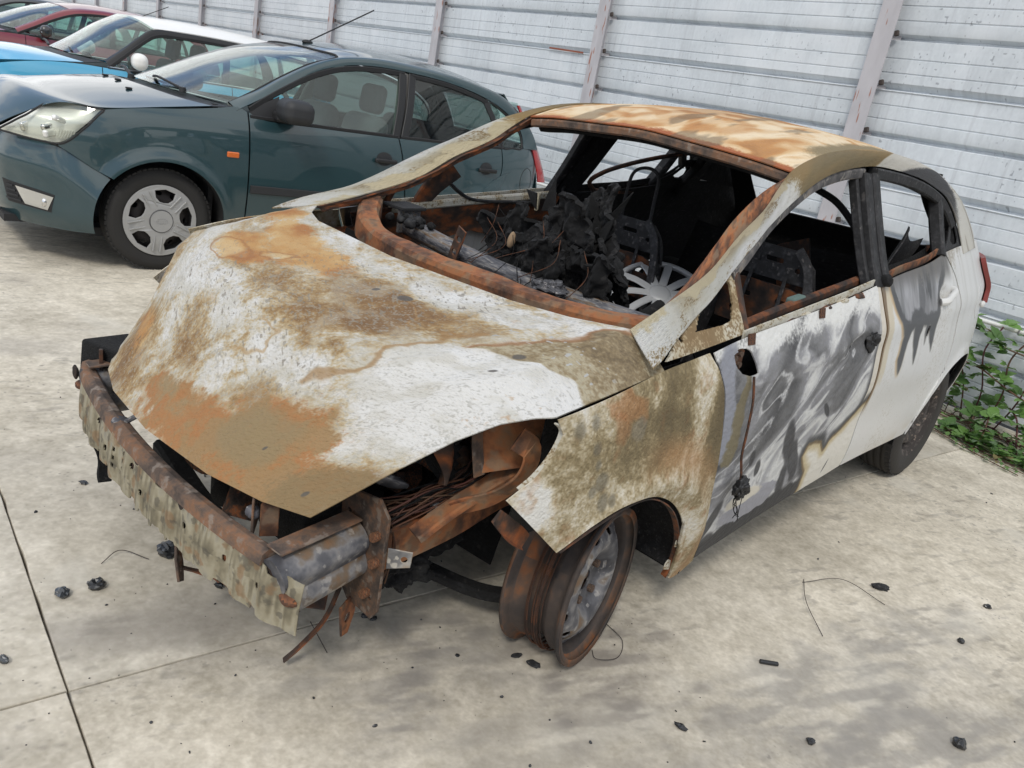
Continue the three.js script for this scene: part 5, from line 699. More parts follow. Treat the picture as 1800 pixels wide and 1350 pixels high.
{
  // burnt through dashboard: one ragged mass with torn layers
  const crumple = (w, h, amp, seed) => shell((u, v) => { const e = 1 - 0.25 * n2(u * 9 + seed, v * 9, seed), x = (u - 0.5) * w * (0.8 + 0.4 * n2(v * 7, seed, 4)), y = (v - 0.5) * h * (0.8 + 0.4 * n2(u * 7, seed, 5)); return V(x, y * e, amp * (fbm(u * 4 + seed, v * 4, 5, seed) - 0.5) * 2 + 0.012 * (fbm(u * 26, v * 26, 3, seed + 1) - 0.5)); }, 40, 34, 0.012, { uv: p => [p.x, p.y] });
  const ds = part(car, 'charred_dashboard', T(lump(0.16, 51, 34, 0.5, 2.2, [0.7, 0.9, 1.0]), { p: [-0.56, 0.945, -0.06], r: [0.12, 0.2, 0] }), M.char, 'ragged black mass of the burnt dashboard');
  for (const [w, h, amp, x, y, z, a, b, c] of [[0.34, 0.26, 0.06, -0.50, 1.02, -0.08, 0.5, 1.2, 0.2], [0.30, 0.30, 0.06, -0.58, 1.06, -0.12, -0.2, 1.0, 0.5], [0.36, 0.18, 0.05, -0.46, 0.95, 0.05, 0.6, 1.4, -0.3], [0.24, 0.26, 0.06, -0.45, 0.93, -0.24, 0.9, 1.0, 0.6], [0.22, 0.20, 0.05, -0.50, 0.99, 0.16, 0.3, 1.6, 0.2], [0.20, 0.16, 0.05, -0.66, 1.10, -0.03, -0.4, 0.7, 0.3], [0.30, 0.16, 0.04, -0.40, 0.90, -0.08, 1.1, 1.3, 0.1], [0.18, 0.22, 0.05, -0.52, 0.98, -0.26, 0.5, 0.8, 0.9]]) part(ds, 'charred_layer', T(crumple(w, h, amp, Math.round(300 + x * 97 + z * 531)), { p: [x, y, z], r: [a, b, c] }), w > 0.28 ? M.char : M.soot);
  part(ds, 'ash_crust', T(lump(0.045, 55, 14, 0.6, 3, [1, 0.6, 1.2]), { p: [-0.32, 0.925, -0.20] }), RM(charTex, 0.8, { color: [5, 5, 5.2] }, 4), 'crumpled grey ash on the rail');
  const r2 = rng(78); for (let k = 0; k < 16; k++) { const a = [-0.45 + 0.1 * r2(), 1.0 + 0.1 * r2(), -0.25 + 0.45 * r2()]; part(ds, 'loose_wire', new THREE.TubeGeometry(crv([a, [a[0] + 0.08 * (r2() - 0.3), a[1] - 0.06, a[2] + 0.12 * (r2() - 0.5)], [a[0] + 0.12 * r2(), a[1] - 0.14, a[2] + 0.2 * (r2() - 0.5)]]), 14, 0.0016, 4), k % 2 ? M.brown : M.char); }
  for (let k = 0; k < 9; k++) part(ds, 'torn_shard', T(plate([[0, 0], [0.03 + 0.03 * r2(), 0.01], [0.02, 0.08 + 0.05 * r2()], [0.005, 0.05]], 0.004), { p: [-0.50 - 0.08 * r2(), 1.02 + 0.1 * r2(), -0.2 + 0.45 * r2()], r: [r2() * 1.4 - 0.7, r2() * 3, r2() * 1.2 - 0.6] }), M.soot);
  part(ds, 'pale_shard', T(lump(0.03, 57, 2, 0.3, 2, [0.5, 0.9, 0.4]), { p: [-0.43, 1.0, 0.085], r: [0, 0, 0.3] }), mat([0.26, 0.18, 0.11], 0.9));
  const sc = part(car, 'steering_column', sweep(crv([[-0.38, 0.78, -0.38], [-0.55, 0.86, -0.38], [-0.66, 0.90, -0.38]]), ring(0.02, 8), 12, { round: true }), M.soot);
}
part(car, 'door_inner_post', sweep(crv([[-0.56, 0.86, 0.76], [-0.585, 0.97, 0.745], [-0.63, 1.06, 0.715], [-0.69, 1.13, 0.69]]), rect(0.07, 0.02, 0.005), 16, { up: V(0, 0, 1), scale: t => 1 + 0.5 * t * t }), M.brown);
// bent trim bar swinging in the far window, with its pale clip
{
  const tb = part(car, 'bent_trim_bar', sweep(crv([[-0.63, 1.10, 0.725], [-0.70, 1.065, 0.72], [-0.80, 1.01, 0.715], [-0.90, 0.996, 0.71], [-1.05, 0.995, 0.70], [-1.19, 0.994, 0.70]]), rect(0.024, 0.012, 0.003), 30), M.frame);
  part(tb, 'pale_clip', T(plate([[-0.02, -0.03], [0.02, -0.03], [0.03, 0.02], [0.026, 0.045], [0.012, 0.035], [-0.01, 0.04], [-0.028, 0.04], [-0.02, 0.01]], 0.014, [circ(0.004, 0.012, 0.009)]), { p: [-1.21, 0.995, 0.69], r: [0, 0.6, 0] }), mat([0.55, 0.48, 0.34], 0.7), 'pale plastic clip on the bent bar');
}
// --- seats: bare pressed frames ---
function seat(x, z, top, lean, lab) {
  const g = new THREE.Group(); g.name = 'seat_frame'; g.position.set(x, 0, z); car.add(g); if (lab) g.userData.label = lab;
  const put = (n, geo, m) => part(g, n, geo, m === M.frame ? M.seat : m);
  const bk = y => -lean * (y - 0.45);
  for (const s of [-1, 1]) put('side_member', sweep(crv([[bk(0.30), 0.30, s * 0.20], [bk(0.5), 0.5, s * 0.215], [bk(0.75), 0.75, s * 0.205], [bk(top - 0.06), top - 0.06, s * 0.15], [bk(top), top, s * 0.09]]), [[-0.045, -0.012], [0.045, -0.012], [0.045, -0.004], [-0.035, -0.004], [-0.035, 0.02], [-0.045, 0.02]], 30, { up: V(0, 0, s) }), M.frame);
  const slot = (x, y) => [[x - 0.035, y - 0.01], [x + 0.035, y - 0.01], [x + 0.04, y], [x + 0.035, y + 0.012], [x - 0.035, y + 0.012], [x - 0.04, y]];
  put('top_plate', T(plate([[-0.15, -0.07], [0.15, -0.07], [0.17, -0.10], [0.19, -0.10], [0.16, 0.0], [0.10, 0.05], [-0.10, 0.05], [-0.16, 0.0], [-0.19, -0.10], [-0.17, -0.10]], 0.012, [slot(0, 0), circ(-0.10, -0.02, 0.012), circ(0.10, -0.02, 0.012)]), { p: [bk(top - 0.06), top - 0.05, 0], r: [0, Math.PI / 2, 0] }), M.frame);
  put('lumbar_plate', T(plate([[-0.18, -0.08], [0.18, -0.08], [0.18, 0.08], [0.10, 0.10], [-0.10, 0.10], [-0.18, 0.08]], 0.008, [slot(-0.09, 0.04), slot(0.09, 0.04), slot(-0.09, -0.03), slot(0.09, -0.03)]), { p: [bk(top - 0.24) - 0.02, top - 0.24, 0], r: [0, Math.PI / 2, 0] }), M.dark);
  for (const q of [-0.07, 0.07]) put('back_strap', sweep(crv([[bk(top - 0.1) + 0.012, top - 0.1, q], [bk(top - 0.36) + 0.01, top - 0.38, q * 1.15]]), rect(0.014, 0.004), 4, { up: V(1, 0, 0) }), M.frame);
  for (const q of [0.30, 0.40]) put('back_wire', tube([[bk(q) , top - 0.16 - q, -0.2], [bk(q) + 0.02, top - 0.14 - q, -0.07], [bk(q) + 0.02, top - 0.19 - q, 0.06], [bk(q), top - 0.16 - q, 0.2]], 0.003, 20, 5), M.frame);
  put('base_pan', T(box(0.46, 0.02, 0.44, 0.24, 0.40, 0, 0.006), {}), M.soot);
  for (const s of [-1, 1]) put('base_rail', T(box(0.50, 0.08, 0.025, 0.24, 0.38, s * 0.22, 0.005), {}), M.dark);
  for (const s of [-1, 1]) put('base_leg', T(box(0.06, 0.16, 0.03, 0.05, 0.28, s * 0.22), {}), M.dark);
  const wr = rng(Math.round(z * 100) + 900); for (let k = 0; k < 7; k++) put('spring_wire', tube([[0.02, 0.43 + 0.02 * wr(), -0.2 + 0.06 * k], [0.2, 0.46 + 0.06 * wr(), -0.2 + 0.06 * k + 0.05 * (wr() - 0.5)], [0.45, 0.43, -0.2 + 0.06 * k]], 0.003, 14, 4), M.frame);
  return put;
}
{
  const a = seat(-1.33, 0.335, 1.005, 0.22, 'charred front passenger seat frame with head restraint hoop');
  a('head_restraint_hoop', tube([[-0.13, 0.93, -0.075], [-0.13, 1.10, -0.075], [-0.14, 1.19, -0.065], [-0.15, 1.215, -0.03], [-0.15, 1.215, 0.03], [-0.14, 1.19, 0.065], [-0.13, 1.10, 0.075], [-0.13, 0.93, 0.075]], 0.0075, 60, 8), M.frame);
  const b = seat(-1.30, -0.36, 1.06, 0.20, 'charred driver seat frame seen through the front door window');
  b('head_restraint_rod', tube([[-0.10, 1.00, 0.06], [-0.12, 1.10, 0.07], [-0.17, 1.16, 0.085], [-0.17, 1.26, 0.09]], 0.007, 24, 8), M.frame);
  // rear bench back, parcel shelf, hanging belts
  part(car, 'rear_seat_back', shell((u, v) => V(-2.28 - 0.22 * v - 0.02 * Math.sin(u * 12), mix(0.42, 0.92, v) + 0.02 * Math.sin(u * 6), mix(-0.62, 0.62, u)), 40, 20, 0.03), M.soot, 'burnt rear bench back');
  part(car, 'rear_seat_base', T(lump(0.4, 61, 20, 0.25, 2.2, [0.55, 0.32, 1.5]), { p: [-2.02, 0.36, 0] }), M.char);
  part(car, 'rust_stained_panel', T(plate([[-0.1, -0.2], [0.1, -0.2], [0.08, 0.22], [-0.09, 0.2]], 0.01), { p: [-2.2, 0.78, -0.12], r: [0.1, 1.4, 0.2] }), M.dark);
  part(car, 'curtain_rail_cable', tube([[-1.55, 1.06, 0.66], [-1.50, 1.10, 0.655], [-1.57, 1.14, 0.65], [-1.75, 1.19, 0.64], [-2.0, 1.24, 0.62], [-2.2, 1.27, 0.60]], 0.011, 50, 7), M.dark, 'burnt cable looped across the far rear window');
  part(car, 'curtain_rail_cable', tube([[-1.55, 1.06, 0.66], [-1.7, 1.05, 0.68], [-1.9, 1.055, 0.69]], 0.010, 24, 7), M.dark);
  part(car, 'hanging_belt', tube([[-2.05, 1.36, 0.55], [-2.07, 1.30, 0.56], [-2.10, 1.25, 0.57], [-2.16, 1.2, 0.58]], 0.006, 20, 5), M.char);
  part(car, 'belt_anchor', T(new THREE.TorusGeometry(0.022, 0.006, 6, 14), { p: [-1.385, 1.045, 0.70], r: [0, 0.4, 0] }), M.frame);
  part(car, 'gas_strut', tube([[-2.28, 1.235, -0.03], [-2.30, 1.221, -0.066], [-2.30, 1.189, -0.16], [-2.30, 1.108, -0.268], [-2.30, 1.06, -0.31]], 0.016, 16, 8), M.frame);
  part(car, 'hanging_belt', tube([[-1.62, 1.38, -0.50], [-1.60, 1.28, -0.52], [-1.62, 1.2, -0.55], [-1.58, 1.1, -0.58]], 0.006, 20, 5), M.char);
}
// --- floor and underside ---
part(car, 'floor_pan', shell((u, v) => { const z = mix(-0.74, 0.74, u), x = mix(-0.44, -2.95, v); return V(x, 0.24 + 0.12 * gs(z, 0.12) + (x < -2.1 ? 0.12 * sm(-2.1, -2.4, x) : 0), z); }, 20, 40, 0.006), M.soot);
part(car, 'front_floor', shell((u, v) => V(mix(0.02, -0.45, v), mix(0.5, 0.24, v), mix(-0.43, 0.43, u)), 10, 8, 0.004), M.soot);
{ const r2 = rng(123); for (let k = 0; k < 30; k++) part(car, 'cabin_debris', T(lump(0.02 + 0.05 * r2(), 200 + k, 2, 0.55, 2.4, [1, 0.5, 1]), { p: [-0.5 - 1.6 * r2(), 0.27 + 0.12 * r2(), -0.6 + 1.2 * r2()] }), [M.char, M.soot, M.dark][k % 3]); }
// --- wheels ---
const rimProf = [[0.205, 0.0], [0.2175, -0.002], [0.2178, 0.008], [0.208, 0.014], [0.198, 0.02], [0.192, 0.032], [0.193, 0.05], [0.184, 0.062], [0.170, 0.075], [0.170, 0.10], [0.186, 0.125], [0.193, 0.135], [0.193, 0.15], [0.2, 0.156], [0.2175, 0.163], [0.2178, 0.172], [0.206, 0.172]];
const rimInner = rimProf.map(([r, y]) => [r - 0.006, y]).reverse();
const rimGeo = () => cubeUV(new THREE.LatheGeometry([...rimProf, ...rimInner, rimProf[0]].map(p => new THREE.Vector2(...p)), 64));
function discGeo(R, n) {                          // pressed steel wheel centre, with its windows
  const holes = []; for (let k = 0; k < n; k++) { const a = k / n * 2 * Math.PI; holes.push(circ(0, 0, 1, 10).map(([x, y]) => { const rr = R * 0.83 + x * R * 0.075, aa = a + y * (1.35 / n); return [rr * Math.cos(aa), rr * Math.sin(aa)]; })); }
  const pr = pchip([0, 0.30, 0.42, 0.55, 0.70, 0.84, 0.94, 1], [0.004, 0.004, 0.010, 0.030, 0.034, 0.022, 0.004, 0.0]);
  return cubeUV(shell((u, v) => { const r = mix(0.028, R, v), a = u * 2 * Math.PI; return V(r * Math.cos(a), r * Math.sin(a), pr(r / R)); }, 120, 22, 0.004, { holes, snap: 0.012 }));
}
function bareRim(s) {
  const w = new THREE.Group(); w.name = 'front_wheel_rim'; car.add(w); const st = -0.223247;
  const ax = V(Math.sin(st), 0.0156, -Math.cos(st)).normalize();
  if (s < 0) { w.position.set(-0.0563, 0.3064, -0.765); w.userData.label = 'rusted bare front wheel rim with its tyre burnt off'; } else { ax.set(-Math.sin(st), 0.0156, Math.cos(st)).normalize(); w.position.set(-0.0563, 0.3064, 0.765); }
  w.quaternion.setFromUnitVectors(V(0, -1, 0), ax);     // lathe axis +y points inwards
  const b = part(w, 'rim_barrel', rimGeo(), M.rim);
  part(w, 'rim_disc', T(discGeo(0.178, 12), { p: [0, 0.052, 0], r: [Math.PI / 2, 0, 0] }), M.scale);
  part(w, 'hub', T(new THREE.CylinderGeometry(0.055, 0.06, 0.10, 20), { p: [0, 0.11, 0] }), M.dark);
  part(w, 'brake_disc', T(new THREE.CylinderGeometry(0.135, 0.135, 0.02, 32), { p: [0, 0.12, 0] }), M.dark);
  for (let k = 0; k < 4; k++) { const a = k / 4 * 2 * Math.PI + 0.5; part(w, 'wheel_bolt', T(new THREE.CylinderGeometry(0.011, 0.011, 0.03, 6), { p: [0.054 * Math.cos(a), 0.045, 0.054 * Math.sin(a)] }), M.rust2); }
  const r2 = rng(31 + s); for (let k = 0; k < 16; k++) { const R = 0.193 + 0.008 * r2() , y = 0.062 + 0.055 * r2(); const wr = part(w, 'bead_wire', new THREE.TorusGeometry(R, 0.0017, 5, 72), k % 2 ? M.brown : M.dark); wr.rotation.x = Math.PI / 2 + 0.03 * (r2() - 0.5); wr.rotation.y = 0.03 * (r2() - 0.5); wr.position.set(0.004 * (r2() - 0.5), y, 0.006 * (r2() - 0.2)); }
  return w;
}
bareRim(-1); bareRim(1);
const tyreMat = mat([0.022, 0.021, 0.020], 0.85, 0, { bumpMap: bump(4), bumpScale: 0.001 });
const tyreProf = (R, r, w) => [[r, 0.012], [r + 0.006, 0.004], [r + 0.02, 0.0], [mix(r, R, 0.5), -0.006], [R - 0.03, 0.0], [R - 0.012, 0.01], [R - 0.003, 0.024], [R, 0.045], [R, w * 0.3], [R - 0.007, w * 0.3 + 0.002], [R - 0.007, w * 0.3 + 0.008], [R, w * 0.3 + 0.01], [R, w * 0.5 - 0.005], [R - 0.007, w * 0.5 - 0.003], [R - 0.007, w * 0.5 + 0.003], [R, w * 0.5 + 0.005], [R, w * 0.7 - 0.01], [R - 0.007, w * 0.7 - 0.008], [R - 0.007, w * 0.7 - 0.002], [R, w * 0.7], [R, w - 0.045], [R - 0.012, w - 0.01], [R - 0.03, w], [mix(r, R, 0.5), w + 0.006], [r + 0.02, w], [r, w - 0.012]];
const dustM = RM(charTex, 0.9, { color: [4.2, 3.6, 3.1] }, 3);
function rearWheel(s) {
  const w = new THREE.Group(); w.name = 'rear_wheel'; car.add(w); w.position.set(-2.505, 0.302, s * 0.778); w.quaternion.setFromUnitVectors(V(0, -1, 0), V(0, 0, s)); if (s < 0) w.userData.label = 'dusty rear wheel still on its tyre';
  const R = 0.2965, r = 0.192;
  const ty = part(w, 'tyre', new THREE.LatheGeometry(tyreProf(R, r, 0.185).map(p => new THREE.Vector2(...p)), 72), mat([0.035, 0.032, 0.029], 0.9, 0, { bumpMap: bump(4), bumpScale: 0.001 }));
  for (let k = 0; k < 52; k++) { const a = k / 52 * 2 * Math.PI; const b = part(ty, 'tread_block', sharedTread(), tyreMat); b.position.set((R - 0.006) * Math.cos(a), 0.03, (R - 0.006) * Math.sin(a)); b.rotation.y = -a; }
  const rim = part(w, 'rim', cubeUV(new THREE.LatheGeometry([[0.194, 0.008], [0.197, 0.012], [0.19, 0.02], [0.178, 0.028], [0.172, 0.05], [0.165, 0.14], [0.160, 0.14], [0.166, 0.05], [0.170, 0.026], [0.188, 0.012], [0.194, 0.008]].map(p => new THREE.Vector2(...p)), 56)), dustM);
  part(w, 'rim_disc', T(discGeo(0.17, 10), { p: [0, 0.06, 0], r: [Math.PI / 2, 0, 0] }), dustM);
  for (let k = 0; k < 4; k++) { const a = k / 4 * 2 * Math.PI + 0.3; part(w, 'wheel_bolt', T(new THREE.CylinderGeometry(0.011, 0.011, 0.03, 6), { p: [0.054 * Math.cos(a), 0.05, 0.054 * Math.sin(a)] }), M.scale); }
  part(w, 'brake_drum', T(new THREE.CylinderGeometry(0.11, 0.11, 0.08, 24), { p: [0, 0.12, 0] }), M.dark);
}
function sharedTread() { return sharedTread.g || (sharedTread.g = box(0.010, 0.032, 0.024, 0, 0, 0)); }
rearWheel(-1); rearWheel(1);
// --- loose wheel cover lying in the cabin ---
function spokeCover(R, spokes, mats, name) {
  const g = new THREE.Group(); g.name = name;
  return g;
}
{
  const wc = thing('wheel_cover', 'silver plastic wheel cover with split spokes lying inside the burnt car', 'wheel cover'), sv = mat([0.42, 0.43, 0.44], 0.45, 0.1);
  part(wc, 'cover_rim', cubeUV(new THREE.LatheGeometry([[0.186, 0.0], [0.200, 0.004], [0.205, 0.012], [0.200, 0.02], [0.188, 0.022], [0.180, 0.014], [0.186, 0.0]].map(p => new THREE.Vector2(...p)), 56)), sv);
  part(wc, 'cover_hub', cubeUV(new THREE.LatheGeometry([[0.0, 0.034], [0.03, 0.034], [0.045, 0.028], [0.055, 0.018], [0.052, 0.010], [0.0, 0.012]].map(p => new THREE.Vector2(...p)), 32)), sv);
  for (let k = 0; k < 5; k++) for (const q of [-1, 1]) { const a = k / 5 * 2 * Math.PI + q * 0.30, b = k / 5 * 2 * Math.PI + q * 0.30; part(wc, 'spoke', sweep(crv([[0.045 * Math.cos(a), 0.024, 0.045 * Math.sin(a)], [0.12 * Math.cos((a + b) / 2), 0.028, 0.12 * Math.sin((a + b) / 2)], [0.19 * Math.cos(b), 0.014, 0.19 * Math.sin(b)]]), rect(0.034, 0.010, 0.004), 10), sv); }
  const p = car.localToWorld(V(-1.33, 0.745, 0.08)); car.updateMatrixWorld(true); wc.position.copy(car.localToWorld(V(-1.36, 0.735, 0.07))); wc.quaternion.setFromUnitVectors(V(0, 1, 0), V(0.36, 0.84, 0.40).normalize());
}
// ---------- parked cars ----------
const glassMat = (c, o = {}) => mat(c, 0.02, 0, { transmission: 1, thickness: 0, ior: 1.5, ...o });
const paint = (c, o = {}) => mat(c, 0.32, 0.0, { clearcoat: 1, clearcoatRoughness: 0.03, ...o });
const P = {
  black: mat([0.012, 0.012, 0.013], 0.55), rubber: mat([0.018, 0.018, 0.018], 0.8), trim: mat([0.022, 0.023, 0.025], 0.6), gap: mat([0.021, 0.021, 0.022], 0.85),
  cloth: mat([0.075, 0.078, 0.082], 0.95, 0, { bumpMap: bump(8), bumpScale: 0.001 }), cloth2: mat([0.035, 0.036, 0.04], 0.95), lining: mat([0.17, 0.165, 0.155], 0.95), carpet: mat([0.02, 0.02, 0.022], 1), dash: mat([0.02, 0.021, 0.023], 0.7),
  side: glassMat([0.84, 0.93, 0.90]), screen: glassMat([0.90, 0.96, 0.94]), rearGlass: glassMat([0.42, 0.48, 0.47]), chrome: mat([0.75, 0.75, 0.75], 0.12, 1), lens: glassMat([0.95, 0.96, 0.93], { roughness: 0.06 }), reflector: mat([0.80, 0.80, 0.77], 0.33, 0.35), amber: mat([0.62, 0.13, 0.015], 0.25, 0, { clearcoat: 1 }), red: mat([0.36, 0.012, 0.012], 0.2, 0, { clearcoat: 1 }),
};
function place(g, x, z, h) { const f = V(Math.sin(h), 0, Math.cos(h)), r = V(-Math.cos(h), 0, Math.sin(h)); g.position.set(x, 0, z); g.quaternion.setFromRotationMatrix(new THREE.Matrix4().makeBasis(f, V(0, 1, 0), r)); }
function tyreWheel(parent, x, y, z, s, R, r, w, name) {
  const g = new THREE.Group(); g.name = name; parent.add(g); g.position.set(x, y, z); g.quaternion.setFromUnitVectors(V(0, -1, 0), V(0, 0, s));
  const ty = part(g, 'tyre', new THREE.LatheGeometry(tyreProf(R, r, w).map(p => new THREE.Vector2(...p)), 72), tyreMat);
  for (let k = 0; k < 60; k++) { const a = k / 60 * 2 * Math.PI, b = part(ty, 'tread_block', sharedTread(), tyreMat); b.position.set((R - 0.0045) * Math.cos(a), 0.028, (R - 0.0045) * Math.sin(a)); b.rotation.y = -a; }
  part(g, 'rim', new THREE.LatheGeometry([[r + 0.002, 0.006], [r + 0.003, 0.012], [r - 0.012, 0.022], [r - 0.02, 0.05], [r - 0.025, w - 0.02]].map(p => new THREE.Vector2(...p)), 48), mat([0.03, 0.028, 0.027], 0.7));
  part(g, 'rim_disc', T(discGeo(r - 0.02, 12), { p: [0, 0.07, 0], r: [Math.PI / 2, 0, 0] }), mat([0.035, 0.03, 0.028], 0.75));
  return g;
}
function seatSoft(parent, x, z, mats, name) {
  const g = new THREE.Group(); g.name = name; parent.add(g); g.position.set(x, 0, z);
  part(g, 'cushion', T(new RoundedBoxGeometry(0.50, 0.18, 0.48, 4, 0.07), { p: [0.12, 0.48, 0] }), mats[0]);
  part(g, 'seat_back', T(new RoundedBoxGeometry(0.16, 0.60, 0.47, 5, 0.075), { p: [-0.20, 0.76, 0], r: [0, 0, 0.22] }), mats[0]);
  part(g, 'headrest', T(new RoundedBoxGeometry(0.10, 0.20, 0.26, 5, 0.05), { p: [-0.285, 1.165, 0], r: [0, 0, 0.12] }), mats[1]);
  for (const q of [-0.06, 0.06]) part(g, 'headrest_post', T(new THREE.CylinderGeometry(0.006, 0.006, 0.14, 8), { p: [-0.28, 1.06, q] }), P.chrome);
}
// --- dark teal hatchback ---
const teal = thing('teal_hatchback', 'dark teal five door hatchback parked beside the burnt car', 'car');
place(teal, -5.8171, -1.4267, 0.0402);
{
  const TP = paint([0.016, 0.045, 0.053]);
  const Zy = pchip([0.15, 0.22, 0.30, 0.45, 0.55, 0.65, 0.78, 0.86, 0.92, 0.96, 1.05, 1.2, 1.30, 1.36, 1.40, 1.43], [0.775, 0.80, 0.818, 0.832, 0.838, 0.838, 0.832, 0.822, 0.806, 0.79, 0.752, 0.685, 0.635, 0.598, 0.565, 0.52]);
  const Zx = pchip([-3.15, -3.05, -2.9, -2.7, -2.5, -2.0, -0.5, 0, 0.2, 0.35, 0.5, 0.62, 0.72, 0.80], [-0.34, -0.22, -0.13, -0.07, -0.035, 0, 0, -0.004, -0.016, -0.038, -0.085, -0.15, -0.25, -0.40]);
  const sd2 = (x, y) => { let z = Zy(y) + Zx(x); for (const c of [0, -2.486]) z += 0.020 * gs(Math.hypot(x - c, y - 0.29) - 0.37, 0.05) * sm(0.15, 0.35, y); return z; };
  const on = (s, x, y, o = 0) => V(x, y, s * (sd2(x, y) + o));
  const fn = (s, c, o = 0) => (u, v) => { const p = c(u, v); return on(s, p.x, p.y, o); };
  const arch = (cx, R, a0, a1, n = 14) => Array.from({ length: n + 1 }, (_, i) => { const a = mix(a0, a1, i / n); return [cx + R * Math.cos(a), 0.29 + R * Math.sin(a)]; });
  const railLo = [[-0.42, 0.985], [-0.58, 1.07], [-0.76, 1.175], [-0.98, 1.285], [-1.2, 1.352], [-1.45, 1.383], [-1.75, 1.385], [-2.05, 1.370], [-2.35, 1.325], [-2.58, 1.255], [-2.74, 1.165], [-2.80, 1.08], [-2.80, 0.99]];
  const railHi = [[-0.40, 1.02, 0.70], [-0.56, 1.10, 0.672], [-0.74, 1.205, 0.638], [-0.95, 1.315, 0.60], [-1.16, 1.39, 0.565], [-1.45, 1.432, 0.54], [-1.75, 1.438, 0.53], [-2.05, 1.427, 0.53], [-2.36, 1.395, 0.535], [-2.62, 1.34, 0.55], [-2.85, 1.20, 0.585], [-2.95, 1.08, 0.62], [-3.0, 0.99, 0.63]];
  const bodyGap = (s, pts, w = 0.006) => new THREE.TubeGeometry(crv(pts.map(([x, y]) => on(s, x, y, -0.001))), 40, w / 2, 5);
  for (const s of [-1, 1]) {
    const F = s < 0, fl = { flip: !F };
    // wing
    const wing = coons(sideCrv([...arch(0, 0.365, 0.72, 3.22, 20), [-0.375, 0.20], [-0.488, 0.205]].map(p => p)), sideCrv([[0.315, 0.895], [0.15, 0.925], [-0.1, 0.955], [-0.3, 0.985], [-0.42, 1.005], [-0.472, 1.012]].slice(0, 5).concat([[-0.482, 0.985]])), poly([[0.365 * Math.cos(0.72), 0.29 + 0.365 * Math.sin(0.72), 0], [0.37, 0.575, 0], [0.48, 0.645, 0], [0.535, 0.675, 0], [0.41, 0.79, 0], [0.315, 0.895, 0]]), sideCrv([[-0.488, 0.205], [-0.492, 0.5], [-0.488, 0.75], [-0.482, 0.985]]));
    const wg = part(teal, 'front_wing', shell(fn(s, wing), 70, 50, 0.004, fl), TP);
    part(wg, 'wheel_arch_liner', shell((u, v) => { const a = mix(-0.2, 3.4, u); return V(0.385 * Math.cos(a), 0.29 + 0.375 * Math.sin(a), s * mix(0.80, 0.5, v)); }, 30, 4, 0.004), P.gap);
    part(wg, 'side_repeater', T(new RoundedBoxGeometry(0.075, 0.034, 0.016, 4, 0.0079), { p: [-0.39, 0.732, s * (sd2(-0.39, 0.732) + 0.002)] }), P.amber);
    // doors
    const fd = coons(sideCrv([[-0.498, 0.225], [-1.0, 0.215], [-1.640, 0.215]]), sideCrv([[-0.492, 0.985], [-0.56, 0.955], [-1.0, 0.948], [-1.552, 0.950]]), sideCrv([[-0.498, 0.225], [-0.502, 0.5], [-0.498, 0.75], [-0.492, 0.985]]), sideCrv([[-1.640, 0.215], [-1.648, 0.45], [-1.61, 0.70], [-1.552, 0.950]]));
    const d1 = part(teal, 'front_door', shell(fn(s, fd, -0.001), 60, 40, 0.004, fl), TP);
    const rd = coons(sideCrv([[-1.650, 0.215], [-1.9, 0.215], [-2.125, 0.220]]), sideCrv([[-1.562, 0.950], [-1.9, 0.955], [-2.2, 0.960], [-2.525, 0.968]]), sideCrv([[-1.650, 0.215], [-1.658, 0.45], [-1.62, 0.70], [-1.562, 0.950]]), sideCrv([[-2.125, 0.220], [-2.145, 0.40], [-2.26, 0.56], [-2.44, 0.66], [-2.515, 0.76], [-2.530, 0.88], [-2.525, 0.968]]));
    const d2 = part(teal, 'rear_door', shell(fn(s, rd, -0.001), 60, 40, 0.004, fl), TP);
    for (const [d, hx] of [[d1, -1.44], [d2, -2.36]]) {
      const hy = hx > -2 ? 0.795 : 0.805;
      part(d, 'handle_recess', shell((u, v) => { const a = u * 2 * Math.PI; return on(s, hx + 0.062 * v * Math.cos(a), hy + 0.012 + 0.046 * v * Math.sin(a), 0.0015); }, 20, 3, 0.001), P.trim);
      part(d, 'handle', T(new RoundedBoxGeometry(0.175, 0.030, 0.026, 4, 0.012), { p: [hx - 0.005, hy, s * (sd2(hx, hy) + 0.018)] }), P.black);
    }
    part(d1, 'side_moulding', sweep(crv([[-0.51, 0.535], [-1.0, 0.53], [-1.63, 0.53]].map(([x, y]) => on(s, x, y, 0.004))), rect(0.05, 0.012, 0.004), 20, { up: V(0, 0, -s) }), P.trim);
    part(d2, 'side_moulding', sweep(crv([[-1.665, 0.53], [-1.95, 0.53], [-2.18, 0.53]].map(([x, y]) => on(s, x, y, 0.004))), rect(0.05, 0.012, 0.004), 12, { up: V(0, 0, -s) }), P.trim);
    // quarter panel
    const qp = coons(sideCrv([[-2.135, 0.220], ...arch(-2.486, 0.36, Math.PI, 0.1, 16).reverse().reverse().map(([x, y]) => [-4.972 - x, y]).map(([x, y]) => [x, y]), [-2.86, 0.25], [-3.05, 0.26]].sort((a, b) => b[0] - a[0])), sideCrv([[-2.535, 0.968], [-2.7, 0.985], [-2.85, 0.99], [-2.98, 0.99]]), sideCrv([[-2.135, 0.220], [-2.155, 0.40], [-2.27, 0.56], [-2.45, 0.66], [-2.525, 0.76], [-2.540, 0.88], [-2.535, 0.968]]), sideCrv([[-3.05, 0.26], [-3.10, 0.5], [-3.08, 0.75], [-2.98, 0.99]]));
    const qq = part(teal, 'quarter_panel', shell(fn(s, qp), 50, 40, 0.004, fl), TP);
    part(qq, 'wheel_arch_liner', shell((u, v) => { const a = mix(-0.2, 3.4, u); return V(-2.486 + 0.38 * Math.cos(a), 0.29 + 0.37 * Math.sin(a), s * mix(0.80, 0.5, v)); }, 24, 4, 0.004), P.gap);
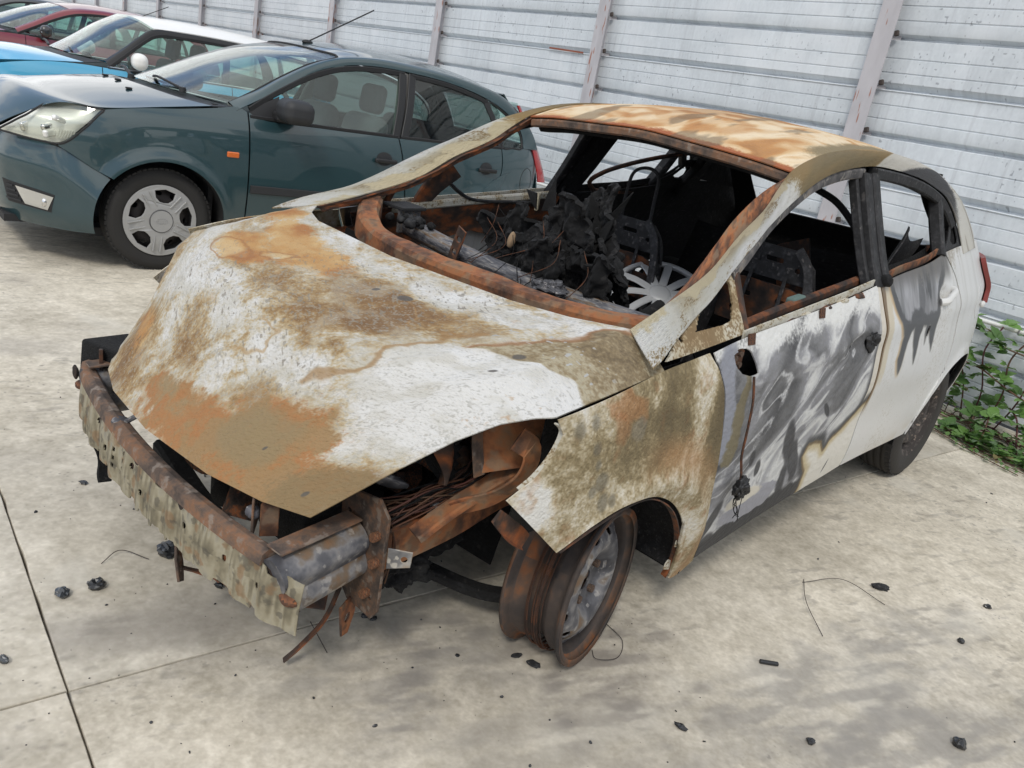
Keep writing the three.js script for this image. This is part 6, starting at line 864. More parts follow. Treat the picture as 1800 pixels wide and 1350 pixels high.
    if (F) part(qq, 'fuel_flap_joint', new THREE.TubeGeometry(crv(Array.from({ length: 24 }, (_, i) => { const a = i / 24 * 2 * Math.PI; return on(s, -2.86 + 0.085 * Math.cos(a), 0.745 + 0.10 * Math.sin(a), 0.0); }), true), 48, 0.0025, 5, true), P.gap);
    part(teal, 'tail_lamp', shell((u, v) => { const y = mix(0.74, 1.30, v), xa = mix(-3.13, -2.80, Math.pow(v, 1.2)); const x = xa + 0.10 * u * (1 - 0.5 * v); const a = railZ(y); return V(x - 0.012, y, s * (a - 0.03 * (1 - u) * (1 - u))); }, 8, 24, 0.012, fl), P.red, F ? 'tall red tail lamp' : undefined);
    // rail and pillars
    const lo = sideCrv(railLo), hi = sp(railHi.map(([x, y, z]) => [x, y, z * s]));
    const rail = part(teal, 'roof_rail', shell((u, v) => { const a = lo(u), l = on(s, a.x, a.y, 0), q = hi(u), p = l.lerp(q, v); const n = V(0.3, 0.7, s * 0.65).normalize(); return p.addScaledVector(n, 0.018 * Math.sin(v * Math.PI) * Math.min(1, 8 * u, 8 * (1 - u))); }, 90, 10, 0.004, { flip: F }), TP);
    part(rail, 'rail_lining', shell((u, v) => { const a = lo(u), l = on(s, a.x, a.y, -0.03), q = hi(u); q.z -= s * 0.03; q.y -= 0.015; return l.lerp(q, v); }, 40, 3, 0.003, { flip: F }), P.lining);
    // frames
    const fr = (pts, w, t = 0.014, o = -0.004) => sweep(crv(pts.map(([x, y]) => on(s, x, y, o))), rect(w, t, 0.004), 40, { up: V(0, 0, -s) });
    part(d1, 'window_frame', fr([[-0.50, 1.0], [-0.58, 1.052], [-0.76, 1.157], [-0.98, 1.265], [-1.2, 1.332], [-1.45, 1.362], [-1.665, 1.367]], 0.034), P.black);
    part(d1, 'window_sill_seal', fr([[-0.50, 0.962], [-1.0, 0.958], [-1.55, 0.960]], 0.022, 0.016), P.black);
    part(d1, 'rear_upright', fr([[-1.535, 0.955], [-1.60, 1.16], [-1.655, 1.37]], 0.062), P.black);
    part(d2, 'front_upright', fr([[-1.605, 0.955], [-1.675, 1.16], [-1.735, 1.37]], 0.062), P.black);
    part(d2, 'window_frame', fr([[-1.72, 1.365], [-2.05, 1.350], [-2.33, 1.305], [-2.42, 1.28]], 0.032), P.black);
    part(d2, 'window_sill_seal', fr([[-1.57, 0.960], [-2.0, 0.965], [-2.52, 0.976]], 0.022, 0.016), P.black);
    part(d2, 'rear_upright', fr([[-2.525, 0.97], [-2.51, 1.08], [-2.40, 1.30]], 0.045), P.black);
    part(d1, 'quarter_cheater', shell((u, v) => { const x = mix(-0.50, -0.70, u), top = mix(1.0, 1.10, u); return on(s, x, mix(0.965, top, v), -0.002); }, 8, 6, 0.006, fl), P.black);
    part(d1, 'window_glass', shell((u, v) => { const y = mix(0.965, 1.355, v); const xf = pchip([0.96, 1.08, 1.157, 1.265, 1.332, 1.36], [-0.68, -0.68, -0.76, -0.98, -1.2, -1.42])(y), xr = mix(-1.53, -1.65, v); return on(s, mix(xf, xr, u), y, -0.012); }, 24, 16, 0.0035, fl), P.side);
    part(d2, 'window_glass', shell((u, v) => { const y = mix(0.968, 1.35, v), xr = pchip([0.96, 1.08, 1.30, 1.35], [-2.51, -2.49, -2.40, -2.15])(y); return on(s, mix(mix(-1.62, -1.74, v), xr, u), y, -0.012); }, 24, 16, 0.0035, fl), P.rearGlass);
    part(qq, 'quarter_window', shell((u, v) => { const y = mix(0.985, 1.27, v); return on(s, mix(mix(-2.545, -2.435, v), pchip([0.98, 1.08, 1.165, 1.27], [-2.775, -2.775, -2.70, -2.50])(y), u), y, -0.006); }, 14, 12, 0.0035, fl), P.side);
    part(qq, 'quarter_window_frame', new THREE.TubeGeometry(crv([[-2.545, 0.98], [-2.66, 0.985], [-2.78, 0.99], [-2.785, 1.07], [-2.71, 1.16], [-2.56, 1.245], [-2.44, 1.285], [-2.50, 1.12]].map(([x, y]) => on(s, x, y, -0.002)), true), 60, 0.008, 6, true), P.black);
    part(d1, 'door_lining', shell(fn(s, fd, -0.06), 12, 10, 0.004, fl), P.cloth2); part(d2, 'door_lining', shell(fn(s, rd, -0.06), 12, 10, 0.004, fl), P.cloth2); part(qq, 'boot_lining', shell(fn(s, qp, -0.05), 12, 10, 0.004, fl), P.cloth2);
    part(teal, 'centre_pillar', sweep(crv([[-1.60, 0.3, s * 0.74], [-1.59, 0.95, s * 0.74], [-1.69, 1.37, s * 0.565]]), rect(0.09, 0.04, 0.01), 14, { up: V(0, 0, -s) }), P.lining);
    part(teal, 'sill', sweep(crv([[-0.38, 0.19, s * 0.775], [-1.2, 0.185, s * 0.785], [-2.12, 0.19, s * 0.78]]), rect(0.06, 0.06, 0.012), 16), TP);
    // mirror
    const mr = part(d1, 'mirror', T(new RoundedBoxGeometry(0.19, 0.155, 0.25, 5, 0.06), { p: [-0.72, 1.035, s * 0.925], r: [0, s * 0.15, 0], s: [1, 0.92, 1] }), P.trim, F ? 'black door mirror' : undefined); part(mr, 'mirror_arm', T(box(0.07, 0.06, 0.10, 0, 0, 0, 0.02), { p: [-0.68, 0.985, s * 0.80] }), P.black);
    // headlamp: bowl, reflectors, clear lens
    const lx = (t) => t;
    const LC = [[0.315, 0.893, 0], [0.52, 0.893, 0], [0.67, 0.80, 0], [0.765, 0.705, 0]], LB = [[0.315, 0.893, 0], [0.42, 0.775, 0], [0.515, 0.688, 0], [0.60, 0.685, 0], [0.765, 0.700, 0]];
    const top = sp(LC), bot = sp(LB); const lampFn = o => (u, v) => { const a = bot(u).lerp(top(u), v); return V(a.x, a.y, s * (sd2(a.x, a.y) + o + 0.012 * Math.sin(Math.PI * v) * Math.sin(Math.PI * u) - 0.10 * sm(0.80, 0.90, a.y) * sm(0.3, 0.6, a.x))); };
    const hl = part(teal, 'headlamp', shell(lampFn(-0.045), 26, 14, 0.003, { flip: F }), P.reflector, F ? 'clear almond shaped headlamp' : undefined);
    part(hl, 'headlamp_lens', shell(lampFn(0.002), 30, 16, 0.003, { flip: F }), P.lens);
    for (const [x, y, w, h, a] of [[0.56, 0.765, 0.10, 0.035, -0.25], [0.545, 0.735, 0.12, 0.04, -0.2], [0.50, 0.80, 0.14, 0.03, 0.3], [0.66, 0.745, 0.06, 0.05, -0.3]]) part(hl, 'lamp_reflector', T(new RoundedBoxGeometry(w, h, 0.03, 3, 0.012), { p: [x, y, s * (sd2(x, y) - 0.04)], r: [0, s * -0.5, a] }), x > 0.55 ? P.chrome : P.reflector);
    for (let k = 0; k < 7; k++) part(hl, 'lens_flute', T(box(0.004, 0.05, 0.006), { p: [0.455 + 0.012 * k, 0.735, s * (sd2(0.47, 0.74) - 0.028 - 0.004 * k)], r: [0, 0, 0.35] }), P.reflector);
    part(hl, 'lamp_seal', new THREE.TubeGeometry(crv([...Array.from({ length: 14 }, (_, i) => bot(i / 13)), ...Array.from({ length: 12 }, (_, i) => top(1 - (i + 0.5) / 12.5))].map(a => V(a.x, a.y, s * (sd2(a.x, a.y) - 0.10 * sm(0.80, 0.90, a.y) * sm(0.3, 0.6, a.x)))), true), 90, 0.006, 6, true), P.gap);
  }
  function railZ(y) { return pchip([0.7, 0.99, 1.08, 1.2, 1.34], [0.66, 0.63, 0.62, 0.585, 0.55])(y); }
  // bumper: wraps round the nose from arch to arch
  const nose = a => { const t = Math.abs(a); return t; };
  const bumpFn = (u, v) => {
    const q = u * 2 - 1, s = Math.sign(q) || 1, t = Math.abs(q);               // t: 0 centre .. 1 at the arch
    const y0 = mix(0.205, 0.215, t), y1 = pchip([0, 0.30, 0.48, 0.72, 0.86, 1], [0.70, 0.70, 0.70, 0.675, 0.625, 0.525])(t), y = mix(y0, y1, v);
    const X = pchip([0, 0.3, 0.5, 0.65, 0.8, 1], [0.80, 0.775, 0.72, 0.62, 0.50, 0.335])(t), Zz = pchip([0, 0.3, 0.5, 0.65, 0.8, 1], [0, 0.30, 0.50, 0.645, 0.755, 0.823])(t);
    const prof = pchip([0, 0.12, 0.45, 0.72, 0.85, 1], [-0.055, -0.012, 0.012, 0.022, 0.004, -0.03])(v) * (1 - 0.55 * t * t);
    const nx = mix(1, 0.25, t * t), nz = mix(0, 0.95, t);
    const dy = y - 0.29, xe = Math.sqrt(Math.max(0, 0.375 ** 2 - dy * dy)) - 0.335, ke = sm(0.74, 1, t); return V(X + prof * nx + xe * ke, y, s * (Zz + prof * nz * 0.6));
  };
  const fogHole = s => [[0.50, 0.425], [0.66, 0.44], [0.70, 0.36], [0.66, 0.315], [0.55, 0.32], [0.49, 0.385]].map(([z, y]) => [s * z, y]);
  const bmp = part(teal, 'front_bumper', shell(bumpFn, 120, 30, 0.005, { axes: ['z', 'y'], flip: true, holes: [[[-0.36, 0.27], [0.36, 0.27], [0.38, 0.37], [0.30, 0.40], [-0.30, 0.40], [-0.38, 0.37]]], snap: 0.02 }), TP);
  for (const s of [-1, 1]) {
    const at = (u, v, o = 0) => { const p = bumpFn(0.5 + s * u / 2, v), q = bumpFn(0.5 + s * (u + 0.01) / 2, v), n = q.sub(p).cross(V(0, 1, 0)).normalize().multiplyScalar(s); if (n.x < 0 && n.z * s < 0) n.negate(); return p.addScaledVector(n.x < 0 ? n.negate() : n, o); };
    const poly4 = (pts, o) => shell((a, b) => { const L = [mix(pts[0][0], pts[3][0], b), mix(pts[0][1], pts[3][1], b)], R = [mix(pts[1][0], pts[2][0], b), mix(pts[1][1], pts[2][1], b)]; return at(mix(L[0], R[0], a), mix(L[1], R[1], a), o); }, 14, 10, 0.003, {});
    const fs = part(bmp, 'fog_lamp_surround', poly4([[0.50, 0.22], [0.73, 0.20], [0.75, 0.42], [0.46, 0.46]], 0.002), P.black);
    part(fs, 'fog_lamp', poly4([[0.60, 0.235], [0.715, 0.22], [0.745, 0.39], [0.55, 0.415]], 0.006), mat([0.55, 0.54, 0.5], 0.18, 0.5, { clearcoat: 1 }));
    part(fs, 'fog_lamp_bulb', T(new THREE.SphereGeometry(0.024, 16, 10), { p: at(0.70, 0.305, 0.004).toArray(), s: [0.6, 1, 0.6] }), P.chrome);
    for (let k = 0; k < 4; k++) part(fs, 'grille_slat', poly4([[0.495, 0.25 + 0.05 * k], [0.58 - 0.015 * k, 0.245 + 0.05 * k], [0.58 - 0.015 * k, 0.265 + 0.05 * k], [0.49, 0.27 + 0.05 * k]], 0.008), P.trim);
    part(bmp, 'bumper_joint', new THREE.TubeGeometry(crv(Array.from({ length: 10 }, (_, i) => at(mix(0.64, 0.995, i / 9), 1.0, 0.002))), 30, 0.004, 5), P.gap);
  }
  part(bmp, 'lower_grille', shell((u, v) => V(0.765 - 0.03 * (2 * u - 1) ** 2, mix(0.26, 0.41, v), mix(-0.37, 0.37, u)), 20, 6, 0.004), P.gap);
  for (let k = 0; k < 4; k++) part(bmp, 'lower_grille_slat', sweep(crv([[0.755, 0.28 + 0.03 * k, -0.37], [0.785, 0.28 + 0.03 * k, 0], [0.755, 0.28 + 0.03 * k, 0.37]]), rect(0.02, 0.008), 14), P.trim);
  // bonnet
  const bl = [[0.765, 0.715, -0.42], [0.67, 0.805, -0.57], [0.52, 0.893, -0.672], [0.315, 0.905, -0.772], [0.0, 0.95, -0.772], [-0.28, 0.99, -0.748]], bf = [[0.765, 0.715, -0.42], [0.80, 0.715, -0.25], [0.815, 0.72, 0]], brr = [[-0.28, 0.99, -0.748], [-0.15, 1.0, -0.62], [-0.03, 1.02, -0.35], [0.0, 1.025, 0]];
  const bc = coons(sp([...bf, ...mir(bf)]), sp([...brr, ...mir(brr)]), sp(bl), sp(bl.map(([x, y, z]) => [x, y, -z])));
  const bonFn = (u, v) => { const p = bc(u, v); p.y += 0.030 * 16 * u * (1 - u) * v * (1 - v) * 0.6; return p; };
  const bon = part(teal, 'bonnet', shell(bonFn, 60, 50, 0.004, { flip: true }), TP);
  for (const [u, v] of [[0.24, 0.86], [0.42, 0.93], [0.58, 0.93]]) { const p = bonFn(u, v); part(bon, 'washer_jet', T(new RoundedBoxGeometry(0.035, 0.012, 0.025, 3, 0.005), { p: [p.x, p.y + 0.006, p.z] }), P.black); }
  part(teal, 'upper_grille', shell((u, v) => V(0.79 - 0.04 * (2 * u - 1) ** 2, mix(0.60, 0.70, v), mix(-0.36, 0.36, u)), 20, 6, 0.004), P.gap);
  for (let k = 0; k < 9; k++) part(teal, 'grille_mesh', sweep(crv([[0.77, 0.61 + 0.012 * k, -0.38], [0.815, 0.61 + 0.012 * k, 0], [0.77, 0.61 + 0.012 * k, 0.38]]), rect(0.006, 0.004), 14), P.trim);
  part(teal, 'grille_surround', tube([[0.77, 0.705, -0.42], [0.805, 0.712, -0.2], [0.82, 0.715, 0], [0.805, 0.712, 0.2], [0.77, 0.705, 0.42]], 0.010, 40, 8), P.chrome);
  // scuttle, windscreen, roof, tailgate
  part(teal, 'scuttle', shell((u, v) => { const z = mix(-0.74, 0.74, u); return V(mix(0.0, -0.16, v) - 0.26 * Math.pow(Math.abs(z) / 0.74, 2.2), mix(1.005, 1.02, v) - 0.02 * (z / 0.74) ** 2, z); }, 30, 4, 0.004, { flip: true }), P.black);
  const wb = [[-0.40, 1.015, -0.695], [-0.24, 1.028, -0.52], [-0.14, 1.035, -0.28], [-0.11, 1.037, 0]], wt = [[-1.16, 1.395, -0.56], [-1.10, 1.412, -0.35], [-1.07, 1.42, 0]], wl = [[-0.40, 1.015, -0.695], [-0.56, 1.102, -0.668], [-0.74, 1.208, -0.634], [-0.95, 1.318, -0.598], [-1.16, 1.395, -0.56]];
  const wc = coons(sp([...wb, ...mir(wb)]), sp([...wt, ...mir(wt)]), sp(wl), sp(wl.map(([x, y, z]) => [x, y, -z])));
  const ws = part(teal, 'windscreen', shell((u, v) => { const p = wc(u, v), e = 16 * u * (1 - u) * v * (1 - v); p.y += 0.012 * e; p.x += 0.008 * e; return p; }, 40, 30, 0.004, { flip: true }), P.screen);
  part(ws, 'screen_seal', new THREE.TubeGeometry(crv([...wl.map(p => V(...p)), ...[...wt, ...mir(wt)].slice(1).map(p => V(...p)), ...wl.map(([x, y, z]) => V(x, y, -z)).reverse().slice(1)]), 90, 0.008, 6), P.gap);
  const rl2 = railHi.slice(4, 10).map(([x, y, z]) => [x, y, -z]), rrr = [[-2.62, 1.34, -0.55], [-2.70, 1.365, -0.35], [-2.73, 1.37, 0]], rw = [[-1.16, 1.39, -0.565], [-1.11, 1.412, -0.35], [-1.08, 1.422, 0]];
  const rc = coons(sp([...rw, ...mir(rw)]), sp([...rrr, ...mir(rrr)]), sp(rl2), sp(rl2.map(([x, y, z]) => [x, y, -z])));
  const rf = part(teal, 'roof', shell((u, v) => { const p = rc(u, v); p.y += 0.03 * 16 * u * (1 - u) * v * (1 - v); return p; }, 40, 40, 0.004, { flip: true }), TP);
  part(rf, 'headlining', shell((u, v) => { const p = rc(u, v); p.y -= 0.03; return p; }, 10, 10, 0.004, { flip: true }), P.lining);
  part(rf, 'aerial_base', T(new THREE.SphereGeometry(0.03, 14, 8), { p: [-1.22, 1.455, 0.0], s: [1.4, 0.6, 0.9] }), P.black);
  part(rf, 'aerial', tube([[-1.22, 1.46, 0], [-1.45, 1.60, 0], [-1.72, 1.765, 0]], 0.005, 10, 6), P.black);
  part(teal, 'tailgate', shell((u, v) => { const y = mix(0.5, 1.37, v), zw = railZ(y) - 0.02, z = mix(-zw, zw, u); return V(mix(-3.16, -2.72, Math.pow(v, 2.2)) + 0.08 * (z / zw) ** 2, y, z); }, 40, 36, 0.01, { axes: ['z', 'y'], holes: [[[-0.5, 1.02], [0.5, 1.02], [0.44, 1.30], [-0.44, 1.30]]], snap: 0.03 }), TP);
  part(teal, 'rear_bumper', shell((u, v) => { const y = mix(0.22, 0.62, v), z = mix(-0.75, 0.75, u); return V(-3.17 + 0.22 * Math.pow(Math.abs(z) / 0.76, 4), y, z); }, 30, 8, 0.01), TP);
  part(teal, 'rear_window', shell((u, v) => V(mix(-3.0, -2.82, v), mix(1.0, 1.32, v), mix(-0.5, 0.5, u)), 8, 8, 0.004), P.side);
  // wipers
  for (const [p0, p1, p2] of [[[-0.235, 1.032, -0.44], [-0.17, 1.05, -0.20], [-0.16, 1.052, 0.05]], [[-0.12, 1.03, 0.18], [-0.15, 1.05, 0.40], [-0.28, 1.05, 0.58]]]) { const w = part(teal, 'wiper', sweep(crv([p0, p1, p2]), rect(0.018, 0.014, 0.004), 14), P.black); part(w, 'wiper_arm', sweep(crv([[p0[0] + 0.02, p0[1] + 0.01, p0[2]], [p1[0] + 0.03, p1[1] + 0.03, p1[2]], [p1[0] + 0.01, p1[1] + 0.02, p1[2] + 0.12]]), rect(0.02, 0.012, 0.003), 12), P.black); part(w, 'wiper_pivot', T(new THREE.CylinderGeometry(0.018, 0.022, 0.03, 12), { p: [p0[0] + 0.02, p0[1] + 0.005, p0[2]] }), P.black); }
  // cabin
  part(teal, 'dashboard', T(new RoundedBoxGeometry(0.55, 0.28, 1.36, 4, 0.08), { p: [-0.52, 0.84, 0] }), P.dash);
  part(teal, 'dash_papers', T(box(0.20, 0.003, 0.34), { p: [-0.42, 1.0, -0.14], r: [0, 0.2, 0.1] }), mat([0.7, 0.72, 0.72], 0.6));
  part(teal, 'steering_wheel', T(new THREE.TorusGeometry(0.185, 0.016, 8, 32), { p: [-0.88, 0.93, -0.36], r: [0, Math.PI / 2, 0.4] }), P.black);
  for (const z of [-0.36, 0.36]) seatSoft(teal, -1.30, z, [P.cloth, P.cloth2], 'front_seat');
  part(teal, 'rear_seat', T(new RoundedBoxGeometry(0.18, 0.62, 1.28, 4, 0.07), { p: [-2.30, 0.74, 0], r: [0, 0, 0.25] }), P.cloth); part(teal, 'rear_cushion', T(new RoundedBoxGeometry(0.5, 0.2, 1.28, 4, 0.07), { p: [-2.0, 0.44, 0] }), P.cloth);
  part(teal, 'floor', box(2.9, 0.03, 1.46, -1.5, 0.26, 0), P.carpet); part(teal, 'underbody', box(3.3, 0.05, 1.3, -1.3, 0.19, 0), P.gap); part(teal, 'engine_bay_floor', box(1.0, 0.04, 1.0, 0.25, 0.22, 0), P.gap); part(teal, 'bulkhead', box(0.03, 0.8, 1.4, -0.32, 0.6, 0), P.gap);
  // wheels with five spoke covers
  const hm = mat([0.36, 0.36, 0.355], 0.45, 0.25, { bumpMap: bump(3), bumpScale: 0.0006 });
  const font = await new FontLoader().loadAsync('fonts/droid/droid_serif_bold.typeface.json');
  for (const s of [-1, 1]) for (const wx of [0, -2.486]) {
    const w = tyreWheel(teal, wx, 0.302, s * 0.785, s, 0.304, 0.205, 0.175, 'wheel');
    const cv = new THREE.Group(); cv.name = 'wheel_cover'; w.add(cv); cv.rotation.x = -Math.PI / 2; cv.position.y = -0.008; cv.scale.set(1.13, 1.13, 1); if (s > 0) cv.visible = true;
    // outline of the five openings
    const sh = new THREE.Shape(circ(0, 0, 0.183, 60).map(p => new THREE.Vector2(...p)));
    for (let k = 0; k < 5; k++) { const a = (k + 0.5) / 5 * 2 * Math.PI + 1.45; const pt = (r, d) => new THREE.Vector2(r * Math.cos(a + d), r * Math.sin(a + d)); sh.holes.push(new THREE.Path([pt(0.098, 0.24), pt(0.125, 0.39), pt(0.163, 0.35), pt(0.168, 0), pt(0.163, -0.35), pt(0.125, -0.39), pt(0.098, -0.24), pt(0.092, 0)])); }
    const e = new THREE.ExtrudeGeometry(sh, { depth: 0.006, bevelEnabled: true, bevelThickness: 0.003, bevelSize: 0.003, bevelSegments: 2, curveSegments: 6 });
    { const p = e.attributes.position; for (let i = 0; i < p.count; i++) { const r = Math.hypot(p.getX(i), p.getY(i)); p.setZ(i, p.getZ(i) - 0.012 * sm(0.10, 0.18, r)); } e.computeVertexNormals(); }
    part(cv, 'cover_plate', e.rotateX(Math.PI), hm);
    for (let k = 0; k < 5; k++) { const a = k / 5 * 2 * Math.PI - 1.45; for (const d of [-0.018, 0.018]) part(cv, 'spoke_ridge', T(new RoundedBoxGeometry(0.085, 0.008, 0.012, 2, 0.003), { p: [0.122 * Math.cos(a) - d * Math.sin(a), 0.122 * Math.sin(a) + d * Math.cos(a), -0.006], r: [0, 0.10, a] }), hm); }
    part(cv, 'cover_boss', T(new THREE.CylinderGeometry(0.050, 0.056, 0.012, 36), { p: [0, 0, -0.010], r: [Math.PI / 2, 0, 0] }), hm);
    part(cv, 'boss_groove', T(new THREE.TorusGeometry(0.059, 0.003, 6, 48), { p: [0, 0, -0.008] }), mat([0.12, 0.12, 0.12], 0.6));
    if (s < 0) {
      part(cv, 'maker_badge', T(new THREE.TorusGeometry(0.030, 0.0016, 6, 40), { p: [0, 0, -0.0165], s: [1, 0.45, 1] }), hm);
      const tg = new TextGeometry('Ford', { font, size: 0.017, depth: 0.002, curveSegments: 3 }); tg.computeBoundingBox(); const b = tg.boundingBox; tg.translate(-(b.max.x + b.min.x) / 2, -(b.max.y + b.min.y) / 2, 0); tg.applyMatrix4(new THREE.Matrix4().makeShear(0, 0, 0.25, 0, 0, 0)); tg.rotateY(Math.PI);
      part(cv, 'maker_name', tg.translate(0, 0, -0.0155), hm);
    }
  }
}
// --- the cars farther down the row ---
function rowCar(o) {
  const car2 = thing(o.name, o.label, 'car'); place(car2, o.x, o.z, o.h);
  const B = o.paint, Zy = pchip(...o.Zy), Zx = pchip(...o.Zx), wb = o.wb, R = o.wheelR, AR = R + 0.075;
  const sd2 = (x, y) => { let z = Zy(y) + Zx(x); for (const c of [0, -wb]) z += 0.022 * gs(Math.hypot(x - c, y - R) - AR, 0.05) * sm(0.15, 0.35, y); return z; };
  const on = (s, x, y, f = 0) => V(x, y, s * (sd2(x, y) + f)), fn = (s, c, f = 0) => (u, v) => { const p = c(u, v); return on(s, p.x, p.y, f); };
  const arch = (cx, a0, a1, n = 16) => Array.from({ length: n + 1 }, (_, i) => { const a = mix(a0, a1, i / n); return [cx + AR * Math.cos(a), R + AR * Math.sin(a)]; });
  const by = o.belt, topY = pchip(o.shoulder.map(p => p[0]), o.shoulder.map(p => p[1]));
  const tops = (a, b, n = 6) => Array.from({ length: n + 1 }, (_, i) => { const x = mix(a, b, i / n); return [x, topY(x)]; });
  for (const s of [-1, 1]) {
    const F = s < 0, fl = { flip: !F };
    const w1 = part(car2, 'front_wing', shell(fn(s, coons(sideCrv([...arch(0, 0.3, 3.3), [o.doorX, 0.2]]), sideCrv(tops(o.noseX - 0.25, o.doorX)), sideCrv([arch(0, 0.3, 0.31)[0], [o.noseX - 0.28, 0.6], [o.noseX - 0.25, topY(o.noseX - 0.25)]]), sideCrv([[o.doorX, 0.2], [o.doorX, 0.5], [o.doorX, topY(o.doorX)]]))), 40, 26, 0.004, fl), B);
    part(w1, 'wheel_arch_liner', shell((u, v) => { const a = mix(-0.2, 3.4, u); return V((AR + 0.02) * Math.cos(a), R + (AR + 0.01) * Math.sin(a), s * mix(0.79, 0.5, v)); }, 24, 4, 0.004), P.gap);
    if (o.archTrim) part(w1, 'arch_trim', sweep(crv(arch(0, 0.0, 3.2).map(([x, y]) => on(s, x, y, 0.006))), rect(0.05, 0.02, 0.006), 30, { up: V(0, 0, -s) }), P.trim);
    const d1 = part(car2, 'front_door', shell(fn(s, coons(sideCrv([[o.doorX - 0.008, 0.2], [o.doorX2, 0.2]]), sideCrv(tops(o.doorX - 0.008, o.doorX2)), sideCrv([[o.doorX - 0.008, 0.2], [o.doorX - 0.008, topY(o.doorX)]]), sideCrv([[o.doorX2, 0.2], [o.doorX2, topY(o.doorX2)]]))), 30, 20, 0.004, fl), B);
    const q1 = part(car2, 'rear_side', shell(fn(s, coons(sideCrv([[o.doorX2 - 0.008, 0.2], ...arch(-wb, 0.15, 3.0).map(([x, y]) => [x, y]), [o.tailX, 0.26]].sort((a, b) => b[0] - a[0])), sideCrv(tops(o.doorX2 - 0.008, o.tailX)), sideCrv([[o.doorX2 - 0.008, 0.2], [o.doorX2 - 0.008, topY(o.doorX2)]]), sideCrv([[o.tailX, 0.26], [o.tailX - 0.03, 0.6], [o.tailX, topY(o.tailX)]]))), 40, 20, 0.004, fl), B);
    // pillars and rail
    const lo = sideCrv(o.railLo), hi = sp(o.railHi.map(([x, y, z]) => [x, y, z * s]));
    part(car2, 'roof_rail', shell((u, v) => { const a = lo(u), p = on(s, a.x, a.y, 0).lerp(hi(u), v); return p.addScaledVector(V(0.3, 0.7, s * 0.65).normalize(), 0.014 * Math.sin(v * Math.PI)); }, 60, 8, 0.004, { flip: F }), o.pillar);
    part(d1, 'window_seal', sweep(crv(o.railLo.filter(p => p[0] > -2.4).map(([x, y]) => on(s, x, y - 0.012, 0.001))), rect(0.03, 0.012, 0.003), 40, { up: V(0, 0, -s) }), P.black);
    part(d1, 'belt_strip', sweep(crv(tops(o.doorX - 0.05, o.glassX).map(([x, y]) => on(s, x, y + 0.006, 0.0))), rect(0.024, 0.014, 0.004), 30, { up: V(0, 0, -s) }), o.beltMat || P.black);
    const lp = pchip(...(() => { const q = o.railLo.slice().sort((a, b) => b[0] - a[0]); const xs = [], ys = []; for (const [x, y] of q.reverse()) { if (!xs.length || x > xs[xs.length - 1] + 1e-4) { xs.push(x); ys.push(y); } } return [xs, ys]; })());
    part(d1, 'side_glass', shell((u, v) => { const x = mix(o.doorX - 0.06, o.glassX, u); const y0 = topY(x), y1 = Math.max(y0 + 0.002, lp(x) - 0.01); return on(s, x, mix(y0, y1, v), -0.008); }, 40, 10, 0.0035, fl), P.side);
    for (const px of o.posts) part(d1, 'window_post', sweep(crv([[px, topY(px)], [px - 0.03, (topY(px) + lp(px)) / 2], [px - 0.06, lp(px - 0.06) - 0.005]].map(([x, y]) => on(s, x, y, -0.002))), rect(0.07, 0.012, 0.003), 10, { up: V(0, 0, -s) }), P.black);
    // mirror
    const mr = part(d1, 'mirror', T(new RoundedBoxGeometry(0.14, 0.15, 0.23, 5, 0.065), { p: [o.mir[0], o.mir[1], s * o.mir[2]], r: [0, s * 0.2, 0] }), o.mirror, F ? o.mirLabel : undefined);
    part(mr, 'mirror_arm', T(box(0.07, 0.07, 0.14, 0, 0, 0, 0.025), { p: [o.mir[0] + 0.02, o.mir[1] - 0.085, s * (o.mir[2] - 0.10)] }), P.black);
    if (o.mirStrip) part(mr, 'mirror_indicator', T(box(0.012, 0.02, 0.19, 0, 0, 0, 0.004), { p: [o.mir[0] + 0.068, o.mir[1] - 0.02, s * o.mir[2]] }), P.chrome);
    const hl = part(car2, 'headlamp', T(new THREE.SphereGeometry(0.11, 20, 14), { p: [o.noseX - 0.16, 0.66, s * 0.53], s: [1, 0.95, 0.9] }), P.reflector);
    for (const wx of [0, -wb]) { const w = tyreWheel(car2, wx, R, s * 0.80, s, R, R * 0.64, 0.18, 'wheel'); part(w, 'wheel_cover', T(new THREE.CylinderGeometry(R * 0.5, R * 0.6, 0.02, 24), { p: [0, 0.02, 0] }), mat([0.4, 0.4, 0.4], 0.4, 0.5)); }
  }
  const H = o.hood, hc = coons(sp([...H.f, ...mir(H.f)]), sp([...H.r, ...mir(H.r)]), sp(H.l), sp(H.l.map(([x, y, z]) => [x, y, -z])));
  const bon = part(car2, 'bonnet', shell((u, v) => { const p = hc(u, v); p.y += H.c * 16 * u * (1 - u) * v * (1 - v); return p; }, 40, 30, 0.004, { flip: true }), B);
  const S = o.screen, sc = coons(sp([...S.b, ...mir(S.b)]), sp([...S.t, ...mir(S.t)]), sp(S.l), sp(S.l.map(([x, y, z]) => [x, y, -z])));
  part(car2, 'windscreen', shell((u, v) => { const p = sc(u, v), e = 16 * u * (1 - u) * v * (1 - v); p.x += 0.012 * e; return p; }, 30, 20, 0.004, { flip: true }), P.screen);
  part(car2, 'scuttle', shell((u, v) => { const p = sp([...S.b, ...mir(S.b)])(u), q = sp([...H.r, ...mir(H.r)])(u); p.y -= 0.012; q.y -= 0.006; return q.lerp(p, v); }, 30, 3, 0.004, { flip: true }), P.black);
  for (const z of [-0.42, 0.12]) { const p = sp([...S.b, ...mir(S.b)])(0.5 + z / 1.35); const w = part(car2, 'wiper', sweep(crv([[p.x + 0.02, p.y + 0.015, z], [p.x - 0.01, p.y + 0.04, z + 0.22], [p.x - 0.03, p.y + 0.045, z + 0.42]]), rect(0.022, 0.016, 0.004), 12), P.black); }
